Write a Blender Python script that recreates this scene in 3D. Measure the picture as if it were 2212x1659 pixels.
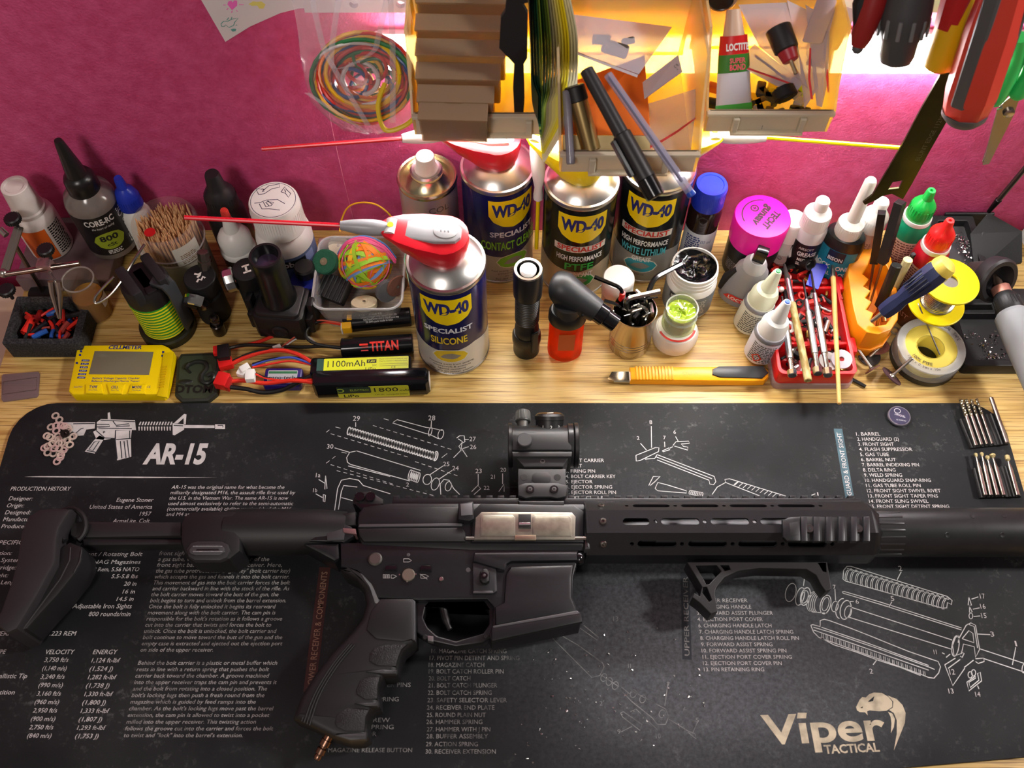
import bpy, math, random
from mathutils import Matrix, Vector
from mathutils.geometry import tessellate_polygon
R = math.radians; PI = math.pi; S = 0.01          # everything below is written in centimetres
sc = bpy.context.scene; COL = sc.collection
for o in list(bpy.data.objects): bpy.data.objects.remove(o)
# ------------------------------------------------------------------ camera
TH = R(30.5); CY = -44.5; CZ = 78.8; FPX = 2100.0
cam = bpy.data.cameras.new('camera'); camo = bpy.data.objects.new('camera', cam); COL.objects.link(camo)
cam.sensor_width = 36; cam.lens = FPX / 2212 * 36; cam.clip_start = 0.02
camo.location = (0, CY * S, CZ * S); camo.rotation_euler = (TH, 0, 0); sc.camera = camo
cam.dof.use_dof = True; cam.dof.focus_distance = 0.88; cam.dof.aperture_fstop = 9.0
# ------------------------------------------------------------------ world, lights, exposure
w = bpy.data.worlds.new('world'); sc.world = w; w.use_nodes = True
w.node_tree.nodes['Background'].inputs[0].default_value = (1.0, 0.9, 0.85, 1)
w.node_tree.nodes['Background'].inputs[1].default_value = 0.12
def area(name, loc, target, size, power, col=(1, 1, 1), sy=None):
    l = bpy.data.lights.new(name, 'AREA'); l.energy = power; l.color = col; l.size = size * S
    if sy: l.shape = 'RECTANGLE'; l.size_y = sy * S
    o = bpy.data.objects.new(name, l); COL.objects.link(o); o.location = Vector(loc) * S
    o.rotation_euler = (Vector(target) - Vector(loc)).to_track_quat('-Z', 'Y').to_euler(); return o
area('ceiling_lamp', (190, 0, 165), (5, 0, 0), 24, 40, (1, 0.97, 0.93))
area('room_lamp', (-60, -170, 190), (0, 0, 0), 50, 22, (1, 0.91, 0.86))
sc.view_settings.view_transform = 'Standard'; sc.view_settings.look = 'None'
sc.view_settings.exposure = 0.0; sc.view_settings.gamma = 1.0; sc.view_settings.use_curve_mapping = False
LAMP_E = 72.0
# ------------------------------------------------------------------ placing on known planes
sT, cT = math.sin(TH), math.cos(TH)
def at(px, py, h=0.0):                              # point of the horizontal plane z = h
    a = (px - 1106) / FPX; b = (py - 829.5) / FPX; Z = (CZ - h) / (cT + b * sT)
    return Vector((a * Z, CY + (sT - b * cT) * Z, h))
def atY(px, py, Y):                                 # point of the upright plane y = Y
    a = (px - 1106) / FPX; b = (py - 829.5) / FPX; Z = (Y - CY) / (sT - b * cT)
    return Vector((a * Z, Y, CZ - (cT + b * sT) * Z))
def face(x, y): return math.atan2(CY - y, -x)       # heading from a spot towards the viewer
# ------------------------------------------------------------------ mesh collector
def offset_poly(p, d):
    n = len(p); a = sum(p[i][0] * p[(i + 1) % n][1] - p[(i + 1) % n][0] * p[i][1] for i in range(n))
    sg = 1 if a > 0 else -1; out = []
    for i in range(n):
        x0, y0 = p[i - 1]; x1, y1 = p[i]; x2, y2 = p[(i + 1) % n]
        e1 = Vector((x1 - x0, y1 - y0)); e2 = Vector((x2 - x1, y2 - y1))
        if e1.length < 1e-6 or e2.length < 1e-6: out.append((x1, y1)); continue
        e1.normalize(); e2.normalize(); n1 = Vector((-e1.y, e1.x)) * sg; n2 = Vector((-e2.y, e2.x)) * sg
        m = n1 + n2; k = m.length_squared
        m = m * (2 / k) if k > 0.6 else m * 1.5
        out.append((x1 + m.x * d, y1 + m.y * d))
    return out
def rrect(x0, x1, y0, y1, r, k=4):
    o = []
    for cx, cy, a in ((x1 - r, y1 - r, 0), (x0 + r, y1 - r, 90), (x0 + r, y0 + r, 180), (x1 - r, y0 + r, 270)):
        for i in range(k + 1):
            t = R(a + 90 * i / k); o.append((cx + r * math.cos(t), cy + r * math.sin(t)))
    return o
def circ(cx, cy, r, n=16, ry=None): return [(cx + r * math.cos(2 * PI * i / n), cy + (ry or r) * math.sin(2 * PI * i / n)) for i in range(n)]
def smooth_path(p, k=6):
    p = [Vector(q) for q in p]; o = []
    for i in range(len(p) - 1):
        a, b, c, d = p[max(i - 1, 0)], p[i], p[i + 1], p[min(i + 2, len(p) - 1)]
        for j in range(k):
            t = j / k
            o.append(0.5 * ((2 * b) + (c - a) * t + (2 * a - 5 * b + 4 * c - d) * t * t + (3 * b - a - 3 * c + d) * t ** 3))
    o.append(p[-1]); return o
_TC = {}
def textgeo(s, bold=0.0, shear=0.0, res=2):
    k = (s, bold, shear, res)
    if k not in _TC:
        cu = bpy.data.curves.new('t', 'FONT'); cu.body = s; cu.size = 1; cu.offset = bold; cu.shear = shear; cu.resolution_u = res
        ob = bpy.data.objects.new('t', cu); me = bpy.data.meshes.new_from_object(ob)
        _TC[k] = ([tuple(v.co[:2]) for v in me.vertices], [tuple(p.vertices) for p in me.polygons])
        bpy.data.objects.remove(ob); bpy.data.curves.remove(cu); bpy.data.meshes.remove(me)
    return _TC[k]
def finer(vs, fs, L):                                # split big print triangles so they follow a curve
    vs = list(vs); work = []
    for f in fs: work += [(f[0], f[i], f[i + 1]) for i in range(1, len(f) - 1)]
    out = []; mid = {}
    def mp(a, b):
        k = (min(a, b), max(a, b))
        if k not in mid: vs.append(((vs[a][0] + vs[b][0]) / 2, (vs[a][1] + vs[b][1]) / 2)); mid[k] = len(vs) - 1
        return mid[k]
    while work:
        a, b, c = work.pop(); e = [(math.dist(vs[p], vs[q]), p, q, r) for p, q, r in ((a, b, c), (b, c, a), (c, a, b))]; l, p, q, r = max(e)
        if l <= L: out.append((a, b, c)); continue
        m = mp(p, q); work += [(p, m, r), (m, q, r)]
    return vs, out
class M:
    def __init__(s): s.v = []; s.f = []; s.T = None
    def add(s, vs, fs):
        n = len(s.v)
        s.v += [tuple(s.T @ Vector(q)) if s.T else tuple(q) for q in vs]
        s.f += [tuple(i + n for i in q) for q in fs]; return s
    def lathe(s, prof, n=28, c=(0, 0), a0=0.0, a1=2 * PI):
        full = abs(a1 - a0 - 2 * PI) < 1e-4; m = n if full else n + 1; vs = []; fs = []
        for r, z in prof:
            for i in range(m):
                t = a0 + (a1 - a0) * i / n; vs.append((c[0] + r * math.cos(t), c[1] + r * math.sin(t), z))
        for j in range(len(prof) - 1):
            for i in range(n):
                i2 = (i + 1) % m
                fs.append((j * m + i, j * m + i2, (j + 1) * m + i2, (j + 1) * m + i))
        if full:
            if prof[0][0] > 1e-4: fs.append(tuple(reversed(range(m))))
            if prof[-1][0] > 1e-4: fs.append(tuple(range((len(prof) - 1) * m, len(prof) * m)))
        return s.add(vs, fs)
    def open_lathe(s, prof, n=28, c=(0, 0)):
        vs = []; fs = []
        for r, z in prof:
            for i in range(n): t = 2 * PI * i / n; vs.append((c[0] + r * math.cos(t), c[1] + r * math.sin(t), z))
        for j in range(len(prof) - 1):
            for i in range(n): fs.append((j * n + i, j * n + (i + 1) % n, (j + 1) * n + (i + 1) % n, (j + 1) * n + i))
        return s.add(vs, fs)
    def patch(s, r, z0, z1, a, half, n=16, r1=None, c=(0, 0)):      # label wrapped round an upright cylinder
        vs = []
        for i in range(n + 1):
            t = a - half + 2 * half * i / n
            vs += [(c[0] + r * math.cos(t), c[1] + r * math.sin(t), z0), (c[0] + (r1 or r) * math.cos(t), c[1] + (r1 or r) * math.sin(t), z1)]
        return s.add(vs, [(2 * i, 2 * i + 2, 2 * i + 3, 2 * i + 1) for i in range(n)])
    def wrap(s, poly, r, a, z=0.0, c=(0, 0), cut=0.35):             # flat outline (u, v) wrapped on a cylinder: strips
        lo = min(p[0] for p in poly); hi = max(p[0] for p in poly); k = max(2, int((hi - lo) / cut)); vs = []; fs = []
        def span(u):
            ys = []
            for i in range(len(poly)):
                (x0, y0), (x1, y1) = poly[i], poly[(i + 1) % len(poly)]
                if (x0 <= u < x1) or (x1 <= u < x0): ys.append(y0 + (y1 - y0) * (u - x0) / (x1 - x0))
            return (min(ys), max(ys)) if ys else (0, 0)
        for i in range(k + 1):
            u = lo + (hi - lo) * min(max(i / k, 1e-4), 1 - 1e-4); y0, y1 = span(u); t = a + u / r
            for y in (y0, y1): vs.append((c[0] + r * math.cos(t), c[1] + r * math.sin(t), z + y))
        return s.add(vs, [(2 * i, 2 * i + 2, 2 * i + 3, 2 * i + 1) for i in range(k)])
    def prism(s, p, z0, z1, b=0.0, bb=0.0):
        p = [tuple(q[:2]) for q in p]; n = len(p)
        if sum(p[i][0] * p[(i + 1) % n][1] - p[(i + 1) % n][0] * p[i][1] for i in range(n)) < 0: p = p[::-1]
        rings = []
        if bb: rings += [(offset_poly(p, bb), z0), (p, z0 + bb)]
        else: rings.append((p, z0))
        if b: rings += [(p, z1 - b), (offset_poly(p, b * 0.3), z1 - b * 0.3), (offset_poly(p, b), z1)]
        else: rings.append((p, z1))
        vs = [(x, y, z) for q, z in rings for x, y in q]; k = (len(rings) - 1) * n
        if n > 8:                                     # bent outlines: cap with triangles
            fs = []
            for t in tessellate_polygon([[Vector((x, y, 0)) for x, y in p]]):
                a, b_, c = t; A = (p[b_][0] - p[a][0]) * (p[c][1] - p[a][1]) - (p[c][0] - p[a][0]) * (p[b_][1] - p[a][1])
                if A < 0: b_, c = c, b_
                fs += [(k + a, k + b_, k + c), (a, c, b_)]
        else: fs = [tuple(reversed(range(n))), tuple(range(k, k + n))]
        for j in range(len(rings) - 1):
            for i in range(n): fs.append((j * n + i, j * n + (i + 1) % n, (j + 1) * n + (i + 1) % n, (j + 1) * n + i))
        return s.add(vs, fs)
    def box(s, x0, x1, y0, y1, z0, z1, b=0.0):
        if b: return s.prism([(x0 + b, y0), (x1 - b, y0), (x1, y0 + b), (x1, y1 - b), (x1 - b, y1), (x0 + b, y1), (x0, y1 - b), (x0, y0 + b)], z0, z1, b, b)
        return s.prism([(x0, y0), (x1, y0), (x1, y1), (x0, y1)], z0, z1)
    def tube(s, pts, r, n=8, cap=True):
        pts = [Vector(q) for q in pts]; k = len(pts); rs = r if isinstance(r, (list, tuple)) else [r] * k
        d = (pts[1] - pts[0]).normalized(); u = d.orthogonal().normalized(); vs = []; fs = []
        for i in range(k):
            t = (pts[min(i + 1, k - 1)] - pts[max(i - 1, 0)]); t = t.normalized() if t.length > 1e-9 else d
            u = u - t * u.dot(t); u = u.normalized() if u.length > 1e-6 else t.orthogonal().normalized(); q = t.cross(u)
            for j in range(n):
                a = 2 * PI * j / n; vs.append(pts[i] + (u * math.cos(a) + q * math.sin(a)) * rs[i])
        for i in range(k - 1):
            for j in range(n): fs.append((i * n + j, i * n + (j + 1) % n, (i + 1) * n + (j + 1) % n, (i + 1) * n + j))
        if cap: fs += [tuple(reversed(range(n))), tuple(range((k - 1) * n, k * n))]
        return s.add(vs, fs)
    def sweep(s, p0, p1, prof, n=24):                # lathe about the axis p0 -> p1; prof = (r, along)
        p0, p1 = Vector(p0), Vector(p1); q = (p1 - p0).to_track_quat('Z', 'Y').to_matrix().to_4x4()
        T0 = s.T; A = Matrix.Translation(p0) @ q; s.T = T0 @ A if T0 else A; s.lathe(prof, n); s.T = T0; return s
    def ball(s, c, r, n=16, sc=(1, 1, 1)):
        k = n // 2; prof = [(max(math.sin(PI * j / k), 0), -math.cos(PI * j / k)) for j in range(k + 1)]; T0 = s.T
        A = Matrix.Translation(c) @ Matrix.Diagonal((r * sc[0], r * sc[1], r * sc[2], 1)); s.T = T0 @ A if T0 else A
        s.lathe([(1e-5 if p[0] < 1e-4 else p[0], p[1]) for p in prof], n); s.T = T0; return s
    def ribbon(s, pts, wd, z=None):                  # flat printed stroke
        pts = [Vector((q[0], q[1])) for q in pts]; vs = []; k = len(pts)
        zz = z if z is not None else 0
        for i in range(k):
            t = pts[min(i + 1, k - 1)] - pts[max(i - 1, 0)]
            t = t.normalized() if t.length > 1e-9 else Vector((1, 0)); nn = Vector((-t.y, t.x)) * wd / 2
            for q in (pts[i] - nn, pts[i] + nn): vs.append((q.x, q.y, zz))
        return s.add(vs, [(2 * i, 2 * i + 2, 2 * i + 3, 2 * i + 1) for i in range(k - 1)])
    def poly(s, p, z): return s.add([(q[0], q[1], z) for q in p], [tuple(range(len(p)))])
    def text(s, t, x, y, z, h, width=None, ang=0.0, align='l', bold=0.0, shear=0.0, mirror=False):
        vs, fs = textgeo(t, bold, shear, 6 if h > 0.9 else 2)
        if not vs: return s
        x0 = min(v[0] for v in vs); x1 = max(v[0] for v in vs); k = h / 0.73; kx = width / (x1 - x0) if width else k
        W = (x1 - x0) * kx; ox = {'l': 0, 'c': -W / 2, 'r': -W}[align]; ca, sa = math.cos(ang), math.sin(ang); o = []
        for vx, vy in vs:
            u = (vx - x0) * kx + ox; v = vy * k; o.append((x + u * ca - v * sa, y + u * sa + v * ca, z))
        return s.add(o, fs)
    def text_cyl(s, t, r, a, z, h, width=None, align='c', bold=0.0, shear=0.0, rot=0.0, c=(0, 0), r1=None, arch=0.0):
        vs, fs = textgeo(t, bold, shear, 5 if h > 0.9 else 2)
        x0 = min(v[0] for v in vs); x1 = max(v[0] for v in vs); k = h / 0.73; kx = width / (x1 - x0) if width else k
        W = (x1 - x0) * kx; ox = {'l': 0, 'c': -W / 2, 'r': -W}[align]; ca, sa = math.cos(rot), math.sin(rot); o = []
        for vx, vy in vs:
            u = (vx - x0) * kx + ox; v = vy * k; uu = u * ca - v * sa; vv = u * sa + v * ca
            q = a + uu / r; o.append((c[0] + r * math.cos(q), c[1] + r * math.sin(q), z + vv + arch * uu * uu))
        return s.add(o, fs)
    def plate(s, outer, holes, z0, z1, b=0.0):       # flat part with real openings
        cu = bpy.data.curves.new('p', 'CURVE'); cu.dimensions = '2D'; cu.fill_mode = 'BOTH'
        for p in [outer] + list(holes):
            sp = cu.splines.new('POLY'); sp.points.add(len(p) - 1); sp.use_cyclic_u = True
            for i, q in enumerate(p): sp.points[i].co = (q[0], q[1], 0, 1)
        cu.extrude = (z1 - z0) / 2 - b
        if b: cu.bevel_depth = b; cu.bevel_resolution = 1; cu.offset = -b
        ob = bpy.data.objects.new('p', cu); me = bpy.data.meshes.new_from_object(ob); zc = (z0 + z1) / 2
        s.add([(v.co.x, v.co.y, v.co.z + zc) for v in me.vertices], [tuple(p.vertices) for p in me.polygons])
        bpy.data.objects.remove(ob); bpy.data.curves.remove(cu); bpy.data.meshes.remove(me); return s
    def mesh(s, name, mat, smooth=35):
        me = bpy.data.meshes.new(name); me.from_pydata([(x * S, y * S, z * S) for x, y, z in s.v], [], s.f)
        if mat: me.materials.append(mat)
        if smooth:
            me.polygons.foreach_set('use_smooth', [True] * len(me.polygons)); me.set_sharp_from_angle(angle=R(smooth))
        me.update(); return me
def link(name, me, parent=None):
    o = bpy.data.objects.new(name, me); COL.objects.link(o)
    if parent: o.parent = parent
    return o
def tag(o, label, cat, group=None, kind=None):
    o['label'] = label; o['category'] = cat
    if group: o['group'] = group
    if kind: o['kind'] = kind
    return o
def thing(name, label, cat, loc=(0, 0, 0), rz=0.0, group=None, rot=None):
    o = bpy.data.objects.new(name, None); COL.objects.link(o); o.location = Vector(loc) * S; o.empty_display_size = 0.01
    o.rotation_euler = rot if rot else (0, 0, rz); return tag(o, label, cat, group)
def part(T, name, m, mat, smooth=35, label=None):
    o = link(name, m.mesh(name, mat, smooth), T)
    if label: o['label'] = label
    return o
def single(name, m, mat, label, cat, group=None, loc=(0, 0, 0), rot=(0, 0, 0), smooth=35):
    o = link(name, m.mesh(name, mat, smooth)); o.location = Vector(loc) * S; o.rotation_euler = rot
    return tag(o, label, cat, group)
def struct(name, m, mat, smooth=0, label=None):
    o = link(name, m.mesh(name, mat, smooth)); o['kind'] = 'structure'
    if label: o['label'] = label
    return o
def place(o, loc, rot=(0, 0, 0)): o.location = Vector(loc) * S; o.rotation_euler = rot; return o
def axis_rot(p0, p1):                                # rotation that takes +z onto p0 -> p1
    return (Vector(p1) - Vector(p0)).to_track_quat('Z', 'Y').to_euler()
def lin(h):
    h = h.lstrip('#'); c = [int(h[i:i + 2], 16) / 255 for i in (0, 2, 4)]
    return tuple((x / 12.92 if x <= 0.04045 else ((x + 0.055) / 1.055) ** 2.4) for x in c) + (1,)
_MC = {}
def mt(col, rough=0.45, metal=0.0, var=0.0, vs=1.0, bump=0.0, bs=4.0, col2=None, trans=0.0, ior=1.45, emit=0.0, coat=0.0, spec=0.5, sss=0.0, stretch=None):
    k = (col, rough, metal, var, vs, bump, bs, col2, trans, ior, emit, coat, spec, sss, stretch)
    if k in _MC: return _MC[k]
    m = bpy.data.materials.new('m_' + col); m.use_nodes = True; nt = m.node_tree; N = nt.nodes; L = nt.links
    b = N['Principled BSDF']; b.inputs['Base Color'].default_value = lin(col); b.inputs['Roughness'].default_value = rough
    b.inputs['Metallic'].default_value = metal; b.inputs['Transmission Weight'].default_value = trans; b.inputs['IOR'].default_value = ior
    b.inputs['Coat Weight'].default_value = coat; b.inputs['Specular IOR Level'].default_value = spec
    if sss: b.inputs['Subsurface Weight'].default_value = sss; b.inputs['Subsurface Radius'].default_value = (0.004, 0.003, 0.002)
    if emit: b.inputs['Emission Color'].default_value = lin(col); b.inputs['Emission Strength'].default_value = emit
    if var or bump:
        tc = N.new('ShaderNodeTexCoord'); mp = N.new('ShaderNodeMapping'); L.new(tc.outputs['Object'], mp.inputs[0])
        if stretch: mp.inputs['Scale'].default_value = stretch
    if var:
        n = N.new('ShaderNodeTexNoise'); n.inputs['Scale'].default_value = vs * 100; n.inputs['Detail'].default_value = 5; L.new(mp.outputs[0], n.inputs['Vector'])
        x = N.new('ShaderNodeMix'); x.data_type = 'RGBA'; c = lin(col)
        x.inputs[6].default_value = c; x.inputs[7].default_value = lin(col2) if col2 else tuple(q * 0.45 for q in c[:3]) + (1,)
        rp = N.new('ShaderNodeMapRange'); rp.inputs[1].default_value = 0.4; rp.inputs[2].default_value = 0.7; rp.inputs[4].default_value = var
        L.new(n.outputs['Fac'], rp.inputs[0]); L.new(rp.outputs[0], x.inputs[0]); L.new(x.outputs[2], b.inputs['Base Color'])
    if bump:
        n = N.new('ShaderNodeTexNoise'); n.inputs['Scale'].default_value = bs * 100; n.inputs['Detail'].default_value = 4; L.new(mp.outputs[0], n.inputs['Vector'])
        q = N.new('ShaderNodeBump'); q.inputs['Strength'].default_value = bump; q.inputs['Distance'].default_value = 0.0006
        L.new(n.outputs['Fac'], q.inputs['Height']); L.new(q.outputs[0], b.inputs['Normal'])
    _MC[k] = m; return m
def clear(col='ffffff', f=0.2, rough=0.1, body='e8e8ea', back='ffffff', tl=0.0):   # thin clear or milky plastic film
    k = ('clear', col, f, rough, body, back, tl)
    if k in _MC: return _MC[k]
    m = bpy.data.materials.new('clear_' + col); m.use_nodes = True; nt = m.node_tree; N = nt.nodes; L = nt.links
    b = N['Principled BSDF']; b.inputs['Base Color'].default_value = lin(body); b.inputs['Roughness'].default_value = rough
    t = N.new('ShaderNodeBsdfTransparent'); t.inputs[0].default_value = lin(col); x = N.new('ShaderNodeMixShader'); x.inputs[0].default_value = f
    src = b.outputs[0]
    if tl:
        tr = N.new('ShaderNodeBsdfTranslucent'); tr.inputs[0].default_value = lin(back); y = N.new('ShaderNodeMixShader'); y.inputs[0].default_value = tl
        L.new(b.outputs[0], y.inputs[1]); L.new(tr.outputs[0], y.inputs[2]); src = y.outputs[0]
    L.new(t.outputs[0], x.inputs[1]); L.new(src, x.inputs[2]); L.new(x.outputs[0], N['Material Output'].inputs[0]); _MC[k] = m; return m
CHROME = mt('d4d2ce', 0.12, 1.0); STEEL = mt('b4b0a8', 0.28, 1.0); ALU = mt('c8c6c2', 0.32, 1.0, var=0.3, vs=1.5)
BLK = mt('121213', 0.42); BLKR = mt('0d0d0e', 0.65, bump=0.15, bs=9); BLKG = mt('0c0c0e', 0.16); WHT = mt('e6e4de', 0.38); MILK = mt('dcdcd6', 0.35, sss=0.15)
RED = mt('d01c1a', 0.35); YEL = mt('f2d400', 0.38)
# ------------------------------------------------------------------ the setting
def wall_mat():
    m = bpy.data.materials.new('pink_paint'); m.use_nodes = True; N = m.node_tree.nodes; L = m.node_tree.links; b = N['Principled BSDF']
    tc = N.new('ShaderNodeTexCoord')
    n1 = N.new('ShaderNodeTexNoise'); n1.inputs['Scale'].default_value = 90; n1.inputs['Detail'].default_value = 8; n1.inputs['Roughness'].default_value = 0.6
    n2 = N.new('ShaderNodeTexNoise'); n2.inputs['Scale'].default_value = 420; n2.inputs['Detail'].default_value = 4
    r = N.new('ShaderNodeValToRGB'); r.color_ramp.elements[0].position = 0.3; r.color_ramp.elements[0].color = lin('b93a6c'); r.color_ramp.elements[1].position = 0.75; r.color_ramp.elements[1].color = lin('cf5488')
    mx = N.new('ShaderNodeMath'); mx.operation = 'ADD'; q = N.new('ShaderNodeBump'); q.inputs['Strength'].default_value = 0.55; q.inputs['Distance'].default_value = 0.0012
    for n in (n1, n2): L.new(tc.outputs['Object'], n.inputs['Vector'])
    L.new(n1.outputs['Fac'], r.inputs[0]); L.new(r.outputs[0], b.inputs['Base Color'])
    L.new(n1.outputs['Fac'], mx.inputs[0]); L.new(n2.outputs['Fac'], mx.inputs[1]); L.new(mx.outputs[0], q.inputs['Height']); L.new(q.outputs[0], b.inputs['Normal'])
    b.inputs['Roughness'].default_value = 0.62; return m
def wood_mat():
    m = bpy.data.materials.new('oak_laminate'); m.use_nodes = True; N = m.node_tree.nodes; L = m.node_tree.links; b = N['Principled BSDF']
    tc = N.new('ShaderNodeTexCoord'); mp = N.new('ShaderNodeMapping'); mp.inputs['Scale'].default_value = (5, 95, 1); L.new(tc.outputs['Object'], mp.inputs[0])
    n1 = N.new('ShaderNodeTexNoise'); n1.inputs['Scale'].default_value = 1.6; n1.inputs['Detail'].default_value = 7; n1.inputs['Distortion'].default_value = 1.2; L.new(mp.outputs[0], n1.inputs['Vector'])
    mp2 = N.new('ShaderNodeMapping'); mp2.inputs['Scale'].default_value = (10, 520, 1); L.new(tc.outputs['Object'], mp2.inputs[0])
    n2 = N.new('ShaderNodeTexNoise'); n2.inputs['Scale'].default_value = 1.5; n2.inputs['Detail'].default_value = 3; L.new(mp2.outputs[0], n2.inputs['Vector'])
    r = N.new('ShaderNodeValToRGB'); e = r.color_ramp.elements; e[0].position = 0.3; e[0].color = lin('ac8648'); e[1].position = 0.62; e[1].color = lin('d8b874')
    e2 = e.new(0.46); e2.color = lin('c9a65e')
    r2 = N.new('ShaderNodeValToRGB'); e = r2.color_ramp.elements; e[0].position = 0.36; e[0].color = lin('866438'); e[1].position = 0.46; e[1].color = (1, 1, 1, 1)
    x = N.new('ShaderNodeMix'); x.data_type = 'RGBA'; x.blend_type = 'MULTIPLY'; x.inputs[0].default_value = 0.7
    L.new(n1.outputs['Fac'], r.inputs[0]); L.new(n2.outputs['Fac'], r2.inputs[0]); L.new(r.outputs[0], x.inputs[6]); L.new(r2.outputs[0], x.inputs[7]); L.new(x.outputs[2], b.inputs['Base Color'])
    q = N.new('ShaderNodeBump'); q.inputs['Strength'].default_value = 0.1; q.inputs['Distance'].default_value = 0.0004; L.new(n2.outputs['Fac'], q.inputs['Height']); L.new(q.outputs[0], b.inputs['Normal'])
    b.inputs['Roughness'].default_value = 0.42; return m
WY = 20.5                                            # the wall plane
struct('wall_back', M().box(-200, 330, WY, WY + 8, -75, 160), wall_mat(), label='rough painted deep pink wall')
struct('floor', M().box(-200, 330, -320, WY + 8, -78, -75), mt('6b5a4a', 0.6))
struct('wall_left', M().box(-205, -197, -320, WY + 8, -75, 160), mt('c9b8ac', 0.7)); struct('wall_right', M().box(322, 330, -320, WY + 8, -75, 160), mt('c9b8ac', 0.7)); struct('wall_front', M().box(-200, 330, -328, -320, -75, 160), mt('c9b8ac', 0.7))
DX = at(32, 690).x
tag(single('desk', M().box(DX, 85, -46, WY - 0.02, -2.6, 0, 0.08), wood_mat(), '', ''), 'oak laminate desk top against the pink wall', 'desk')
tag(single('cabinet', M().box(DX - 30, DX - 0.05, -46, 13.5, -26, -0.3, 0.1), mt('b9a08c', 0.5), '', ''), 'plain beige cabinet panel beside the left end of the desk', 'cabinet')
lx = at(258, 600).x
m = M(); m.box(DX + 0.02, lx, 12.6, WY - 0.02, 0, 2.0, 0.12)
single('ledge', m, mt('6d5a5c', 0.5, var=0.35, vs=0.6), 'low dark grey ledge along the wall under the silicone oil bottle', 'ledge')
# crack of the wall paper / thin hanging thread
single('thread', M().tube([atY(705, 215, WY - 0.08), atY(722, 300, WY - 0.08), atY(745, 400, WY - 0.08), atY(768, 492, WY - 0.1)], 0.025, 5), mt('e08aa4', 0.6), 'thin pale thread hanging down the pink wall', 'thread')
# ------------------------------------------------------------------ pegboard and strip light
PY = 18.9                                            # front plane of the pegboard
pb = thing('pegboard', 'white pegboard with round holes at the top of the wall', 'pegboard', (0, PY, 28.2))
PX0 = atY(655, 10, PY).x; holes = [circ(x, 0.75 + 3.62 * j, 0.34, 12) for x in [PX0 + 3.9 + 3.62 * i for i in range(20)] for j in range(3)]
m = M(); m.T = Matrix.Rotation(R(90), 4, 'X'); m.plate([(PX0, 0), (62, 0), (62, 12), (PX0, 12)], holes, -0.5, 0.0)
part(pb, 'board', m, mt('dfe0e2', 0.4), 0)
for x in (-12, 14, 50): part(pb, 'spacer', M().box(x - 1, x + 1, 0.52, WY - PY - 0.02, 6, 10), WHT, 0)
ll = thing('strip_light', 'long white strip light glowing under the pegboard behind the bins', 'lamp', (0, PY, 21.9))
LX0, LX1 = -11.0, 43.0
part(ll, 'housing', M().box(LX0, LX1, 0.9, WY - PY - 0.02, 0.1, 3.5, 0.15), WHT)
part(ll, 'diffuser', M().box(LX0 + 0.3, LX1 - 0.3, 0.0, 0.88, 0.0, 3.3, 0.3), mt('ffffff', 0.4, emit=LAMP_E))
for x in (LX0, LX1): part(ll, 'end_cap', M().box(x - 0.25, x + 0.25, -0.05, 1.4, -0.05, 3.5, 0.15), WHT)
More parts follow.
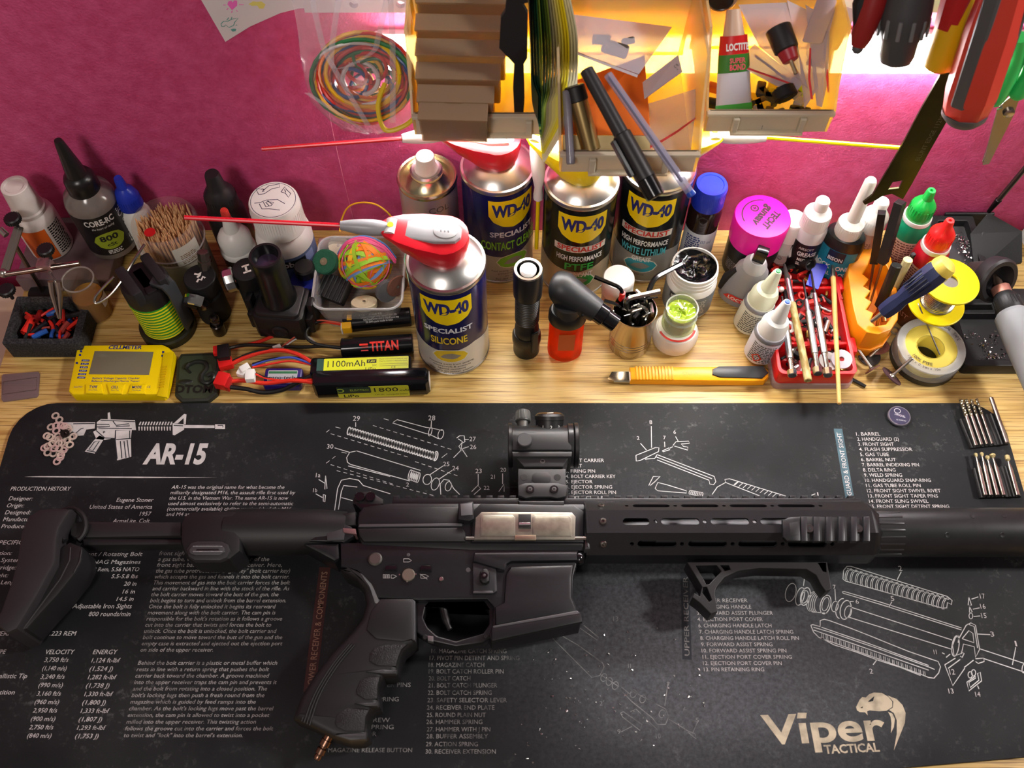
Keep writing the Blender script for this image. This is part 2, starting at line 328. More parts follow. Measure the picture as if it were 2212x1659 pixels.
# ------------------------------------------------------------------ printed work mat
MZ = 0.35
def mat_surface():
    m = bpy.data.materials.new('mat_fabric'); m.use_nodes = True; N = m.node_tree.nodes; L = m.node_tree.links; b = N['Principled BSDF']
    tc = N.new('ShaderNodeTexCoord')
    n1 = N.new('ShaderNodeTexNoise'); n1.inputs['Scale'].default_value = 9; n1.inputs['Detail'].default_value = 8
    n2 = N.new('ShaderNodeTexNoise'); n2.inputs['Scale'].default_value = 160; n2.inputs['Detail'].default_value = 6; n2.inputs['Roughness'].default_value = 0.7
    n3 = N.new('ShaderNodeTexNoise'); n3.inputs['Scale'].default_value = 1500
    for n in (n1, n2, n3): L.new(tc.outputs['Object'], n.inputs['Vector'])
    r1 = N.new('ShaderNodeMapRange'); r1.inputs[1].default_value = 0.42; r1.inputs[2].default_value = 0.72; L.new(n1.outputs['Fac'], r1.inputs[0])
    r2 = N.new('ShaderNodeMapRange'); r2.inputs[1].default_value = 0.56; r2.inputs[2].default_value = 0.78; L.new(n2.outputs['Fac'], r2.inputs[0])
    mu = N.new('ShaderNodeMath'); mu.operation = 'MULTIPLY'; L.new(r1.outputs[0], mu.inputs[0]); L.new(r2.outputs[0], mu.inputs[1])
    ad = N.new('ShaderNodeMath'); ad.operation = 'MULTIPLY_ADD'; L.new(r1.outputs[0], ad.inputs[0]); ad.inputs[1].default_value = 0.12; L.new(mu.outputs[0], ad.inputs[2])
    x = N.new('ShaderNodeMix'); x.data_type = 'RGBA'; x.inputs[6].default_value = lin('0e1013'); x.inputs[7].default_value = lin('5c5e5e'); L.new(ad.outputs[0], x.inputs[0]); L.new(x.outputs[2], b.inputs['Base Color'])
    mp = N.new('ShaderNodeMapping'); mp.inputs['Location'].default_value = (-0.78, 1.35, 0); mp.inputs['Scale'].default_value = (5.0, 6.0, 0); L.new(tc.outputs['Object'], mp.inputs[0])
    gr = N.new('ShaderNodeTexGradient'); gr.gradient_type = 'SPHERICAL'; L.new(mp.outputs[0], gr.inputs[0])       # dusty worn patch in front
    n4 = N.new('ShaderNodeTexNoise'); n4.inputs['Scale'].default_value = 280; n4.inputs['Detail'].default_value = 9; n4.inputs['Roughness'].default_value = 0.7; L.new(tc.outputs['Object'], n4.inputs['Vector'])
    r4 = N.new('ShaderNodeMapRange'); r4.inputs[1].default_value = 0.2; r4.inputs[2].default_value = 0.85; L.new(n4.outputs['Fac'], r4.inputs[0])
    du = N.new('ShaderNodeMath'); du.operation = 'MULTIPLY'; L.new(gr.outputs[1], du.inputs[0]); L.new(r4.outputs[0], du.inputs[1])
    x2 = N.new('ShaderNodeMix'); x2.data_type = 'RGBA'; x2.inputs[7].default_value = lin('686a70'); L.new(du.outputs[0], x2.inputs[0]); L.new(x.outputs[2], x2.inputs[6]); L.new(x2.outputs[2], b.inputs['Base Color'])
    q = N.new('ShaderNodeBump'); q.inputs['Strength'].default_value = 0.35; q.inputs['Distance'].default_value = 0.0003; L.new(n3.outputs['Fac'], q.inputs['Height']); L.new(q.outputs[0], b.inputs['Normal'])
    b.inputs['Roughness'].default_value = 0.7; b.inputs['Specular IOR Level'].default_value = 0.3; return m
def ink(col, wear=0.0):
    m = mt(col, 0.65, var=wear, vs=0.9, col2='1d1f22', spec=0.25); return m
_part = part
def part(T, name, m, mat, smooth=35, label=None):
    o = _part(T, name, m, mat, smooth, label)
    if name.startswith(('printed', 'band_text', 'case_print', 'handguard_ring')): o['kind'] = 'stuff'
    return o
gm = thing('gun_mat', 'black printed gun cleaning mat covering the front of the desk', 'mat', (0, 0, 0))
pl = at(40, 868, MZ); tl = at(3, 1000, MZ); tr = at(2197, 1000, MZ)
kx0 = (at(-2, 1013, MZ).x, at(-2, 1013, MZ).y); kx1 = (at(2209, 1042, MZ).x, at(2209, 1042, MZ).y)
XL = kx0[0]; XR = kx1[0] - 0.1; YT = at(1100, 870, MZ).y
def corner(cx, cy, r, a): return [(cx + r * math.cos(R(a + 90 * i / 6)), cy + r * math.sin(R(a + 90 * i / 6))) for i in range(7)]
ol = corner(XR - 3.2, YT - 3.2, 3.2, 0) + corner(XL + 3.6, YT - 3.6, 3.6, 90) + corner(XL + 3, -30.2, 3, 180) + [(0, -33.2), (at(1935, 1660, MZ).x, at(1935, 1660, MZ).y)] + corner(XR - 3, at(2212, 1625, MZ).y - (at(1935, 1660, MZ).y - at(2212, 1625, MZ).y) * -0.1 + 3, 3, 270)
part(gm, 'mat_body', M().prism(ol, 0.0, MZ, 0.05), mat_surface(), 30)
PZ = MZ + 0.004
def pt(px, py, dz=0.0): q = at(px, py, MZ); return (q.x, q.y)
def pts(l): return [pt(*q) for q in l]
def ptext(m, t, x0, y0, x1, hp, y1=None, **k):        # one printed line between two spots of the mat
    a = at(x0, y0, MZ); b = at(x1, y1 if y1 else y0, MZ); h = (at(x0, y0 - hp, MZ) - a).length
    m.text(t, a.x, a.y, PZ, h, (b - a).length, math.atan2(b.y - a.y, b.x - a.x), **k)
W1 = ink('c4c0be', 0.25); W2 = ink('a09d9a', 0.6); W3 = ink('8a8886', 0.9); TAN = ink('b8ac94', 0.5)  # W2 is darkened for the shade at lower left, besides its wear
m = M()                                              # crisp lines of text at the left
for t, x0, y, x1, hp in (('PRODUCTION HISTORY', 22, 1060, 152, 9), ('Designer:', 18, 1081, 70, 9), ('Origin:', 14, 1096, 51, 9), ('Designed:', 10, 1111, 65, 9), ('Manufacturer:', 6, 1126, 82, 9), ('Produced:', 2, 1141, 62, 9),
        ('Eugene Stoner', 251, 1084, 331, 9), ('United States of America', 193, 1099, 328, 9), ('1957', 301, 1114, 326, 9), ('ArmaLite, Colt', 243, 1129, 323, 9), ('SPECIFICATIONS', -10, 1176, 105, 9),
        ('Direct impingement / Rotating Bolt', 80, 1201, 307, 9), ('Various STANAG Magazines', 120, 1218, 303, 9), ('.223 Rem, 5.56 NATO', 186, 1234, 300, 9), ('5.5-5.8 lbs', 240, 1249, 297, 9), ('20 in', 267, 1265, 294, 9), ('16 in', 264, 1282, 291, 9), ('14.5 in', 251, 1298, 288, 9), ('Adjustable Iron Sights', 156, 1314, 284, 10), ('800 rounds/min', 191, 1331, 281, 10),
        ('Action:', -20, 1199, 25, 9), ('Feed System:', -34, 1214, 50, 9), ('Cartridge:', -28, 1230, 34, 9), ('Weight:', -30, 1247, 17, 9), ('Barrel Length:', -42, 1262, 46, 9),
        ('PERFORMANCE - .223 REM', -8, 1373, 164, 10), ('TYPE', -16, 1412, 12, 9), ('VELOCITY', 98, 1413, 160, 10), ('ENERGY', 200, 1413, 253, 10),
        ('Ballistic Tip', -10, 1465, 58, 10), ('Partition', -22, 1500, 31, 10)):
    ptext(m, t, x0, y, x1, hp, shear=0.18)
for i, (a, b) in enumerate((('3,750 ft/s', '1,124 ft-lbf'), ('(1,140 m/s)', '(1,524 J)'), ('3,240 ft/s', '1,282 ft-lbf'), ('(990 m/s)', '(1,738 J)'), ('3,160 ft/s', '1,330 ft-lbf'), ('(960 m/s)', '(1,800 J)'), ('2,950 ft/s', '1,333 ft-lbf'), ('(900 m/s)', '(1,807 J)'), ('2,750 ft/s', '1,293 ft-lbf'), ('(840 m/s)', '(1,753 J)'))):
    y = 1430 + i * 18.2; ptext(m, a, 95 - i * 4.1, y, 147 - i * 4.1, 10, shear=0.18); ptext(m, b, 197 - i * 3.9, y + 1, 197 - i * 3.9 + (62 if i % 2 == 0 else 50), 10, shear=0.18)
para1 = ['AR-15 was the original name for what became the', 'militarily designated M16, the assault rifle first used by', 'the U.S. in the Vietnam War. The name AR-15 is now', 'used almost exclusively to refer to the semi-automatic', '(commercially available) civilian version(s) of the M16', 'and M4 assault rifles made by various makers']
w1 = (244, 270, 257, 270, 268, 225)
for i, t in enumerate(para1): ptext(m, t, 370 - i * 2.3, 1056 + i * 11.7, 370 - i * 2.3 + w1[i], 8, shear=0.18)
part(gm, 'printed_text', m, W1, 0, label='white printed text')
m = M()
para2 = [('the barrel. Above the barrel and below the', 240), ('front sight base a tube is fitted, known as', 240), ('a gas tube, which runs from the rear of the', 240), ('front sight base into the upper receiver. Here,', 270), ('the gas tube protrudes into a "gas key" (bolt carrier key)', 290), ('which accepts the gas and funnels it into the bolt carrier.', 291), ('This movement of gas into the bolt carrier forces the bolt', 295), ('and carrier backward in line with the stock of the rifle. As', 296), ('the bolt carrier moves toward the butt of the gun, the', 275), ('bolt begins to turn and unlock from the barrel extension.', 294), ('Once the bolt is fully unlocked it begins its rearward', 274), ('movement along with the bolt carrier. The cam pin is', 276), ("responsible for the bolt's rotation as it follows a groove", 293), ('cut into the carrier that twists and forces the bolt to', 272), ('unlock. Once the bolt is unlocked, the bolt carrier and', 286), ('bolt continue to move toward the butt of the gun and the', 301), ('empty case is extracted and ejected out the ejection port', 304), ('on side of the upper receiver.', 157), None, ('Behind the bolt carrier is a plastic or metal buffer which', 301), ('rests in line with a return spring that pushes the bolt', 286), ('carrier back toward the chamber. A groove machined', 289), ('into the upper receiver traps the cam pin and prevents it', 308), ('and the bolt from rotating into a closed position. The', 290), ("bolt's locking lugs then push a fresh round from the", 287), ('magazine which is guided by feed ramps into the', 271), ("chamber. As the bolt's locking lugs move past the barrel", 312), ('extension, the cam pin is allowed to twist into a pocket', 306), ('milled into the upper receiver. This twisting action', 280), ('follows the groove cut into the carrier and forces the bolt', 320), ('to twist and "lock" into the barrel\'s extension.', 257)]
y = 1187.0
for i, q in enumerate(para2):
    x = 346 - (y - 1187) * 0.195
    if q: ptext(m, q[0], x, y, x + q[1], 9.0, shear=0.18)
    y += 12.4 + (y - 1187) * 0.0057 + (0.9 if not q else 0)
part(gm, 'printed_paragraph', m, W2, 0, label='worn printed paragraph in ink greyed as in shade')
m = M()                                              # parts lists
l1 = ['1. BARREL', '2. HANDGUARD (2)', '3. FRONT SIGHT', '4. FLASH SUPPRESSOR', '5. GAS TUBE', '6. BARREL NUT', '7. BARREL INDEXING PIN', '8. DELTA RING', '9. WELD SPRING', '10. HANDGUARD SNAP-RING', '11. GAS TUBE ROLL PIN', '12. FRONT SIGHT SWIVEL RIVET', '13. FRONT SIGHT TAPER PINS', '14. FRONT SLING SWIVEL', '15. FRONT SIGHT DETENT SPRING', '16. FRONT SIGHT DETENT']
w = [52, 90, 77, 115, 62, 75, 123, 70, 82, 142, 118, 159, 151, 128, 171, 130]
for i, t in enumerate(l1): ptext(m, t, 1850 + i * 2.15, 941 + i * 11.0 + i * i * 0.012, 1850 + i * 2.15 + w[i], 7.5, bold=0.004)
l2 = ['1. BOLT CARRIER', '2. BOLT', '3. FIRING PIN', '4. BOLT CARRIER KEY', '5. EJECTOR', '6. EJECTOR SPRING', '7. EJECTOR ROLL PIN', '8. EXTRACTOR PIN']
w = [84, 36, 64, 108, 58, 100, 108, 90]
for i, t in enumerate(l2): ptext(m, t, 1221 + i * 0.3, 998 + i * 11.5, 1221 + i * 0.3 + w[i], 7.5, bold=0.006)
l3 = [('1. UPPER RECEIVER', 1510, 105), ('2. CHARGING HANDLE', 1505, 118), ('3. FORWARD ASSIST PLUNGER', 1506, 164), ('4. EJECTION PORT COVER', 1507, 141), ('6. CHARGING HANDLE LATCH', 1509, 158), ('7. CHARGING HANDLE LATCH SPRING', 1511, 203), ('8. CHARGING HANDLE LATCH ROLL PIN', 1513, 213), ('9. FORWARD ASSIST SPRING', 1515, 154), ('10. FORWARD ASSIST SPRING PIN', 1516, 183), ('11. EJECTION PORT COVER SPRING', 1518, 193), ('12. EJECTION PORT COVER PIN', 1519, 170), ('13. PIN RETAINING RING', 1521, 130)]
for i, (t, x, ww) in enumerate(l3): ptext(m, t, x, 1301 + i * 13.55, x + ww, 8.5)
for t, x, y, hp in (('29', 762, 909, 11), ('28', 925, 908, 11), ('27', 1014, 953, 10), ('26', 1015, 970, 10), ('30', 706, 969, 10), ('25', 957, 1007, 10), ('24', 977, 1016, 10), ('23', 1027, 1022, 10), ('22', 1045, 1058, 9), ('21', 1060, 1034, 9), ('20', 1081, 1019, 9), ('1a', 682, 1031, 10), ('1b', 676, 1063, 9), ('2', 877, 1051, 9), ('8', 1403, 916, 9), ('7', 1433, 949, 8), ('6', 1455, 937, 8), ('2', 1376, 950, 8), ('1', 1766, 1071, 8),
        ('2', 1942, 1233, 11), ('5', 1925, 1298, 11), ('9', 1736, 1246, 9), ('7', 1800, 1272, 9), ('6', 1849, 1304, 10), ('17', 2118, 1293, 11), ('16', 2119, 1315, 11), ('15', 2121, 1335, 11), ('3', 2141, 1375, 11), ('1', 2194, 1396, 12), ('11', 2018, 1413, 10), ('12', 2052, 1457, 12), ('13', 2050, 1498, 11), ('14', 2108, 1505, 11), ('2', 1879, 1455, 11)):
    ptext(m, t, x, y, x + hp * sum(0.3 if c_ == '1' else 0.68 for c_ in t), hp)
part(gm, 'printed_list', m, W1, 0, label='white printed parts lists and numbers')
m = M()
for t, x0, y, x1 in (('16. MAGAZINE CATCH SPRING', 932, 1411, 1094), ('17. PIVOT PIN DETENT AND SPRING', 928, 1426, 1122), ('18. MAGAZINE CATCH', 926, 1441, 1046), ('19. BOLT CATCH ROLLER PIN', 926, 1455, 1088), ('20. BOLT CATCH', 926, 1470, 1016), ('21. BOLT CATCH PLUNGER', 925, 1485, 1074), ('22. BOLT CATCH SPRING', 924, 1501, 1062), ('23. SAFETY SELECTOR LEVER', 923, 1517, 1095), ('24. RECEIVER END PLATE', 922, 1533, 1068), ('25. ROUND PLAIN NUT', 922, 1549, 1049), ('26. HAMMER SPRING', 921, 1564, 1042), ('27. HAMMER WITH J PIN', 922, 1580, 1059), ('28. BUFFER ASSEMBLY', 921, 1595, 1054), ('29. ACTION SPRING', 920, 1612, 1032), ('30. RECEIVER EXTENSION', 919, 1628, 1071),
        ('TRIGGER PINS', 790, 1484, 887), ('DETENT SPRING', 752, 1515, 861), ('GRIP SCREW', 744, 1560, 842), ('PIN AND SPRING', 720, 1575, 850), ('SELECTOR', 742, 1590, 813), ('15. MAGAZINE RELEASE BUTTON', 690, 1625, 890)): ptext(m, t, x0, y, x1, 10)
part(gm, 'printed_faded_list', m, W3, 0, label='faded grey printed parts list')
def vband(name, t, p0, p1, wpx, col, tcol, hp, n=1):   # upright coloured band with turned lettering
    a = at(*p0, MZ); b = at(*p1, MZ); d = (b - a).normalized(); nn = Vector((d.y, -d.x, 0)); wd = (at(p0[0] + wpx, p0[1], MZ) - a).length
    q = part(gm, name, M().poly([(a - nn * 0)[:2], (b)[:2], (b + nn * wd)[:2], (a + nn * wd)[:2]], PZ), col, 0)
    mm = M(); h = wd * 0.55; s0 = a + nn * wd * 0.78 + d * 0.3; mm.text(t, s0.x, s0.y, PZ + 0.003, h, (b - a).length - 0.7, math.atan2(d.y, d.x), bold=0.006); part(gm, 'band_text', mm, tcol, 0)
vband('printed_band', 'HANDGUARD & FRONT SIGHT', (1833, 1115), (1801, 926), 19, ink('4c6670', 0.4), W1, 9)
vband('printed_band', 'UPPER RECEIVER', (1474, 1424), (1470, 1235), 20, ink('33363b', 0.5), W3, 9)
vband('printed_band', 'LOWER RECEIVER & COMPONENTS', (655, 1495), (690, 1225), 26, ink('3e2320', 0.5), ink('8a6a58', 0.6), 9)
# AR-15 heading, rule and printed rifle
m = M(); ptext(m, 'AR-15', 308, 1001, 443, 43, bold=0.04, shear=0.12); part(gm, 'printed_heading', m, W1, 0)
part(gm, 'printed_rule', M().poly(pts([(52, 1030), (85, 1028.6), (300, 1029.6), (470, 1031.5), (300, 1032.6), (85, 1031)]), PZ), W1, 0)
m = M()
def z1(l): return [(x / 4.424, 720 + y / 4.424) for x, y in l]
for l in ([(600, 850), (910, 850), (905, 910), (825, 920), (800, 975), (740, 980), (700, 940), (640, 930)],
          [(925, 850), (965, 820), (1290, 830), (1300, 925), (1100, 925), (1100, 1000), (1000, 1020), (920, 1010), (890, 940), (925, 925)],
          [(950, 975), (1000, 1000), (905, 1150), (810, 1130), (900, 1020)], [(1110, 930), (1260, 925), (1250, 1010), (1255, 1180), (1120, 1215), (1105, 1100)],
          [(1030, 760), (1050, 755), (1058, 820), (1030, 820)], [(1650, 860), (1760, 870), (1760, 920), (1670, 975), (1650, 970)], [(1760, 876), (2050, 880), (2050, 905), (1760, 905)], [(2055, 870), (2150, 870), (2150, 915), (2055, 915)],
          [(1660, 860), (1760, 770), (1782, 775), (1775, 870), (1755, 870), (1755, 810), (1700, 860)]): m.poly(pts(z1(l)), PZ)
for i in range(12):
    x = 1325 + i * 27
    m.poly(pts(z1([(x + 14, 845), (x + 27, 845), (x + 15, 878), (x, 878)])), PZ); m.poly(pts(z1([(x - 4, 892), (x + 11, 892), (x + 9, 930), (x, 930)])), PZ)
part(gm, 'printed_rifle', m, W1, 0)
m = M(); D = ink('2a2d33')
for l in ([(925, 870), (1040, 870), (1050, 890), (925, 895)], [(940, 905), (1260, 912)], [(1080, 840), (1110, 880), (1230, 865), (1240, 885), (1110, 890)], [(900, 1040), (950, 1030), (890, 1120), (850, 1110), (900, 1040)], [(830, 1120), (930, 1140)], [(920, 930), (1000, 1000), (1100, 1005)], [(1105, 925), (1100, 1000), (1120, 1200)],
          [(1150, 1030), (1165, 1195)], [(1185, 1030), (1205, 1190)], [(1215, 1020), (1235, 1185)], [(1240, 930), (1240, 1010)], [(1110, 1015), (1250, 1005)], [(990, 935), (1005, 945), (990, 952), (985, 940)], [(1660, 880), (1750, 885)], [(700, 865), (905, 862)], [(720, 960), (770, 915), (800, 905)], [(960, 830), (1290, 845)], [(2080, 880), (2130, 880), (2130, 900)]): m.ribbon(pts(z1(l)), 0.09, PZ + 0.003)
part(gm, 'printed_outline', m, D, 0)
# exploded diagrams as thin strokes
m = M()
def zz(ox, oy, k, l): return [(ox + x / k, oy + y / k) for x, y in l]
def strokes(ox, oy, k, ls, wd=0.07):
    for l in ls: m.ribbon(pts(zz(ox, oy, k, l)), wd, PZ)
def ell(ox, oy, k, cx, cy, rx, ry, rot=0, wd=0.06, a0=0, a1=360):
    l = []
    for i in range(19):
        t = R(a0 + (a1 - a0) * i / 18); x, y = rx * math.cos(t), ry * math.sin(t); c, s = math.cos(R(rot)), math.sin(R(rot)); l.append((cx + x * c - y * s, cy + x * s + y * c))
    m.ribbon(pts(zz(ox, oy, k, l)), wd, PZ)
A = (560, 860, 3.072)
for i in range(34): ell(*A, 595 + i * 17.2, 218 + i * 5.1, 9, 26, 15, 0.1)
strokes(*A, [[(890, 160), (915, 143), (1110, 195), (1150, 200), (1215, 215)], [(885, 165), (1105, 235), (1130, 240), (1190, 270)], [(645, 350), (1070, 480)], [(605, 440), (1000, 550)], [(640, 352), (600, 360), (580, 395), (585, 425), (605, 440)], [(500, 330), (600, 360)], [(640, 160), (640, 190)], [(1143, 150), (1140, 195)], [(1360, 275), (1390, 275)], [(1350, 335), (1390, 322)], [(1310, 265), (1330, 250), (1360, 250), (1365, 290), (1345, 300), (1340, 330), (1380, 390)], [(1320, 270), (1350, 290), (1325, 320), (1340, 345), (1290, 395)], [(1220, 450), (1130, 510)], [(1280, 480), (1190, 540)], [(1453, 505), (1453, 580)], [(1615, 500), (1615, 570)],
             [(500, 745), (520, 600), (545, 545), (600, 533), (660, 545), (690, 580), (870, 635)], [(525, 740), (545, 620), (560, 580), (650, 590)], [(545, 660), (620, 680)], [(1205, 640), (1200, 570), (1225, 540), (1260, 545), (1290, 600), (1330, 640)], [(395, 540), (435, 565)], [(440, 515), (450, 600), (435, 605), (440, 520)], [(375, 635), (420, 660)], [(425, 640), (440, 645), (435, 690), (425, 685), (425, 640)], [(1410, 620), (1450, 580), (1470, 600), (1425, 640)], [(1590, 620), (1625, 570), (1625, 620)], [(870, 520), (590, 450)]])
ell(*A, 1135, 222, 10, 30, 15); ell(*A, 1205, 240, 18, 32, 15); ell(*A, 1170, 385, 14, 32, 15, 0.09); ell(*A, 1115, 540, 28, 34, 15); ell(*A, 1168, 570, 25, 42, 20); ell(*A, 1255, 585, 20, 32, 15)
for i in range(6): ell(*A, 1000 + i * 11, 508 + i * 4, 9, 34, 15)
for (x0, y0, x1, y1) in ((500, 190, 560, 205), (470, 235, 1000, 395), (750, 180, 1290, 345), (820, 135, 880, 152), (540, 358, 600, 370), (470, 440, 900, 575), (510, 480, 1170, 650), (1030, 420, 1330, 520), (440, 230, 480, 200), (440, 435, 520, 375), (1205, 400, 1270, 350)):
    L_ = math.hypot(x1 - x0, y1 - y0); k = max(1, int(L_ / 45))
    for i in range(k): strokes(*A, [[(x0 + (x1 - x0) * (i + 0.1) / k, y0 + (y1 - y0) * (i + 0.1) / k), (x0 + (x1 - x0) * (i + 0.65) / k, y0 + (y1 - y0) * (i + 0.65) / k)]], 0.05)
B = (1180, 860, 3.072)
strokes(*B, [[(595, 380), (725, 328), (748, 330), (745, 355), (620, 415), (597, 418), (595, 380)], [(655, 405), (720, 400), (735, 375)], [(735, 375), (1115, 520), (1125, 555), (1110, 575), (1085, 570), (1080, 545), (735, 410)], [(730, 390), (1100, 535)], [(840, 315), (860, 290), (945, 285), (950, 300), (895, 305), (910, 320), (940, 325), (938, 345), (850, 318)], [(770, 350), (815, 330), (820, 342), (775, 356), (770, 350)], [(820, 332), (840, 322)], [(697, 185), (699, 330)], [(785, 290), (787, 325)], [(858, 255), (875, 285)], [(625, 300), (665, 345)], [(722, 600), (740, 560), (800, 575), (930, 615), (930, 630), (800, 620), (740, 615), (722, 600)], [(680, 580), (710, 520), (755, 520), (720, 555), (690, 580)], [(1100, 640), (1135, 590), (1190, 560), (1185, 540), (1215, 535), (1590, 650)], [(1190, 560), (1420, 650)], [(1270, 555), (1245, 575)], [(1760, 645), (1785, 635)]])
for i in range(8): ell(*B, 955 + i * 11, 625 + i * 2, 7, 14, 15)
for i in range(11): strokes(*B, [[(1275 + i * 28, 556 + i * 8.5), (1250 + i * 28, 578 + i * 8.5)]], 0.05)
C = (1572, 1180, 3.456)
strokes(*C, [[(865, 180), (890, 150), (920, 150), (1640, 375), (1675, 405), (1670, 435), (1640, 420), (1635, 460), (1605, 462), (880, 260), (860, 245), (865, 180)], [(890, 165), (1640, 395)], [(855, 340), (870, 338), (1150, 420), (1745, 610), (1745, 625), (1150, 437), (860, 350), (855, 340)], [(920, 455), (1675, 700)], [(905, 530), (1675, 770)], [(1880, 765), (2230, 880)], [(1900, 835), (2230, 945)], [(1295, 190), (1265, 250)], [(575, 225), (565, 295)], [(800, 320), (805, 405)], [(900, 412), (940, 412)], [(1225, 415), (1205, 450)], [(1820, 395), (1870, 378)], [(1830, 470), (1880, 460)], [(1835, 525), (1885, 520)], [(1860, 655), (1960, 660)], [(2150, 755), (2125, 885)], [(1115, 845), (1085, 885)], [(1600, 795), (1620, 805)], [(1620, 885), (1680, 1040), (1770, 910)], [(1875, 1065), (1865, 1040)],
             [(1720, 720), (1725, 690), (1780, 590), (1815, 572), (1850, 590), (1880, 770), (1850, 830), (1840, 750), (1760, 730), (1745, 800), (1690, 820), (1678, 740), (1700, 680), (1725, 670)], [(1750, 690), (1800, 630), (1830, 650), (1838, 720), (1750, 690)], [(1790, 580), (1840, 600), (1865, 760)], [(1620, 885), (1700, 835)], [(1645, 912), (1735, 845)], [(1765, 905), (1835, 850)], [(1630, 830), (1660, 805)], [(1850, 840), (1910, 835), (1915, 860), (1870, 875), (1850, 860)], [(1740, 790), (1765, 800), (1750, 830), (1735, 820)], [(1785, 1015), (1800, 1080), (1895, 1005), (1885, 940), (1865, 950), (1875, 1000), (1810, 1055), (1800, 1015), (1850, 985), (1850, 970), (1785, 1015)], [(1800, 380), (1810, 410), (1820, 440), (1795, 440), (1800, 380)], [(1805, 450), (1825, 490), (1805, 495), (1805, 450)],
             [(620, 590), (635, 585), (690, 600), (690, 555), (720, 545), (760, 555), (925, 615), (1065, 670), (1200, 725), (1350, 785), (1510, 840), (1570, 860), (1588, 900), (1575, 945), (1540, 985), (1500, 980), (1440, 955), (680, 680), (640, 640), (620, 590)], [(640, 605), (760, 640), (1110, 760), (1510, 905), (1545, 920)], [(700, 605), (1050, 725), (1500, 890)], [(690, 680), (790, 735), (960, 790), (1120, 850), (1290, 905), (1440, 965)], [(640, 625), (1115, 790), (1500, 925)]])
for i in range(20): x = 890 + i * 38; y = 195 + i * 11.5; ell(*C, x, y + 20, 12, 38, 12, 0.05, 90, 270); ell(*C, x + 12, y + 22, 12, 38, 12, 0.05, 90, 270); ell(*C, x + 30, y - 22, 10, 6, 12, 0.05)
for i in range(24): x = 700 + i * 33; y = 650 + i * 12.2; strokes(*C, [[(x, y), (x + 4, y + 38)], [(x + 12, y + 4), (x + 16, y + 42)]], 0.04)
ell(*C, 470, 345, 38, 70, 15, 0.06); ell(*C, 540, 375, 30, 68, 15, 0.07); ell(*C, 580, 375, 34, 68, 15, 0.08); ell(*C, 575, 378, 24, 48, 15, 0.06); ell(*C, 730, 435, 38, 72, 15, 0.07); ell(*C, 730, 432, 24, 52, 15, 0.05)
for i in range(5): ell(*C, 690 - i * 14, 420 - i * 2, 40, 76, 15, 0.05, 90, 270)
strokes(*C, [[(690, 322), (735, 340)], [(630, 490), (740, 500)]]); ell(*C, 880, 475, 40, 72, 12, 0.07); ell(*C, 850, 465, 42, 76, 12, 0.07, 90, 270); ell(*C, 800, 450, 24, 40, 12); ell(*C, 898, 490, 26, 46, 12); ell(*C, 1700, 745, 26, 78, 8, 0.07); ell(*C, 2212, 910, 14, 36, 10); ell(*C, 1810, 960, 16, 24); ell(*C, 1835, 945, 16, 24); ell(*C, 1815, 520, 14, 22)
part(gm, 'printed_diagram', m, ink('c9cac8', 0.3), 0, label='fine white line drawings of gun parts')
m = M(); Dq = (1180, 1180, 3.456)
strokes(*Dq, [[(0, 640), (340, 980), (400, 965), (432, 900), (420, 870), (240, 740), (0, 600)], [(200, 640), (250, 610), (380, 700), (390, 680), (280, 590)], [(560, 1050), (620, 1100), (650, 1085), (890, 1215), (915, 1270), (890, 1330), (830, 1330), (790, 1280), (640, 1160), (555, 1075), (560, 1050)], [(555, 1245), (575, 1235), (715, 1330), (700, 1375), (570, 1275), (555, 1245)], [(630, 1235), (670, 1215), (830, 1370)], [(915, 1290), (1060, 1380), (1110, 1400), (1120, 1440), (1060, 1390)], [(560, 1385), (640, 1345)], [(910, 1010), (885, 1190)], [(1130, 1310), (1095, 1390)], [(415, 965), (545, 1050)]], 0.06)
for cx, cy in ((430, 980), (470, 1010), (515, 1040), (865, 1250), (650, 1100), (720, 1140)): ell(*Dq, cx, cy, 22, 30, 20, 0.05)
for t, x, y, hp in (('13', 1325, 1342, 11), ('12', 1352, 1389, 11), ('11', 1357, 1443, 10), ('7', 1441, 1483, 10), ('6', 1476, 1537, 10), ('5', 1503, 1560, 10), ('2', 1295, 1524, 10), ('9', 1334, 1585, 10), ('10', 1417, 1595, 11)): ptext(m, t, x, y, x + hp * sum(0.3 if c_ == '1' else 0.68 for c_ in t), hp)
part(gm, 'printed_faded_diagram', m, ink('7c7d7b', 0.8), 0, label='rubbed grey line drawings of gun parts')
# maker's logo
m = M(); ptext(m, 'V\u0131per', 1652, 1607, 1918, 64, bold=0.022, y1=1597); ptext(m, 'TACTICAL', 1782, 1628, 1901, 19, bold=0.025, y1=1623)
K = (1572, 1180, 3.456)
def lg(l): m.poly(pts(zz(*K, l)), PZ)
lg([(522, 1243), (590, 1243), (584, 1284), (516, 1286)]); lg([(958, 1200), (985, 1145), (1005, 1125), (1030, 1130), (1055, 1105), (1090, 1092), (1150, 1095), (1200, 1125), (1228, 1160), (1228, 1200), (1185, 1228), (1130, 1232), (1060, 1225), (1040, 1232), (1045, 1262), (1025, 1240), (985, 1238), (965, 1225)])
lg([(1195, 1115), (1260, 1140), (1305, 1185), (1328, 1245), (1322, 1320), (1290, 1400), (1240, 1525), (1262, 1400), (1262, 1300), (1240, 1245), (1205, 1222), (1232, 1205), (1236, 1160)])
lg([(1195, 1235), (1230, 1250), (1248, 1290), (1240, 1350), (1218, 1395), (1222, 1320), (1215, 1270)])
part(gm, 'printed_logo', m, TAN, 0, label='tan printed maker logo with snake head')
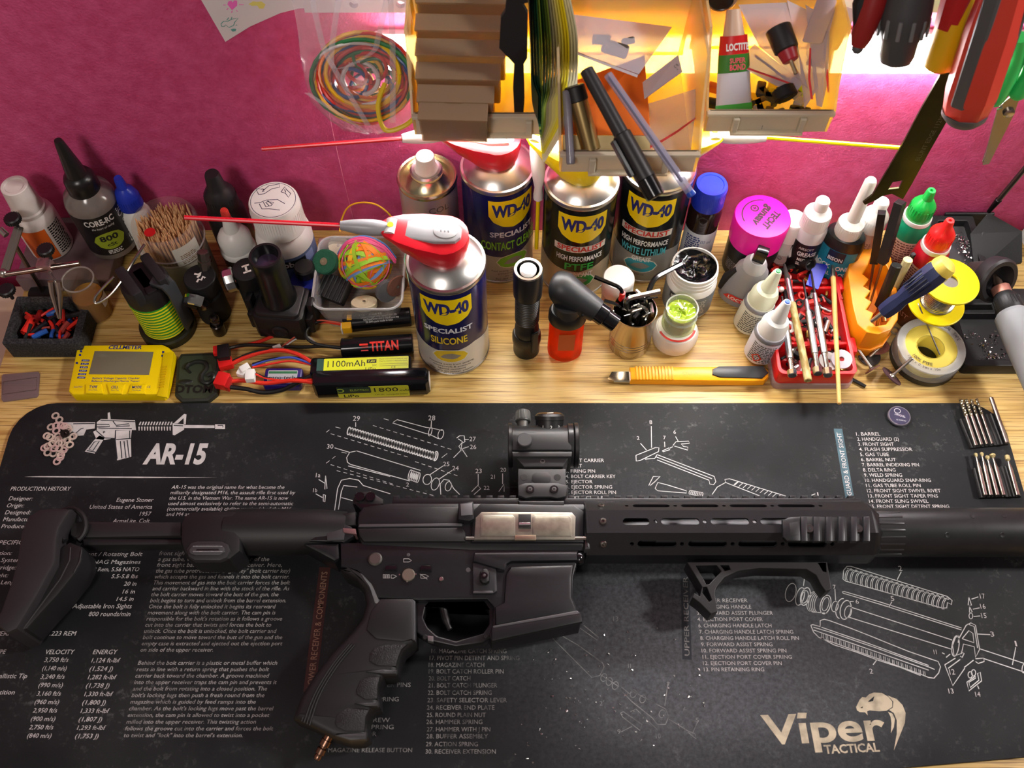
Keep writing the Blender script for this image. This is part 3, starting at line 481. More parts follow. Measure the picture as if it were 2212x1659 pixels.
m = M(); m.poly(pts(zz(*K, [(1045, 1160), (1095, 1118), (1085, 1155), (1060, 1162)])), PZ + 0.004); m.poly(pts(zz(*K, [(990, 1205), (1010, 1195), (1005, 1210)])), PZ + 0.004); part(gm, 'logo_detail', m, ink('1b1d20'), 0)
# ------------------------------------------------------------------ the airsoft rifle, lying on its left side
GUN = mt('1d1d1f', 0.37, 0.25, var=0.25, vs=2.0, bump=0.08, bs=30); GUN2 = mt('131314', 0.5, bump=0.12, bs=40); GUNR = mt('161617', 0.5, bump=1.0, bs=9); DARK = mt('0a0a0b', 0.5)
DUST = mt('8d8a80', 0.34, 0.85, var=0.5, vs=1.2, col2='b8b59c'); EDGE = mt('5a5a5c', 0.35, 0.5)
HC = 3.0; RY = at(1106, 1150, HC).y
rf = thing('rifle', 'black airsoft rifle with red dot sight lying on the gun mat', 'rifle', (0, RY, MZ))
def q(l, h): o = []; [o.append((at(x, y, h).x, at(x, y, h).y - RY)) for x, y in l]; return o
def slab(name, l, h0, h1, mat, b=0.12, bb=0.05, parent=None, h=None, label=None, sm=35):   # outline seen at its top height
    return part(parent or rf, name, M().prism(q(l, h if h else h1), h0 - MZ, h1 - MZ, b, bb), mat, sm, label)
def X(px, h=5.0): return at(px, 1150, h).x
def Yv(py, h): return at(1106, py, h).y - RY
HL = HC - MZ
def xlathe(name, prof, mat, n=40, cy=0.0, parent=None, sy=1.0, sz=1.0, lab=None, hz=HL):  # prof (px or cm x, r), axis along the barrel
    m = M(); m.T = Matrix.Translation((0, cy, hz)) @ Matrix.Diagonal((1, sy, sz, 1)) @ Matrix.Rotation(R(90), 4, 'Y')
    m.lathe([(r, x) for x, r in prof], n); return part(parent or rf, name, m, mat, 35, lab)
def knob(name, p, h, r, t, mat, parent=None, n=20, bev=0.04):   # round button standing on a face
    c = q([p], h + t)[0]; m = M(); m.lathe([(r, h - MZ - 0.15), (r, h - MZ + t - bev), (r - bev, h - MZ + t), (1e-4, h - MZ + t)], n, c); return part(parent or rf, name, m, mat)
# handguard: eight facets, slotted where they show
a0 = 2.36; fw = 2 * a0 * math.tan(R(22.5)); hx0, hx1 = X(1272), X(1888)
def stad(x0, x1, r): return [(x0 + r + r * math.cos(R(90 + 180 * i / 8)), r * math.sin(R(90 + 180 * i / 8))) for i in range(9)] + [(x1 - r + r * math.cos(R(-90 + 180 * i / 8)), r * math.sin(R(-90 + 180 * i / 8))) for i in range(9)]
def zx(v, h=5.0): return X(1180 + v / 3.072, h)
rows = {45: ([(585, 835), (910, 1163), (1238, 1490), (1562, 1812)], [545, 872, 1200, 1525, 1850]), 90: ([(512, 690), (768, 1025), (1100, 1357), (1432, 1640)], [730, 1060, 1393]), 135: ([(600, 858), (935, 1190), (1265, 1520), (1592, 1848)], [563, 893, 1227, 1557, 1885])}
hg = M()
for ph in range(0, 360, 45):
    c, s_ = math.cos(R(ph)), math.sin(R(ph)); hg.T = Matrix(((1, 0, 0, 0), (0, s_, c, a0 * c), (0, -c, s_, a0 * s_ + HL), (0, 0, 0, 1)))
    ho = []
    if ph in rows:
        hh = HC + a0 * s_
        for u, v in rows[ph][0]: ho.append(stad(zx(u, hh), zx(v, hh), 0.3))
        for u in rows[ph][1]: ho.append(circ(zx(u, hh), 0, 0.17, 10))
    e = [(hx0, -fw / 2), (hx1, -fw / 2), (hx1, fw / 2), (hx0, fw / 2)]
    hg.plate(e, ho, -0.22, 0.0)
hg.T = None; hgo = part(rf, 'handguard', hg, GUN, 30)
m = M(); m.T = Matrix.Translation((0, 0, HL)) @ Matrix.Rotation(R(90), 4, 'Y') @ Matrix.Rotation(R(22.5), 4, 'Z')
rr = a0 / math.cos(R(22.5)); m.lathe([(rr - 0.25, hx0 - 0.25), (rr - 0.02, hx0 - 0.2), (rr - 0.02, hx0 - 0.0), (rr - 0.3, hx0 + 0.05)], 8); m.lathe([(rr - 0.4, hx1 - 0.1), (rr, hx1), (rr - 0.1, hx1 + 0.35), (2.05, hx1 + 0.75), (1.5, hx1 + 0.75)], 8); part(rf, 'handguard_ring', m, GUN)
xlathe('barrel', [(hx0, 0.95), (X(1420), 0.95), (X(1422), 1.15), (X(1700), 1.15), (hx1, 1.1)], mt('545456', 0.5, 0.5), 24)
for py_, ph in ((1103, 45), (1142, 90), (1188, 135)):
    c, s_ = math.cos(R(ph)), math.sin(R(ph)); m = M(); m.T = Matrix(((1, 0, 0, X(1303)), (0, s_, c, a0 * c), (0, -c, s_, a0 * s_ + HL), (0, 0, 0, 1)))
    m.lathe([(0.3, -0.05), (0.3, 0.06), (0.24, 0.13), (0.12, 0.15), (0.11, 0.02), (1e-4, 0.02)], 16); part(rf, 'screw', m, mt('6b6660', 0.3, 0.9))
m = M(); m.text('P/N 008176', X(1295, 4.4), 0, 0, 0.17, X(1343, 4.4) - X(1295, 4.4), bold=0.02)
m.v = [(x, a0 * 0.7071 + 0.75 * 0.7071 + y * 0.7071 * -0.2 - 0.02 + 0.02, HL + a0 * 0.7071 - 0.53 + 0.03 + y * 0.2) for x, y, z in m.v]
m.v = [(x, y + 0.02, z + 0.02) for x, y, z in m.v]; part(rf, 'serial_text', m, mt('c8c8c4', 0.5), 0)
# suppressor
sx0, sx1 = X(1880), X(2330)
sp = xlathe('suppressor', [(sx0, 1.6), (sx0 + 0.05, 1.98), (sx0 + 0.3, 2.03), (sx1 - 0.3, 2.03), (sx1, 1.8)], mt('29292a', 0.4, 0.4, var=0.3, vs=0.8, bump=0.05, bs=20), 48)
for i in range(-3, 6):
    ph = R(90 + i * 16.5); c, s_ = math.cos(ph), math.sin(ph); m = M(); m.T = Matrix(((1, 0, 0, 0), (0, s_, c, 1.99 * c), (0, -c, s_, 1.99 * s_ + HL), (0, 0, 0, 1)))
    m.prism(stad(X(1903), X(1958), 0.1), -0.05, 0.075, 0.03); part(sp, 'flute', m, mt('3a3a3b', 0.35, 0.5))
for px_, a in ((2048, 118), (2167, 118), (2110, 72), (2180, 70)):
    c, s_ = math.cos(R(a)), math.sin(R(a)); m = M(); m.T = Matrix(((1, 0, 0, X(px_)), (0, s_, c, 2.02 * c), (0, -c, s_, 2.02 * s_ + HL), (0, 0, 0, 1))); m.lathe([(0.24, -0.03), (0.2, 0.03), (1e-4, 0.0)], 14); part(sp, 'set_screw', m, DARK)
for t, px_, a, wd in (('G&G ARMAMENT', 2122, 97, 2.3), ('G-SC', 2106, 92, 1.4)):
    m = M(); vs, fs = textgeo(t, 0.0, 0.0); x1 = max(v[0] for v in vs); k = wd / x1; o = []
    for vx, vy in vs: an = R(a - 25) + (vx * k) / 2.035; o.append((X(px_) + vy * 0.28, 2.036 * math.cos(an), HL + 2.036 * math.sin(an)))
    m.add(o, fs); part(sp, 'engraved_text', m, mt('101011', 0.6), 0)
# top rail, teeth cut on one bar
m = M(); y0 = a0 + 0.02; rx0, rx1 = X(845, 3.4), X(1866, 3.4)
m.box(rx0, rx1, y0 - 0.5, y0 + 0.28, HL - 1.02, HL + 1.02, 0.08); n_ = 40; st = (rx1 - rx0) / n_
for i in range(n_): m.prism([(rx0 + i * st + 0.02, y0 + 0.2), (rx0 + i * st + 0.56 * st, y0 + 0.2), (rx0 + i * st + 0.56 * st, y0 + 0.52), (rx0 + i * st + 0.02, y0 + 0.52)], HL - 1.0, HL + 1.0, 0.06, 0.06)
part(rf, 'top_rail', m, GUN)
# short accessory rail on the upper facet
hr = HC + a0; rail = slab('side_rail', [(1690, 1124), (1704, 1117), (1735, 1115), (1880, 1119), (1880, 1168), (1715, 1170), (1692, 1160)], hr, hr + 0.3, DARK, 0.06)
for i, x in enumerate((1729, 1756, 1783, 1810, 1837, 1864)):
    slab('rail_tooth', [(x + 1, 1115), (x + 15, 1115), (x + 16, 1169), (x + 2, 1169)], hr + 0.2, hr + 0.62, mt('2c2c2e', 0.34, 0.3), 0.1, 0, rail)
slab('end_stop', [(1690, 1122), (1712, 1116), (1728, 1118), (1730, 1168), (1700, 1168), (1692, 1160)], hr + 0.3, hr + 0.66, GUN, 0.12, 0, rail); slab('end_stop_pocket', [(1705, 1130), (1724, 1126), (1726, 1155), (1708, 1158)], hr + 0.6, hr + 0.68, DARK, 0.02, 0, rail)
for x in (1749, 1855): knob('screw', (x, 1141), hr + 0.35, 0.36, 0.2, mt('4a4846', 0.3, 0.8), rail); knob('hex_socket', (x, 1141), hr + 0.5, 0.15, 0.07, DARK, rail, 6, 0.01)
# foregrip
fh = HC + 0.85
m = M(); m.plate(q([(1484, 1214), (1787, 1214), (1791, 1240), (1796, 1272), (1784, 1277), (1774, 1264), (1763, 1242), (1742, 1229), (1640, 1227), (1595, 1233), (1565, 1247), (1548, 1268), (1544, 1280), (1550, 1320), (1536, 1326), (1512, 1302), (1496, 1290), (1500, 1281), (1512, 1288), (1517, 1268), (1502, 1243)], fh),
    [q([(1503, 1222), (1548, 1221), (1558, 1234), (1532, 1262), (1526, 1262)], fh), q([(1519, 1268), (1527, 1268), (1538, 1296), (1532, 1300), (1517, 1280)], fh), q([(1768, 1217), (1783, 1216), (1784, 1235), (1778, 1234)], fh), q([(1556, 1221), (1574, 1221), (1578, 1230), (1566, 1233)], fh)], fh - 1.9 - MZ, fh - MZ, 0.05); part(rf, 'foregrip', m, GUN2)
# upper receiver
uh = HC + 1.55
up = slab('upper_receiver', [(772, 1160), (768, 1128), (772, 1104), (784, 1090), (845, 1082), (1262, 1084), (1271, 1096), (1272, 1184), (1262, 1192), (1018, 1190), (778, 1178)], HC - 1.5, uh, GUN, 0.55, 0.5)
slab('receiver_step', [(777, 1106), (786, 1096), (990, 1094), (1002, 1128), (1002, 1135), (773, 1137), (773, 1120)], uh - 0.2, uh + 0.12, GUN, 0.12, 0, up)
slab('receiver_rib', [(772, 1140), (1000, 1138), (1006, 1150), (1006, 1170), (785, 1170), (776, 1158)], uh - 0.3, uh + 0.2, mt('19191a', 0.5, 0.2), 0.2, 0, up)
slab('charging_groove', [(777, 1132), (998, 1130), (998, 1136), (774, 1138)], uh, uh + 0.16, EDGE, 0.03, 0, up)
slab('shell_deflector', [(990, 1086), (1022, 1083), (1024, 1120), (1014, 1125), (990, 1122)], uh - 0.2, uh + 0.75, GUN, 0.1, 0, up); slab('deflector_face', [(994, 1088), (1020, 1086), (1021, 1112), (996, 1114)], uh + 0.5, uh + 0.8, mt('6a6b6d', 0.4, 0.5), 0.06, 0, up)
slab('port_frame', [(1020, 1104), (1038, 1086), (1240, 1090), (1262, 1104), (1262, 1172), (1018, 1172)], uh - 0.2, uh + 0.22, GUN, 0.2, 0, up)
dc = slab('dust_cover', [(1027, 1118), (1040, 1105), (1235, 1106), (1244, 1116), (1242, 1166), (1024, 1166)], uh + 0.1, uh + 0.42, DUST, 0.1, 0)
for x0, x1 in ((1037, 1113), (1150, 1234)):
    slab('panel', [(x0 + 6, 1112), (x1 - 6, 1112), (x1, 1118), (x1, 1158), (x0, 1158), (x0, 1118)], uh + 0.35, uh + 0.47, DUST, 0.05, 0, dc); slab('panel_recess', [(x0 + 8, 1116), (x1 - 8, 1116), (x1 - 4, 1120), (x1 - 4, 1156), (x0 + 4, 1156), (x0 + 4, 1120)], uh + 0.40, uh + 0.475, mt('a3a08e', 0.3, 0.8, var=0.6, vs=1.5, col2='77756a'), 0.02, 0, dc)
slab('latch', [(1120, 1110), (1147, 1110), (1147, 1140), (1120, 1140)], uh + 0.35, uh + 0.6, mt('3a3a3a', 0.35, 0.6), 0.05, 0, dc); slab('latch_lip', [(1121, 1128), (1146, 1128), (1146, 1134), (1121, 1134)], uh + 0.55, uh + 0.68, mt('c8c8c4', 0.25, 0.9), 0.03, 0, dc)
slab('hinge_clip', [(1112, 1155), (1158, 1155), (1158, 1167), (1112, 1167)], uh + 0.3, uh + 0.5, mt('a89c84', 0.3, 0.9), 0.05, 0, dc)
m = M(); y_ = Yv(1162, uh + 0.3); m.tube([(X(1006), y_, uh + 0.2 - MZ), (X(1275), y_, uh + 0.2 - MZ)], 0.14, 10); part(rf, 'hinge_rod', m, STEEL)
slab('barrel_nut_edge', [(1262, 1096), (1276, 1100), (1276, 1186), (1262, 1188)], HC - 1.2, uh + 0.2, mt('4b4b4c', 0.35, 0.6), 0.3, 0.3)
# rear sight and end of the receiver
rs = slab('rear_sight', [(763, 1076), (770, 1062), (800, 1060), (815, 1070), (828, 1078), (828, 1090), (812, 1098), (775, 1098), (762, 1088)], HC - 0.9, HC + 1.0, BLK, 0.15, 0.1)
for x in (777, 800): knob('sight_knob', (x, 1072), HC + 1.0, 0.42, 0.25, BLKG, rs)
slab('sight_base', [(765, 1088), (826, 1086), (824, 1100), (780, 1103)], HC - 1, HC + 1.25, BLKG, 0.12, 0, rs)
slab('end_collar', [(736, 1106), (770, 1102), (772, 1135), (735, 1138)], HC - 1.4, HC + 1.45, GUN2, 0.4, 0.3)
slab('end_plate', [(668, 1168), (732, 1124), (760, 1138), (764, 1158), (742, 1172), (738, 1170)], HC - 1.3, HC + 1.5, GUN, 0.12); slab('end_plate_face', [(705, 1150), (740, 1140), (746, 1145), (742, 1166), (706, 1168)], HC + 1.3, HC + 1.62, mt('48494b', 0.4, 0.5), 0.1, 0)
slab('end_plate_lower', [(655, 1175), (732, 1172), (734, 1206), (722, 1212), (690, 1195)], HC - 1.3, HC + 1.35, GUN, 0.3); slab('takedown_tab', [(740, 1140), (768, 1142), (770, 1154), (742, 1150)], HC, HC + 1.66, mt('8a6a6a', 0.35, 0.6), 0.05, 0)
# lower receiver
lh = HC + 1.35
low = slab('lower_receiver', [(735, 1172), (1248, 1168), (1250, 1200), (1244, 1225), (1238, 1246), (1237, 1290), (1247, 1316), (1257, 1336), (1253, 1347), (1062, 1386), (1056, 1372), (1064, 1350), (1066, 1310), (1052, 1294), (905, 1296), (815, 1291), (802, 1262), (772, 1232), (736, 1224)], HC - 1.35, lh, GUN, 0.14, 0.1)
slab('magazine_well', [(1088, 1300), (1092, 1240), (1104, 1222), (1240, 1218), (1236, 1248), (1236, 1290), (1248, 1320), (1070, 1352), (1068, 1310)], lh - 0.1, lh + 0.32, GUN, 0.3, 0, low)
slab('well_lip', [(1062, 1352), (1246, 1318), (1256, 1326), (1258, 1343), (1062, 1385)], lh - 0.1, lh + 0.38, GUN, 0.12, 0, low); slab('well_lip_edge', [(1064, 1352), (1246, 1319), (1254, 1325), (1066, 1356)], lh + 0.3, lh + 0.41, EDGE, 0.03, 0, low)
slab('receiver_bar', [(1024, 1193), (1246, 1192), (1248, 1210), (1105, 1212), (1094, 1218), (1090, 1232), (1022, 1212)], lh - 0.1, lh + 0.48, GUN, 0.14, 0, low); slab('bar_edge', [(1026, 1194), (1246, 1193), (1246, 1197), (1026, 1198)], lh + 0.4, lh + 0.5, EDGE, 0.03, 0, low)
slab('catch_fence', [(1020, 1214), (1072, 1214), (1074, 1276), (1068, 1281), (1022, 1281)], lh - 0.1, lh + 0.25, mt('2c2c2e', 0.45, 0.3), 0.15, 0, low); slab('fence_edge', [(1022, 1276), (1064, 1276), (1066, 1281), (1022, 1281)], lh + 0.15, lh + 0.3, EDGE, 0.04, 0, low)
mc = slab('magazine_catch', [(1036, 1235), (1044, 1227), (1052, 1227), (1058, 1235), (1057, 1254), (1050, 1260), (1042, 1259), (1036, 1252)], lh + 0.1, lh + 0.75, BLK, 0.2, 0, low); knob('catch_pin', (1046, 1242), lh + 0.75, 0.28, 0.06, BLKG, low); knob('catch_center', (1046, 1242), lh + 0.8, 0.12, 0.05, mt('777777', 0.3, 0.8), low)
knob('takedown_pin', (810, 1206), lh, 0.56, 0.22, mt('6c6a64', 0.35, 0.8), low, 24, 0.12); knob('selector_hub', (882, 1241), lh, 0.52, 0.2, mt('8a8778', 0.35, 0.8), low, 24, 0.05); knob('receiver_pin', (953, 1250), lh, 0.18, 0.12, STEEL, low); knob('receiver_pin', (1011, 1231), lh, 0.2, 0.05, EDGE, low); knob('receiver_pin', (882, 1198), lh, 0.15, 0.04, EDGE, low)
for x, y in ((863, 1241), (898, 1240), (879, 1256)): knob('detent', (x, y), lh, 0.07, 0.05, STEEL, low, 8, 0.01)
for x0, x1, y0_, y1_ in ((830, 857, 1221, 1234), (906, 932, 1221, 1234)): slab('selector_stop', [(x0, y1_), (x0 + 2, y0_ + 3), (x0 + 5, y0_), (x1 - 3, y0_), (x1, y0_ + 4), (x1, y1_)], lh - 0.1, lh + 0.28, BLKG, 0.08, 0, low)
m = M()                                              # fire selector pictograms
def bl(l, wd=0.05): m.ribbon(q(l, lh), wd, lh - MZ + 0.006)
bl([(872, 1207), (883, 1207), (889, 1211), (883, 1214), (872, 1214), (872, 1207)]); bl([(845, 1242), (850, 1242), (857, 1245), (850, 1249), (845, 1249), (845, 1242)])
for x in (828, 833, 838): bl([(x, 1241), (x + 3, 1241), (x + 3, 1249), (x, 1249), (x, 1241)])
bl([(909, 1241), (909, 1249), (918, 1249), (926, 1245), (918, 1241), (909, 1241)]); bl([(907, 1240), (923, 1251)])
part(low, 'selector_marks', m, mt('9a9a98', 0.5), 0)
m = M(); m.ball((q([(1252, 1205)], lh)[0][0], q([(1252, 1205)], lh)[0][1], lh - MZ - 0.1), 0.5, 20, (0.85, 1.1, 1)); part(low, 'pivot_pin', m, mt('3c3c3e', 0.15, 0.9))
# trigger guard and trigger
gh = HC + 0.75
m = M(); m.plate(q([(898, 1293), (1066, 1292), (1068, 1372), (1042, 1388), (985, 1396), (930, 1384), (900, 1366)], gh), [q([(932, 1298), (1040, 1295), (1056, 1318), (1057, 1348), (1044, 1368), (985, 1385), (945, 1374), (924, 1356), (914, 1334), (919, 1312)], gh)], gh - 1.5 - MZ, gh - MZ, 0.1); tg = part(rf, 'trigger_guard', m, GUN)
for x, y in ((918, 1376), (1049, 1374)): knob('roll_pin', (x, y), gh, 0.2, 0.04, DARK, tg)
slab('guard_clip', [(923, 1373), (936, 1374), (936, 1386), (924, 1384)], gh - 0.5, gh + 0.1, mt('8f8f90', 0.3, 0.8), 0.05, 0, tg)
m = M(); th = HC + 0.3; P = q([(955, 1293), (957, 1310), (962, 1335), (972, 1360)], th); m.tube(smooth_path([(x, y, th - MZ) for x, y in P], 4), [0.42] * 5 + [0.32] * 5 + [0.22] * 3, 10); tr_ = part(rf, 'trigger', m, BLK)
# pistol grip
gr_h = HC + 1.45
go = [(733, 1226), (756, 1222), (786, 1236), (808, 1260), (820, 1290), (888, 1290), (898, 1298), (898, 1384), (884, 1394), (871, 1404), (863, 1420), (859, 1440), (858, 1452), (846, 1459), (828, 1460), (820, 1472), (816, 1490), (818, 1512), (819, 1524), (806, 1529), (797, 1538), (791, 1556), (793, 1575), (794, 1592), (780, 1601), (755, 1602), (715, 1590), (668, 1566), (632, 1552), (634, 1540), (648, 1503), (680, 1452), (720, 1402), (758, 1364), (780, 1335), (789, 1303), (785, 1272), (768, 1248), (742, 1236)]
gp = slab('pistol_grip', go, HC - 1.4, gr_h, GUN2, 0.5, 0.06, sm=50)
slab('grip_shoulder', [(822, 1292), (888, 1292), (893, 1300), (893, 1380), (870, 1386), (812, 1380), (790, 1360), (800, 1320)], gr_h - 0.2, gr_h + 0.12, GUN2, 0.2, 0, gp); slab('grip_edge', [(888, 1292), (897, 1298), (897, 1384), (886, 1380), (886, 1300)], gr_h - 0.4, gr_h + 0.05, mt('333436', 0.5), 0.1, 0, gp)
for l in ([(798, 1410), (808, 1397), (835, 1391), (880, 1391), (868, 1402), (860, 1420), (856, 1440), (815, 1438), (797, 1428)], [(768, 1490), (778, 1468), (798, 1460), (822, 1460), (816, 1480), (815, 1510), (790, 1512), (770, 1500)], [(722, 1560), (728, 1540), (750, 1528), (800, 1530), (790, 1548), (788, 1580), (745, 1580), (726, 1570)]):
    slab('grip_pad', l, gr_h - 0.35, gr_h + 0.1, GUNR, 0.18, 0, gp)
for l in ([(826, 1444), (858, 1446), (856, 1456), (828, 1456), (790, 1450)], [(790, 1516), (818, 1515), (816, 1526), (790, 1526), (766, 1518)], [(740, 1584), (792, 1582), (790, 1598), (756, 1600), (722, 1588)]):
    slab('finger_ridge', l, gr_h - 0.3, gr_h + 0.22, mt('2b2b2c', 0.5), 0.2, 0, gp)
for i in range(5):
    m = M(); d = i * 5.5; P = q([(744 + d, 1392), (705 + d, 1440), (668 + d, 1502), (646 + d, 1556 + d * 0.5)], gr_h - 0.25 + i * 0.08); m.tube(smooth_path([(x, y, gr_h + (-0.36, -0.12, -0.01, 0.02, 0.02)[i] - MZ) for x, y in P], 5), 0.075, 6); part(gp, 'backstrap_rib', m, mt('0a0a0b', 0.6))
m = M(); p0 = q([(712, 1588)], HC)[0]; p1 = q([(684, 1640)], HC - 0.6)[0]; a = Vector((p0[0], p0[1], HL)); b = Vector((p1[0], p1[1], HL - 0.6)); L_ = (b - a).length
m.sweep(a, b, [(0.36, 0), (0.36, L_ * 0.18), (0.42, L_ * 0.2), (0.42, L_ * 0.42), (0.26, L_ * 0.45), (0.24, L_ * 0.52), (0.36, L_ * 0.56), (0.38, L_ * 0.76), (0.26, L_ * 0.8), (0.3, L_ * 0.9), (0.24, L_), (0.12, L_), (0.12, L_ * 0.9), (1e-4, L_ * 0.9)], 14); part(rf, 'air_fitting', m, mt('7d5f4e', 0.28, 0.95))
# stock
xs = lambda px: X(px, HC + 1.8)
xlathe('stock_tube', [(xs(470), 1.6), (xs(478), 1.85), (xs(520), 1.95), (xs(640), 1.92), (xs(700), 1.8), (xs(742), 1.65), (xs(745), 1.2)], GUN2, 40, 0.05)
st_ = slab('stock_housing', [(388, 1130), (396, 1112), (412, 1102), (500, 1100), (520, 1104), (520, 1190), (496, 1209), (415, 1208), (396, 1196), (388, 1170)], HC - 1.7, HC + 1.75, GUN2, 0.5, 0.4)
slab('button_rim', [(402, 1186), (412, 1172), (425, 1168), (478, 1168), (492, 1175), (497, 1190), (490, 1204), (475, 1210), (420, 1210), (406, 1202)], HC + 1.4, HC + 1.95, mt('2a2a2b', 0.45), 0.15, 0, st_)
slab('release_button', [(408, 1188), (416, 1178), (428, 1176), (472, 1176), (484, 1182), (485, 1192), (474, 1199), (422, 1199), (410, 1195)], HC + 1.85, HC + 2.1, mt('3d3d3e', 0.5), 0.06, 0, st_)
m = M()
for i in range(22):
    for j in range(2):
        c = q([(418 + i * 2.9, 1180.5 + j * 11)], HC + 2.1)[0]; m.ball((c[0], c[1], HC + 2.1 - MZ), 0.07, 6)
part(st_, 'button_knurl', m, mt('6f6f70', 0.4, 0.5)); slab('button_slot', [(424, 1186), (472, 1185), (474, 1189), (424, 1190)], HC + 2.05, HC + 2.115, DARK, 0.01, 0, st_)
slab('stock_rod', [(150, 1128), (160, 1124), (392, 1126), (392, 1158), (160, 1162), (150, 1155)], HC - 0.6, HC + 0.75, mt('1d1b1c', 0.5), 0.3, 0.2); slab('stock_rod_lower', [(176, 1158), (210, 1156), (220, 1162), (392, 1164), (392, 1176), (180, 1178)], HC - 0.9, HC + 0.45, mt('19181a', 0.5), 0.15, 0.1)
bt = slab('butt_plate', [(84, 1099), (120, 1096), (154, 1098), (142, 1116), (127, 1140), (121, 1165), (118, 1214), (80, 1285), (36, 1358), (14, 1368), (-14, 1345), (0, 1320), (24, 1252), (34, 1215), (44, 1150), (60, 1115)], HC - 2.4, HC + 2.3, mt('211e20', 0.55), 0.3, 0.3)
slab('butt_rib', [(119, 1216), (125, 1185), (150, 1170), (176, 1180), (177, 1209), (162, 1238), (124, 1285), (87, 1325), (58, 1358), (38, 1364), (80, 1290)], HC - 1.9, HC + 1.4, GUN2, 0.25, 0.2, bt)
for l in ([(121, 1188), (116, 1216), (38, 1356)], [(152, 1182), (150, 1210), (130, 1250), (50, 1358)], [(176, 1188), (172, 1212), (160, 1236)]):
    m = M(); P = q(l, HC + 1.45); m.tube([(x, y, HC + 1.42 - MZ) for x, y in P], 0.05, 6); part(bt, 'butt_ridge', m, mt('3a393a', 0.35))
m = M(); P = [at(152 + 32 * math.cos(R(t)), 1134 - 36 * math.sin(R(t)), HC + 1.2) for t in range(-60, 250, 14)]; m.tube([(p.x, p.y - RY, HC + 1.1 - MZ) for p in P], 0.22, 8); part(bt, 'butt_loop', m, GUN2)
# red dot sight on its riser
oh = HC + 1.75
mount = slab('sight_riser', [(1119, 1012), (1222, 1012), (1222, 1045), (1228, 1052), (1222, 1071), (1200, 1074), (1140, 1074), (1119, 1070)], HC - 1.2, HC + 1.2, mt('2c2c2d', 0.42, 0.3), 0.08, 0.05)
slab('riser_window', [(1150, 1026), (1156, 1020), (1182, 1020), (1190, 1028), (1190, 1038), (1184, 1044), (1156, 1044), (1148, 1038)], HC + 1.1, HC + 1.23, DARK, 0.02, 0, mount)
for x in (1132, 1204): knob('riser_hole', (x, 1031), HC + 1.2, 0.3, 0.02, DARK, mount, 16, 0.005)
slab('clamp_face', [(1119, 1048), (1136, 1043), (1204, 1043), (1226, 1049), (1222, 1072), (1204, 1076), (1190, 1073), (1150, 1073), (1136, 1076), (1120, 1070)], HC + 1.0, HC + 1.42, mt('323233', 0.42, 0.3), 0.08, 0, mount)
for x in (1145, 1197): knob('clamp_screw', (x, 1056), HC + 1.42, 0.36, 0.14, mt('2a2a2a', 0.25, 0.6), mount); knob('hex_socket', (x, 1056), HC + 1.52, 0.2, 0.06, mt('8a8a8a', 0.3, 0.7), mount, 6, 0.01); knob('hex_well', (x, 1056), HC + 1.57, 0.14, 0.03, DARK, mount, 6, 0.005)
slab('rail_clamp', [(1119, 1081), (1220, 1081), (1217, 1094), (1122, 1094)], HC - 0.5, HC + 1.7, mt('161617', 0.45), 0.12, 0.05, mount)
oc = q([(1176, 962)], HC)[0]
dot = xlathe('red_dot_sight', [(X(1104, HC + 1), 1.5), (X(1106, HC + 1), 1.72), (X(1235, HC + 1), 1.72), (X(1238, HC + 1), 1.5)], mt('242425', 0.4, 0.2), 40, oc[1])
def ring(name, a, b, r, mat=BLK): xlathe(name, [(X(a, HC + 1), r - 0.35), (X(a, HC + 1), r - 0.06), (X(a, HC + 1) + 0.06, r), (X(b, HC + 1) - 0.06, r), (X(b, HC + 1), r - 0.06), (X(b, HC + 1), r - 0.35)], mat, 40, oc[1], dot)
ring('rear_ring', 1097, 1107, 1.95); ring('front_ring', 1233, 1247, 1.9, mt('2e2e2f', 0.3, 0.4)); ring('lens_ring', 1248, 1258, 1.98)
slab('sight_body', [(1105, 940), (1112, 932), (1234, 930), (1236, 938), (1236, 972), (1105, 972)], HC - 1.5, oh, mt('2b2b2c', 0.42, 0.2), 0.25, 0.2, dot)
slab('sight_step', [(1105, 975), (1236, 975), (1235, 986), (1108, 986)], HC - 1.5, oh - 0.05, mt('343435', 0.42, 0.2), 0.1, 0.2, dot); slab('sight_foot', [(1112, 986), (1230, 986), (1216, 1008), (1132, 1008)], HC - 1.4, HC + 1.35, mt('2f2f30', 0.42, 0.2), 0.08, 0, dot); knob('foot_screw', (1172, 996), HC + 1.35, 0.22, 0.05, mt('777777', 0.3, 0.7), dot); knob('foot_socket', (1172, 996), HC + 1.38, 0.14, 0.035, DARK, dot, 6, 0.005)
knob('side_cap', (1133, 949), oh - 0.2, 0.64, 0.75, mt('363637', 0.5), dot, 28, 0.06)
c0 = q([(1130, 918)], HC + 0.9)[0]; m = M(); m.T = Matrix.Translation((c0[0], oc[1] + 1.6, HL + 0.55)) @ Matrix.Rotation(R(-90), 4, 'X'); m.lathe([(0.5, -0.4), (0.5, 0.35), (0.62, 0.4), (0.64, 0.45), (0.64, 1.35), (0.58, 1.45), (1e-4, 1.45)], 30)
for i in range(30): t = 2 * PI * i / 30; m.box(0.64 * math.cos(t) - 0.03, 0.64 * math.cos(t) + 0.03, 0.64 * math.sin(t) - 0.03, 0.64 * math.sin(t) + 0.03, 0.5, 1.3)
part(dot, 'elevation_cap', m, mt('4b4c4a', 0.4, 0.4))
m = M(); bx = X(1193, HC + 1); m.T = Matrix.Translation((bx, oc[1] + 1.25, HL + 0.3)) @ Matrix.Rotation(R(-58), 4, 'X'); BT = m.T.copy()
m.lathe([(1.22, -0.4), (1.22, 0.95), (1.3, 1.0), (1.3, 1.35), (1.1, 1.55), (1e-4, 1.5)], 36); dial = part(dot, 'brightness_dial', m, BLK)
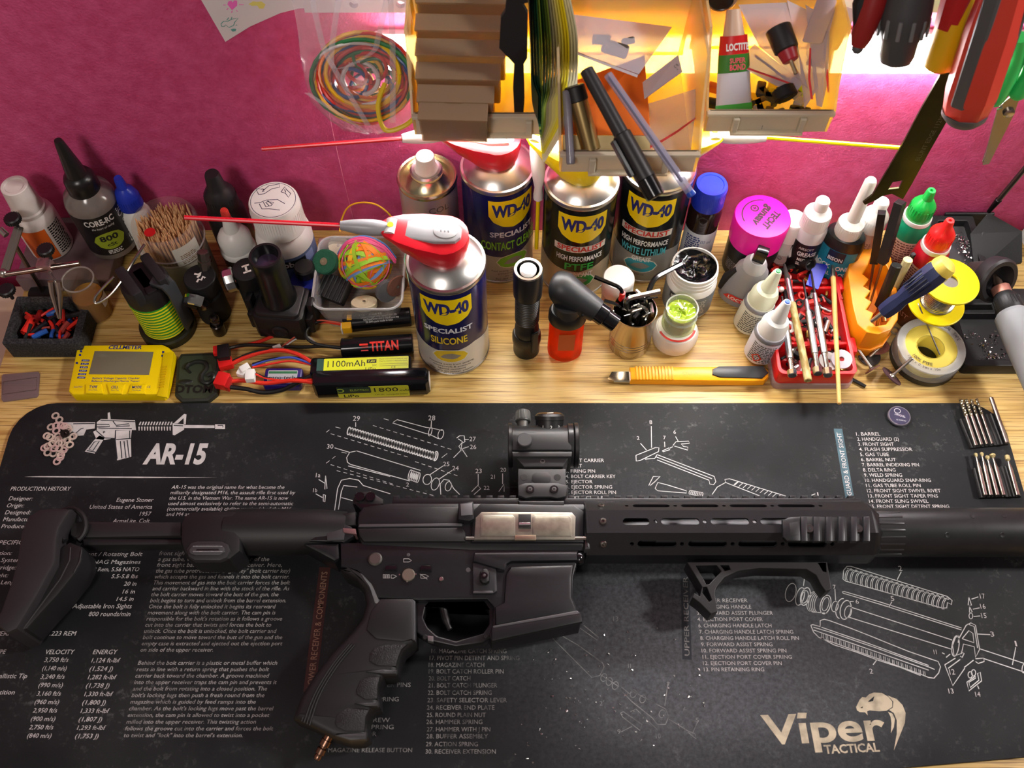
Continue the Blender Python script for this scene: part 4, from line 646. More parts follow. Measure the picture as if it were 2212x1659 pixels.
m = M(); m.T = BT; m.lathe([(1.08, 1.55), (0.95, 1.6), (0.5, 1.52), (1e-4, 1.5)], 36); part(dot, 'battery_cap', m, mt('4a2c1e', 0.25, 0.4))
m = M(); m.T = BT; m.prism([(-0.25, -0.35), (0.0, -0.2), (0.35, 0.5), (0.15, 0.45)], 1.55, 1.62); part(dot, 'coin_slot', m, mt('c8c6c0', 0.4))
m = M(); m.T = BT
for i, d in enumerate('01234'): m.text_cyl(d, 1.235, R(-90 - 64 + i * 34), 0.25, 0.32, bold=0.01)
part(dot, 'dial_numbers', m, mt('d8d8d4', 0.5), 0)
# ------------------------------------------------------------------ helpers for upright things
def stand(name, label, cat, top, h, z0=0.0, rz=0.0, group=None):   # put by the spot of its top
    p = at(top[0], top[1], h); t = thing(name, label, cat, (p.x, p.y, z0), rz, group); return t, face(p.x, p.y)
def ribs(m, r, z0, z1, n, w=0.05, c=(0, 0)):
    for i in range(n):
        t = 2 * PI * i / n; x, y = c[0] + r * math.cos(t), c[1] + r * math.sin(t); d = w / 2
        m.prism([(x + d * math.cos(t + a), y + d * math.sin(t + a)) for a in (R(45), R(135), R(225), R(315))], z0, z1)
def lines(m, r, a, z1, dz, n, w, h=0.1, seed=1, c=(0, 0)):      # rows of tiny illegible print
    rd = random.Random(seed)
    for i in range(n):
        x = -w / 2; z = z1 - i * dz
        while x < w / 2 - 0.15:
            l = rd.uniform(0.12, 0.45); l = min(l, w / 2 - x)
            m.wrap([(x, 0), (x + l, 0), (x + l, h), (x, h)], r, a, z, c, 0.2); x += l + 0.08
INK = mt('1a1a1c', 0.6); WINK = mt('dcdcd8', 0.6)
# white squeeze bottle with orange label
t, f = stand('squeeze_bottle', 'small white squeeze bottle with orange label on the grey ledge', 'bottle', (30, 400), 10.8, 2.0)
DW = mt('d8cfc8', 0.4, var=0.25, vs=0.8, col2='b09a90')
part(t, 'body', M().lathe([(1.9, 0), (2.05, 0.15), (2.05, 4.6), (1.95, 5.0), (1.55, 5.4), (1.5, 5.7), (1e-4, 5.7)], 32), DW)
part(t, 'cap', M().lathe([(1.58, 5.55), (1.58, 5.8), (1.45, 5.95), (1.25, 8.75), (1.18, 8.8), (0.95, 8.8), (0.92, 8.65), (1e-4, 8.65)], 32), DW)
part(t, 'label_patch', M().patch(2.07, 0.3, 4.4, f - 0.55, 0.62), mt('d8621c', 0.45)); m = M(); lines(m, 2.075, f + 0.62, 4.2, 0.3, 13, 1.7, 0.16, 4); part(t, 'label_text', m, INK, 0)
# silicone oil bottle
t, f = stand('oil_bottle', 'tall clear silicone oil bottle with black cone nozzle on the grey ledge', 'bottle', (125, 303), 16.1, 2.0)
part(t, 'body', M().lathe([(2.1, 0), (2.35, 0.2), (2.4, 1), (2.4, 6.6), (2.2, 7.3), (1.5, 7.9), (1.3, 8.1), (1e-4, 8.1)], 36), mt('8f8780', 0.15, trans=0.35, var=0.2))
part(t, 'nozzle', M().lathe([(1.45, 7.9), (1.5, 8.0), (1.42, 9.3), (1.25, 9.7), (0.95, 9.9), (0.42, 13.8), (0.34, 14.1), (1e-4, 14.1)], 28), mt('161616', 0.3))
part(t, 'label_patch', M().patch(2.42, 0.9, 6.3, f, 1.35, 24), mt('17181a', 0.35))
part(t, 'label_badge', M().wrap(circ(-0.25, 2.9, 1.55, 28, 1.15), 2.435, f), mt('98ac2e', 0.4))
m = M(); m.text_cyl('800', 2.445, f - 0.1, 2.95, 0.75, 1.8, bold=0.03); m.text_cyl('cSt', 2.445, f - 0.1, 2.2, 0.45, 0.95, bold=0.02); part(t, 'badge_text', m, INK, 0)
m = M(); m.text_cyl('CORE-RC', 2.44, f - 0.15, 5.2, 0.75, 2.9, bold=0.03); m.text_cyl('the heart of racing', 2.44, f - 0.1, 4.65, 0.3, 2.2, shear=0.3); m.text_cyl('Silicone Oil', 2.44, f + 0.95, 1.1, 0.75, 4.8, align='l', bold=0.02, rot=R(90)); lines(m, 2.44, f - 0.1, 1.5, 0.2, 3, 1.4, 0.12, 2); part(t, 'label_text', m, WINK, 0)
# blue capped dropper
t, f = stand('dropper_bottle', 'small white dropper bottle with a ribbed blue cap behind the toothpicks', 'bottle', (254, 384), 10.6)
part(t, 'body', M().lathe([(1.3, 0), (1.45, 0.15), (1.45, 5.6), (1.2, 6.3), (0.9, 6.6), (0.9, 7.0), (1e-4, 7)], 28), MILK)
m = M(); m.lathe([(1.15, 6.8), (1.2, 6.9), (1.1, 8.2), (0.85, 8.9), (0.5, 9.3), (0.42, 10.4), (0.36, 10.6), (1e-4, 10.55)], 28); ribs(m, 1.14, 6.95, 8.1, 30); part(t, 'cap', m, mt('1f37b0', 0.35))
# jar of toothpicks
t, f = stand('toothpick_jar', 'round clear jar packed with wooden toothpicks', 'jar', (352, 474), 8.9)
JR = 3.05; jx, jy = t.location.x / S, t.location.y / S
part(t, 'base', M().lathe([(2.7, 0), (2.9, 0.2), (2.9, 5.2), (2.75, 5.3), (2.7, 1.0), (1e-4, 1.0)], 40), mt('c9c4b2', 0.45))
part(t, 'clear_wall', M().open_lathe([(2.92, 5.1), (2.95, 6.6)], 40), clear('f6f2ee', 0.16, 0.08))
part(t, 'lid', M().open_lathe([(3.05, 6.2), (3.1, 6.3), (3.1, 8.2), (3.0, 8.7), (2.7, 8.9)], 40), clear('fbf6f0', 0.1, 0.05)); part(t, 'lid_rim', M().tube([(3.1 * math.cos(R(a)), 3.1 * math.sin(R(a)), 6.25) for a in range(0, 361, 9)], 0.09, 6), clear('eee8e2', 0.45, 0.1))
m = M(); m.patch(3.13, 5.5, 8.0, f + 0.25, 0.42); part(t, 'seal_sticker', m, mt('d6d2c4', 0.45)); m = M(); lines(m, 3.14, f + 0.25, 6.8, 0.22, 6, 1.6, 0.1, 8); part(t, 'sticker_text', m, mt('7a5a3a', 0.6), 0)
m = M(); m.wrap([(-0.9, 1.0), (0, 2.6), (1.0, 1.2), (1.5, 0.4), (-1.4, 0.4)], 2.91, f + 0.45); m.wrap(circ(1.6, 3.2, 0.42), 2.91, f + 0.45); part(t, 'red_emblem', m, mt('a81a18', 0.45))
m = M(); m.text_cyl('450', 2.93, f + 1.0, 3.05, 0.35, bold=0.02); part(t, 'count_text', m, WINK, 0)
part(t, 'red_dot', M().lathe([(0.52, 8.72), (0.52, 8.78), (1e-4, 8.78)], 18, (-1.0, -1.4)), mt('c21a18', 0.4))
rd = random.Random(3); tp = M().tube([(0, 0, 0), (0, 0, 6.4), (0, 0, 6.9)], [0.105, 0.105, 0.03], 6).mesh('toothpick', mt('e2b888', 0.55, var=0.3, vs=3, col2='b88a58')); k = 0
for i in range(-14, 15):
    for j in range(-14, 15):
        x = i * 0.312 + rd.uniform(-0.05, 0.05) + (j % 2) * 0.155; y = j * 0.272 + rd.uniform(-0.05, 0.05); d = math.hypot(x, y)
        if d < 2.72 and k < 300:
            o = link('toothpick', tp); tag(o, 'wooden toothpick standing upright in the clear jar', 'toothpick', 'toothpicks in the jar'); k += 1
            place(o, (jx + x * 0.93, jy + y * 0.93, 1.1 + rd.uniform(0, 0.6)), (rd.uniform(-0.02, 0.02) - y * 0.013, rd.uniform(-0.02, 0.02) + x * 0.013, 0))
# black dropper bottle
t, f = stand('dropper_bottle', 'matte black dropper bottle with black ribbed cap against the wall', 'bottle', (457, 375), 12.2)
part(t, 'body', M().lathe([(1.8, 0), (1.9, 0.2), (1.9, 6.2), (1.75, 7.2), (1.2, 7.8), (1.2, 8.2), (1e-4, 8.2)], 32), mt('1b1a1b', 0.35))
m = M(); m.lathe([(1.5, 8.0), (1.55, 8.1), (1.45, 9.6), (1.05, 10.3), (0.85, 10.6), (0.7, 12.0), (0.62, 12.2), (1e-4, 12.2)], 28); ribs(m, 1.48, 8.15, 9.5, 34); part(t, 'cap', m, mt('1f1e1f', 0.45))
m = M(); m.patch(1.92, 1.5, 5.2, f + 0.2, 0.9); part(t, 'label_patch', m, mt('241a16', 0.4)); m = M(); m.text_cyl('HT', 1.935, f + 0.3, 3.4, 0.9, 1.3, bold=0.03); part(t, 'label_text', m, mt('c05a1c', 0.5), 0)
# glue bottle with red tip
t, f = stand('glue_bottle', 'dark glue bottle with milky cap and a red tip', 'bottle', (483, 453), 9.8)
part(t, 'body', M().lathe([(1.35, 0), (1.45, 0.2), (1.45, 4.4), (1e-4, 4.4)], 28), mt('2a2624', 0.4)); part(t, 'cap', M().lathe([(1.7, 4.0), (1.75, 4.2), (1.68, 4.6), (1.6, 4.7), (1.58, 6.0), (1.2, 6.7), (0.75, 7.0), (0.45, 8.6), (0.4, 8.7), (1e-4, 8.7)], 28), MILK)
part(t, 'tip', M().lathe([(0.42, 8.5), (0.44, 8.6), (0.38, 9.6), (0.3, 9.8), (1e-4, 9.8)], 20), mt('c8382e', 0.4))
# white gun gel jar with printed lid
t, f = stand('gel_bottle', 'white gun gel bottle with opening diagram on its lid', 'bottle', (590, 432), 10.6)
part(t, 'body', M().lathe([(2.5, 0), (2.7, 0.2), (2.7, 5.8), (2.55, 6.6), (2.25, 7.1), (2.1, 7.3), (1e-4, 7.3)], 36), WHT); m = M(); m.lathe([(2.4, 7.2), (2.45, 7.3), (2.4, 7.6), (2.3, 10.4), (2.2, 10.6), (1e-4, 10.6)], 40); ribs(m, 2.37, 7.6, 9.8, 60, 0.04); part(t, 'lid', m, WHT)
part(t, 'label_patch', M().patch(2.72, 0.3, 5.2, f + 0.35, 1.5, 24), mt('5a6c94', 0.4)); part(t, 'brand_plate', M().patch(2.735, 3.7, 4.8, f - 0.05, 0.55), mt('16181c', 0.4)); part(t, 'label_square', M().patch(2.735, 3.7, 4.9, f + 0.72, 0.2), mt('8fa0d0', 0.4))
m = M(); m.text_cyl('abbey', 2.745, f - 0.05, 3.95, 0.8, 2.5, bold=0.03); m.text_cyl('Gun Gel', 2.745, f + 0.7, 2.2, 0.9, 3.2, bold=0.01); m.text_cyl('gun solutions', 2.745, f + 0.4, 3.2, 0.3, 1.6); part(t, 'label_text', m, WINK, 0)
m = M(); z = 10.612; Q = lambda l: [(x * 2.0, y * 2.0) for x, y in l]; ar = f + PI / 2
m.T = Matrix.Rotation(ar, 4, 'Z'); NAV = mt('231a3c', 0.6)
m.ribbon([(2.05 * math.cos(R(a)), 2.05 * math.sin(R(a))) for a in range(0, 365, 8)], 0.05, z)
for l in ([(-0.55, 0.55), (-0.6, 0.95), (-0.2, 0.75), (-0.3, 0.72), (0.0, 0.9), (0.5, 0.85), (0.45, 0.65), (0.1, 0.68), (-0.3, 0.5), (-0.55, 0.55)], [(0.45, 0.35), (0.7, 0.6), (0.72, 0.4), (0.85, 0.1), (0.7, -0.1), (0.62, 0.2), (0.45, 0.35)], [(-0.85, 0.1), (-0.6, 0.05), (-0.3, 0.1), (0.2, -0.05), (0.45, -0.4)], [(-0.65, 0.0), (-0.6, -0.35), (-0.3, -0.45), (0.15, -0.7)], [(-0.45, 0.02), (-0.4, -0.3), (-0.15, -0.3), (0.0, -0.15), (-0.3, 0.0)], [(-0.35, 0.0), (-0.25, -0.3)], [(-0.25, 0.05), (-0.1, -0.25)]): m.ribbon(Q(l), 0.07, z)
m.text('2', -0.75, 1.3, z, 0.4, bold=0.02); m.text('1', 1.25, 0.5, z, 0.4, bold=0.02); part(t, 'lid_print', m, NAV, 0)
# two gas capsules with chrome knobs
def capsule(top, h, r, mark, lab, kp, kh):
    t, f = stand('gas_capsule', lab, 'gas capsule', top, h); part(t, 'body', M().lathe([(r * 0.95, 0), (r, 0.1), (r, 3.6), (r * 0.9, 3.8), (r * 0.9, 4.1), (r, 4.3), (r, h - 0.1), (r - 0.08, h), (1e-4, h)], 32), BLKR)
    m = M(); m.T = Matrix.Rotation(f + PI / 2, 4, 'Z')
    for l in mark: m.ribbon(l, 0.2, h + 0.006)
    part(t, 'painted_mark', m, mt('dedad2', 0.5), 0)
    a = Vector((0, 0, h - 0.9)); b = at(*kp, kh) - Vector((t.location.x / S, t.location.y / S, 0)); b = Vector((b.x, b.y, kh)); d = (b - a); u = d.normalized(); L = d.length
    m = M(); m.sweep(a, b, [(0.5, r * 0.7), (0.5, L - 1.0)], 16); part(t, 'stem', m, STEEL); m = M(); m.sweep(b - u * 1.05, b, [(1.05, 0), (1.15, 0.08), (1.15, 0.75), (1.1, 0.95), (0.95, 1.05), (1e-4, 1.0)], 10); part(t, 'knob', m, CHROME, 20)
    return t
t = capsule((430, 597), 6.0, 1.5, [[(-0.4, -0.55), (-0.15, -0.3), (0.05, -0.5), (0.3, -0.2), (0.45, -0.45)], [(-0.3, 0.5), (0.0, 0.25), (0.3, 0.35), (0.1, 0.1), (-0.2, -0.05)]], 'black gas capsule with a white painted M on top', (421, 664), 4.3)
m = M(); p = Vector((0.35, 0.9, 5.6)); m.sweep(p, p + Vector((0.15, 0.75, 1.9)), [(0.5, 0), (0.5, 0.6), (0.62, 0.65), (0.62, 1.2), (0.48, 1.25), (0.48, 1.35), (0.55, 1.4), (0.55, 2.1), (0.45, 2.15), (1e-4, 2.1)], 8); part(t, 'valve', m, mt('77726a', 0.3, 0.9), 20)
t = capsule((532, 580), 6.2, 1.35, [[(-0.35, 0.35), (0.35, 0.35)], [(0.0, 0.35), (-0.05, -0.4)], [(-0.4, -0.4), (0.35, -0.4)]], 'black gas capsule with a white painted H on top', (484, 608), 5.2)
# small turned fitting
t, f = stand('hose_fitting', 'small dark metal hose fitting standing by the batteries', 'fitting', (460, 683), 2.7); part(t, 'body', M().lathe([(0.62, 0), (0.66, 0.08), (0.66, 1.4), (0.55, 1.5), (1e-4, 1.5)], 20), mt('2f2a28', 0.25, 0.9)); part(t, 'nipple', M().lathe([(0.42, 1.45), (0.42, 1.8), (0.33, 1.85), (0.33, 2.05), (0.45, 2.15), (0.45, 2.5), (0.36, 2.7), (0.2, 2.7), (0.18, 2.3), (1e-4, 2.3)], 20), mt('5a5250', 0.2, 0.9))
# black light tube on its block
b0 = at(622, 700, 0); t = thing('weapon_light', 'black weapon light standing upright on its square body', 'weapon light', (b0.x, b0.y, 0), R(-6))
m = M(); m.box(-2.5, 2.5, -1.9, 2.1, 0, 3.6, 0.35); part(t, 'body', m, BLK); m = M(); m.prism(rrect(-2.1, 2.1, -1.7, 1.9, 0.5), 3.5, 4.0, 0.15); part(t, 'top_plate', m, mt('1c1c1d', 0.45))
for s_ in (-1, 1): m = M(); m.box(s_ * 2.75 - 0.4, s_ * 2.75 + 0.4, -1.2, 1.4, 0.6, 2.9, 0.15); m.box(s_ * 2.95 - 0.3, s_ * 2.95 + 0.3, -0.5, 0.6, 1.0, 4.2, 0.1); part(t, 'side_lug', m, BLK)
m = M(); m.sweep((0, -1.9, 1.6), (0, -2.2, 1.6), [(0.8, 0), (0.8, 0.1), (0.6, 0.22), (1e-4, 0.1)], 20); part(t, 'front_button', m, mt('1e1e1f', 0.35))
m = M(); m.lathe([(1.65, 3.9), (1.65, 4.4), (1.45, 4.7), (1.42, 9.0), (1.5, 9.1), (1.5, 10.2), (1.42, 10.4), (1.2, 10.4), (1.12, 9.8), (0.95, 9.2), (0.8, 8.6), (1e-4, 8.6)], 36, (-0.05, 0.3)); part(t, 'tube', m, mt('151515', 0.28)); m = M(); m.lathe([(1.0, 9.35), (1e-4, 9.5)], 28, (-0.05, 0.3)); part(t, 'lens', m, mt('3a2f44', 0.08, coat=0.6))
# blue collar behind it
t, f = stand('collar_fitting', 'blue ribbed collar with a black knob beside the gel bottle', 'fitting', (655, 600), 3.4); m = M(); m.lathe([(1.5, 0), (1.6, 0.1), (1.6, 2.2), (1.3, 2.6), (1.3, 3.0), (1e-4, 3.0)], 28); ribs(m, 1.6, 0.2, 2.1, 28, 0.08); part(t, 'collar', m, mt('1e2a8c', 0.4)); m = M(); m.lathe([(0.6, 2.9), (0.6, 3.3), (1.0, 3.5), (1.0, 4.4), (0.85, 4.6), (1e-4, 4.6)], 20, (0.2, 0.5)); part(t, 'knob', m, BLK)
# wire-wrapped canister
b0 = at(366, 708, 0); t = thing('wire_canister', 'black canister wound with green and yellow striped wire', 'canister', (b0.x, b0.y, 0), 0); f = face(b0.x, b0.y)
m = M(); m.lathe([(2.5, 0), (2.65, 0.1), (2.65, 0.9), (2.5, 1.1), (2.2, 1.1), (2.1, 0.5), (1e-4, 0.5)], 40); part(t, 'foot_ring', m, mt('101010', 0.5, var=0.3, vs=0.8, col2='4a4a18')); part(t, 'core', M().lathe([(1.85, 0.5), (1.85, 5.6), (1e-4, 5.6)], 32), BLK)
for k, c_ in ((0, mt('d8cc18', 0.4)), (0.5, mt('2c8a24', 0.4))):
    m = M(); m.tube([((2.02) * math.cos(2 * PI * a / 26), 2.02 * math.sin(2 * PI * a / 26), 0.95 + (a / 26 + k) * 0.42) for a in range(0, 26 * 11)], 0.21, 6); part(t, 'wire_winding', m, c_, label='green winding' if k else 'yellow winding')
m = M(); m.lathe([(1.9, 5.4), (2.15, 5.6), (2.2, 6.0), (2.2, 7.4), (2.0, 7.9), (1.2, 8.1), (1e-4, 8.1)], 32); part(t, 'head', m, mt('141415', 0.5))
m = M(); m.T = Matrix.Rotation(f + 0.1, 4, 'Z')
for s_ in (-1, 1): m.box(-1.7, 2.05, s_ * 1.25 - 0.45, s_ * 1.25 + 0.45, 7.0, 8.9, 0.15)
part(t, 'head_lugs', m, mt('1a1a1b', 0.5)); m = M(); m.T = Matrix.Rotation(f + 0.1, 4, 'Z'); m.box(-1.2, 2.0, -0.5, 0.5, 7.6, 8.1, 0.1); part(t, 'head_bridge', m, BLK)
m = M(); m.T = Matrix.Rotation(f + 0.75, 4, 'Z'); m.prism([(1.2, 8.6), (2.4, 8.3), (2.75, 7.4), (2.75, 1.6), (2.5, 1.6), (2.5, 7.2), (2.2, 8.0), (1.2, 8.2)], -0.75, 0.75, 0.08, 0.08); m.v = [tuple(Matrix.Rotation(f + 0.75, 4, 'Z') @ Matrix.Rotation(R(90), 4, 'X') @ (Matrix.Rotation(f + 0.75, 4, 'Z').inverted() @ Vector(v))) for v in m.v]; part(t, 'lever', m, mt('2c2e30', 0.4))
loc0 = Vector((b0.x, b0.y, 0)); rp = [at(x, y, h) - loc0 for x, y, h in ((312, 528, 9.2), (290, 562, 9.0), (262, 608, 8.0), (235, 640, 7.2), (208, 655, 6.8), (206, 642, 7.2), (222, 622, 7.6), (246, 598, 8.2))]
part(t, 'pull_ring', M().tube(smooth_path(rp, 6), 0.13, 8), mt('8f8a84', 0.25, 0.95))
# amber jar
t, f = stand('glass_jar', 'small clear jar holding amber liquid beside the scrap tray', 'jar', (167, 603), 5.4)
part(t, 'glass', M().open_lathe([(1.45, 0.0), (1.5, 0.1), (1.5, 5.3), (1.42, 5.4), (1.38, 5.3)], 32), clear('f0e4c4', 0.07, 0.04)); part(t, 'rim', M().tube([(1.46 * math.cos(R(a)), 1.46 * math.sin(R(a)), 5.35) for a in range(0, 361, 12)], 0.09, 6), clear('e8e0d8', 0.5, 0.08, 'b0a8a0')); part(t, 'amber_fill', M().lathe([(1.35, 0.1), (1.4, 0.2), (1.4, 3.0), (1e-4, 3.0)], 28), mt('9a7410', 0.12, sss=0.2, coat=0.6)); part(t, 'sticker', M().patch(1.52, 1.7, 3.0, f + 0.9, 0.38), mt('cfcac6', 0.5))
# scrap tray and heat shrink offcuts
c0 = at(28, 772, 0); c1 = at(190, 775, 0); yb = at(100, 640, 2.4).y
t = thing('scrap_tray', 'black foam tray filled with heat shrink offcuts', 'tray', (c0.x, c0.y, 0)); wx = c1.x - c0.x; wy = yb - c0.y
FOAM = mt('17171a', 0.85, var=0.15, vs=6, col2='8a8a8a', bump=0.4, bs=10)
part(t, 'tray_body', M().plate(rrect(0, wx, 0, wy, 0.15, 2), [rrect(0.7, wx - 0.75, 0.6, wy - 0.7, 0.2, 2)], 0, 2.4, 0.06), FOAM); part(t, 'tray_floor', M().box(0.5, wx - 0.5, 0.4, wy - 0.5, 0.02, 0.5), FOAM)
rd = random.Random(11); SH = [('e03024', 'bright red'), ('8c1c18', 'dark red'), ('c8342c', 'red'), ('101012', 'black'), ('2c5aa8', 'blue'), ('181820', 'glossy black'), ('a04038', 'faded red')]
for i in range(62):
    x = c0.x + rd.uniform(1.3, wx - 1.4); y = c0.y + rd.uniform(1.1, wy - 1.3); L = rd.uniform(0.7, 1.9); r_ = rd.choice((0.13, 0.18, 0.26)); a = rd.uniform(0, PI); z = 0.75 + rd.uniform(0, 1.1); ci = rd.choice((0, 0, 1, 2, 2, 3, 3, 4, 5, 6)); big = (i == 0)
    if big: L, r_, ci, x, y, z, a = 1.8, 0.42, 0, c0.x + 1.6, c0.y + 2.4, 1.7, R(80)
    lim = min(x - c0.x - 0.75, c0.x + wx - 0.8 - x, y - c0.y - 0.65, c0.y + wy - 0.75 - y) / 0.5
    L = min(L, max(lim, 0.6)); m = M(); m.tube(smooth_path([(-L / 2, 0, 0), (0, rd.uniform(-0.12, 0.12), 0.05), (L / 2, 0, 0)], 3), r_, 8, False); o = M(); 
    single('heat_shrink_offcut', m, mt(SH[ci][0], 0.3 if ci != 3 else 0.5), 'bright red fat tube offcut on the pile in the foam tray' if big else SH[ci][1] + ' heat shrink offcut lying in the foam tray', 'offcut', None if big else 'heat shrink offcuts in the tray', (x, y, z), (rd.uniform(-0.2, 0.2), rd.uniform(-0.3, 0.3), a))
# helping hand
b0 = at(100, 640, 0); t = thing('helping_hand', 'chrome helping hand stand with crocodile clip over the scrap tray', 'clamp stand', (b0.x, b0.y, 0)); lb = Vector((b0.x, b0.y, 0)); g = lambda x, y, h: at(x, y, h) - lb
part(t, 'foot', M().lathe([(1.5, 0), (1.6, 0.1), (1.5, 0.7), (0.6, 0.9), (1e-4, 0.9)], 28), BLKR); m = M(); m.tube([(0, 0, 0.8), g(30, 525, 6.5)], 0.22, 10); part(t, 'post', m, mt('6b5e56', 0.25, 0.95))
m = M(); m.tube([g(12, 592, 7.0), g(172, 568, 7.0)], 0.28, 14); part(t, 'cross_rod', m, mt('9c8a80', 0.2, 1.0)); m = M(); c_ = g(98, 573, 7.0); m.box(c_.x - 0.65, c_.x + 0.65, c_.y - 0.55, c_.y + 0.55, c_.z - 0.45, c_.z + 0.5, 0.1); part(t, 'clamp_block', m, mt('a48484', 0.35, 0.8, var=0.3, vs=4))
for nm, (x, y, h) in (('knob', (99, 541, 8.6)), ('knob', (28, 474, 9.6)), ('knob', (15, 628, 6.0))):
    c_ = g(x, y, h); m = M(); m.lathe([(0.6, -0.25), (0.72, -0.15), (0.72, 0.25), (0.6, 0.35), (1e-4, 0.35)], 22, (0, 0)); ribs(m, 0.72, -0.15, 0.25, 20, 0.12); m.lathe([(0.17, -1.2), (0.17, -0.2)], 10); m.v = [(x_ + c_.x, y_ + c_.y, z_ + c_.z) for x_, y_, z_ in m.v]; part(t, nm, m, BLK)
for dx in (-5, 5):
    m = M(); p0, p1 = g(40 + dx, 490, 9.0), g(8 + dx, 590, 7.1); d = (p1 - p0).normalized(); nn = Vector((-d.y, d.x, 0)).normalized() * 0.22; m.add([p0 - nn, p0 + nn, p1 + nn, p1 - nn, p0 - nn - Vector((0, 0, .15)), p0 + nn - Vector((0, 0, .15)), p1 + nn - Vector((0, 0, .15)), p1 - nn - Vector((0, 0, .15))], [(0, 1, 2, 3), (7, 6, 5, 4), (0, 4, 5, 1), (1, 5, 6, 2), (2, 6, 7, 3), (3, 7, 4, 0)]); part(t, 'link_plate', m, STEEL)
m = M(); m.ball(g(8, 590, 7.0), 0.45, 14); part(t, 'ball_joint', m, STEEL); m = M(); m.tube([g(0, 495, 9.0), g(14, 508, 8.7)], 0.3, 12); part(t, 'side_rod', m, STEEL)
for s_ in (-1, 1):
    m = M(); p0, p1 = g(118 + s_ * 8, 608, 6.4), g(129 + s_ * 2, 688, 3.2); m.tube([p0, p0.lerp(p1, 0.3) + Vector((s_ * 0.1, 0, 0)), p1], [0.3, 0.26, 0.1], 8); part(t, 'clip_jaw', m, STEEL)
m = M(); m.tube([g(100, 576, 6.8), g(118, 605, 6.5), g(126, 640, 5.2)], 0.12, 8); part(t, 'clip_stem', m, mt('8a8480', 0.25, 0.9))
# ------------------------------------------------------------------ plastic tub and what lies in it
x0 = at(680, 600, 4.0).x; x1 = at(872, 600, 4.0).x; ya = at(775, 668, 4.0).y; yb = at(775, 512, 4.0).y; cx = (x0 + x1) / 2; cy = (ya + yb) / 2; hw = (x1 - x0) / 2; hd = (yb - ya) / 2
t = thing('plastic_tub', 'square clear plastic tub of odds and ends behind the batteries', 'tub', (cx, cy, 0)); m = M(); vs = []; rings = []
for z, d in ((0.0, 0.75), (0.15, 0.6), (3.6, 0.08), (4.0, 0.0), (4.05, 0.1), (3.9, 0.22), (0.4, 0.8)): rings.append([(x, y, z) for x, y in rrect(-hw + d, hw - d, -hd + d, hd - d, 1.3, 6)])
n = len(rings[0]); m.add([p for r_ in rings for p in r_], [(j * n + i, j * n + (i + 1) % n, (j + 1) * n + (i + 1) % n, (j + 1) * n + i) for j in range(len(rings) - 1) for i in range(n)] + [tuple(reversed(range(n))), tuple(range((len(rings) - 1) * n, len(rings) * n))])
part(t, 'tub_body', m, clear('f2f2f0', 0.32, 0.15, 'c8c8c8')); m = M(); m.tube([(x, y, 4.0) for x, y in rrect(-hw, hw, -hd, hd, 1.3, 6)] + [(x, y, 4.0) for x, y in rrect(-hw, hw, -hd, hd, 1.3, 6)][:1], 0.13, 6); part(t, 'tub_rim', m, clear('ffffff', 0.5, 0.15, 'd8d8d6'))
def tubp(px, py, h): return at(px, py, h)
c = at(789, 567, 3.6); t = thing('rubber_band_ball', 'ball of bright rubber bands in the plastic tub', 'rubber band ball', c); part(t, 'core', M().ball((0, 0, 0), 2.1, 20), mt('d8a020', 0.6)); rd = random.Random(5)
BC = ['f08a1c', '9ccc2c', 'f0c020', 'ee8420', 'f08a1c', '8ec830', 'a4d030', 'ee7a1a', 'd8608c', '6c90c8']
for i in range(80):
    n_ = Vector((rd.gauss(0, 1), rd.gauss(0, 1), rd.gauss(0, 1))).normalized(); u = n_.orthogonal().normalized(); v = n_.cross(u); r_ = 2.14 + i * 0.0055; o = n_ * rd.uniform(-1.2, 1.2); rr_ = math.sqrt(max(r_ * r_ - o.length_squared, 1)); w_ = rd.uniform(0.12, 0.26); m = M(); vs = []
    for k in range(33):
        a = 2 * PI * k / 32; d = u * math.cos(a) + v * math.sin(a); p = o + d * rr_
        for s1, s2 in ((-w_, -0.06), (-w_, 0.05), (w_, 0.05), (w_, -0.06)): vs.append(p + n_ * s1 + p.normalized() * s2)
    m.add(vs, [(4 * k + j, 4 * k + 4 + j, 4 * k + 4 + (j + 1) % 4, 4 * k + (j + 1) % 4) for k in range(32) for j in range(4)]); part(t, 'rubber_band', m, mt(BC[i % 10], 0.55), 50)
for i in range(3):
    m = M(); P = [at(x, y, 4.6 + 0.1 * i) - c for x, y in ((727, 553 - i * 9), (750, 540 - i * 8), (790, 538 - i * 7), (830, 548 - i * 9), (852, 556 - i * 6))]; pp = []
    for p in P: q_ = Vector((p.x, p.y, 0)); zz_ = math.sqrt(max(2.6 ** 2 - q_.length_squared, 0.04)); pp.append(Vector((p.x, p.y, zz_)))
    m.tube(smooth_path(pp, 4), 0.14, 6); part(t, 'rubber_band', m, mt(('e85a90', 'e85a90', '4c8ad0')[i], 0.55))
loc = at(703, 566, 4.4); t = thing('abrasive_wheel', 'green fibre abrasive wheel leaning on the tub rim', 'wheel', loc, rot=(R(28), R(-18), 0)); part(t, 'pad', M().lathe([(1.1, -0.45), (1.22, -0.35), (1.22, 0.3), (1.1, 0.4), (0.35, 0.36), (1e-4, 0.3)], 24), mt('1d5a40', 0.9, bump=1.0, bs=12, var=0.4, vs=5)); part(t, 'hub', M().lathe([(0.4, 0.3), (0.36, 0.44), (0.12, 0.46), (1e-4, 0.4)], 16), mt('9c8a70', 0.35, 0.6))
t = thing('ribbed_rubber_block', 'black ribbed rubber block in the front of the plastic tub', 'rubber block', at(722, 624, 2.6), rot=(R(18), 0, R(-24))); part(t, 'block', M().box(-1.45, 1.45, -1.2, 1.2, -0.6, 0.45, 0.1), mt('1a1a1b', 0.5))
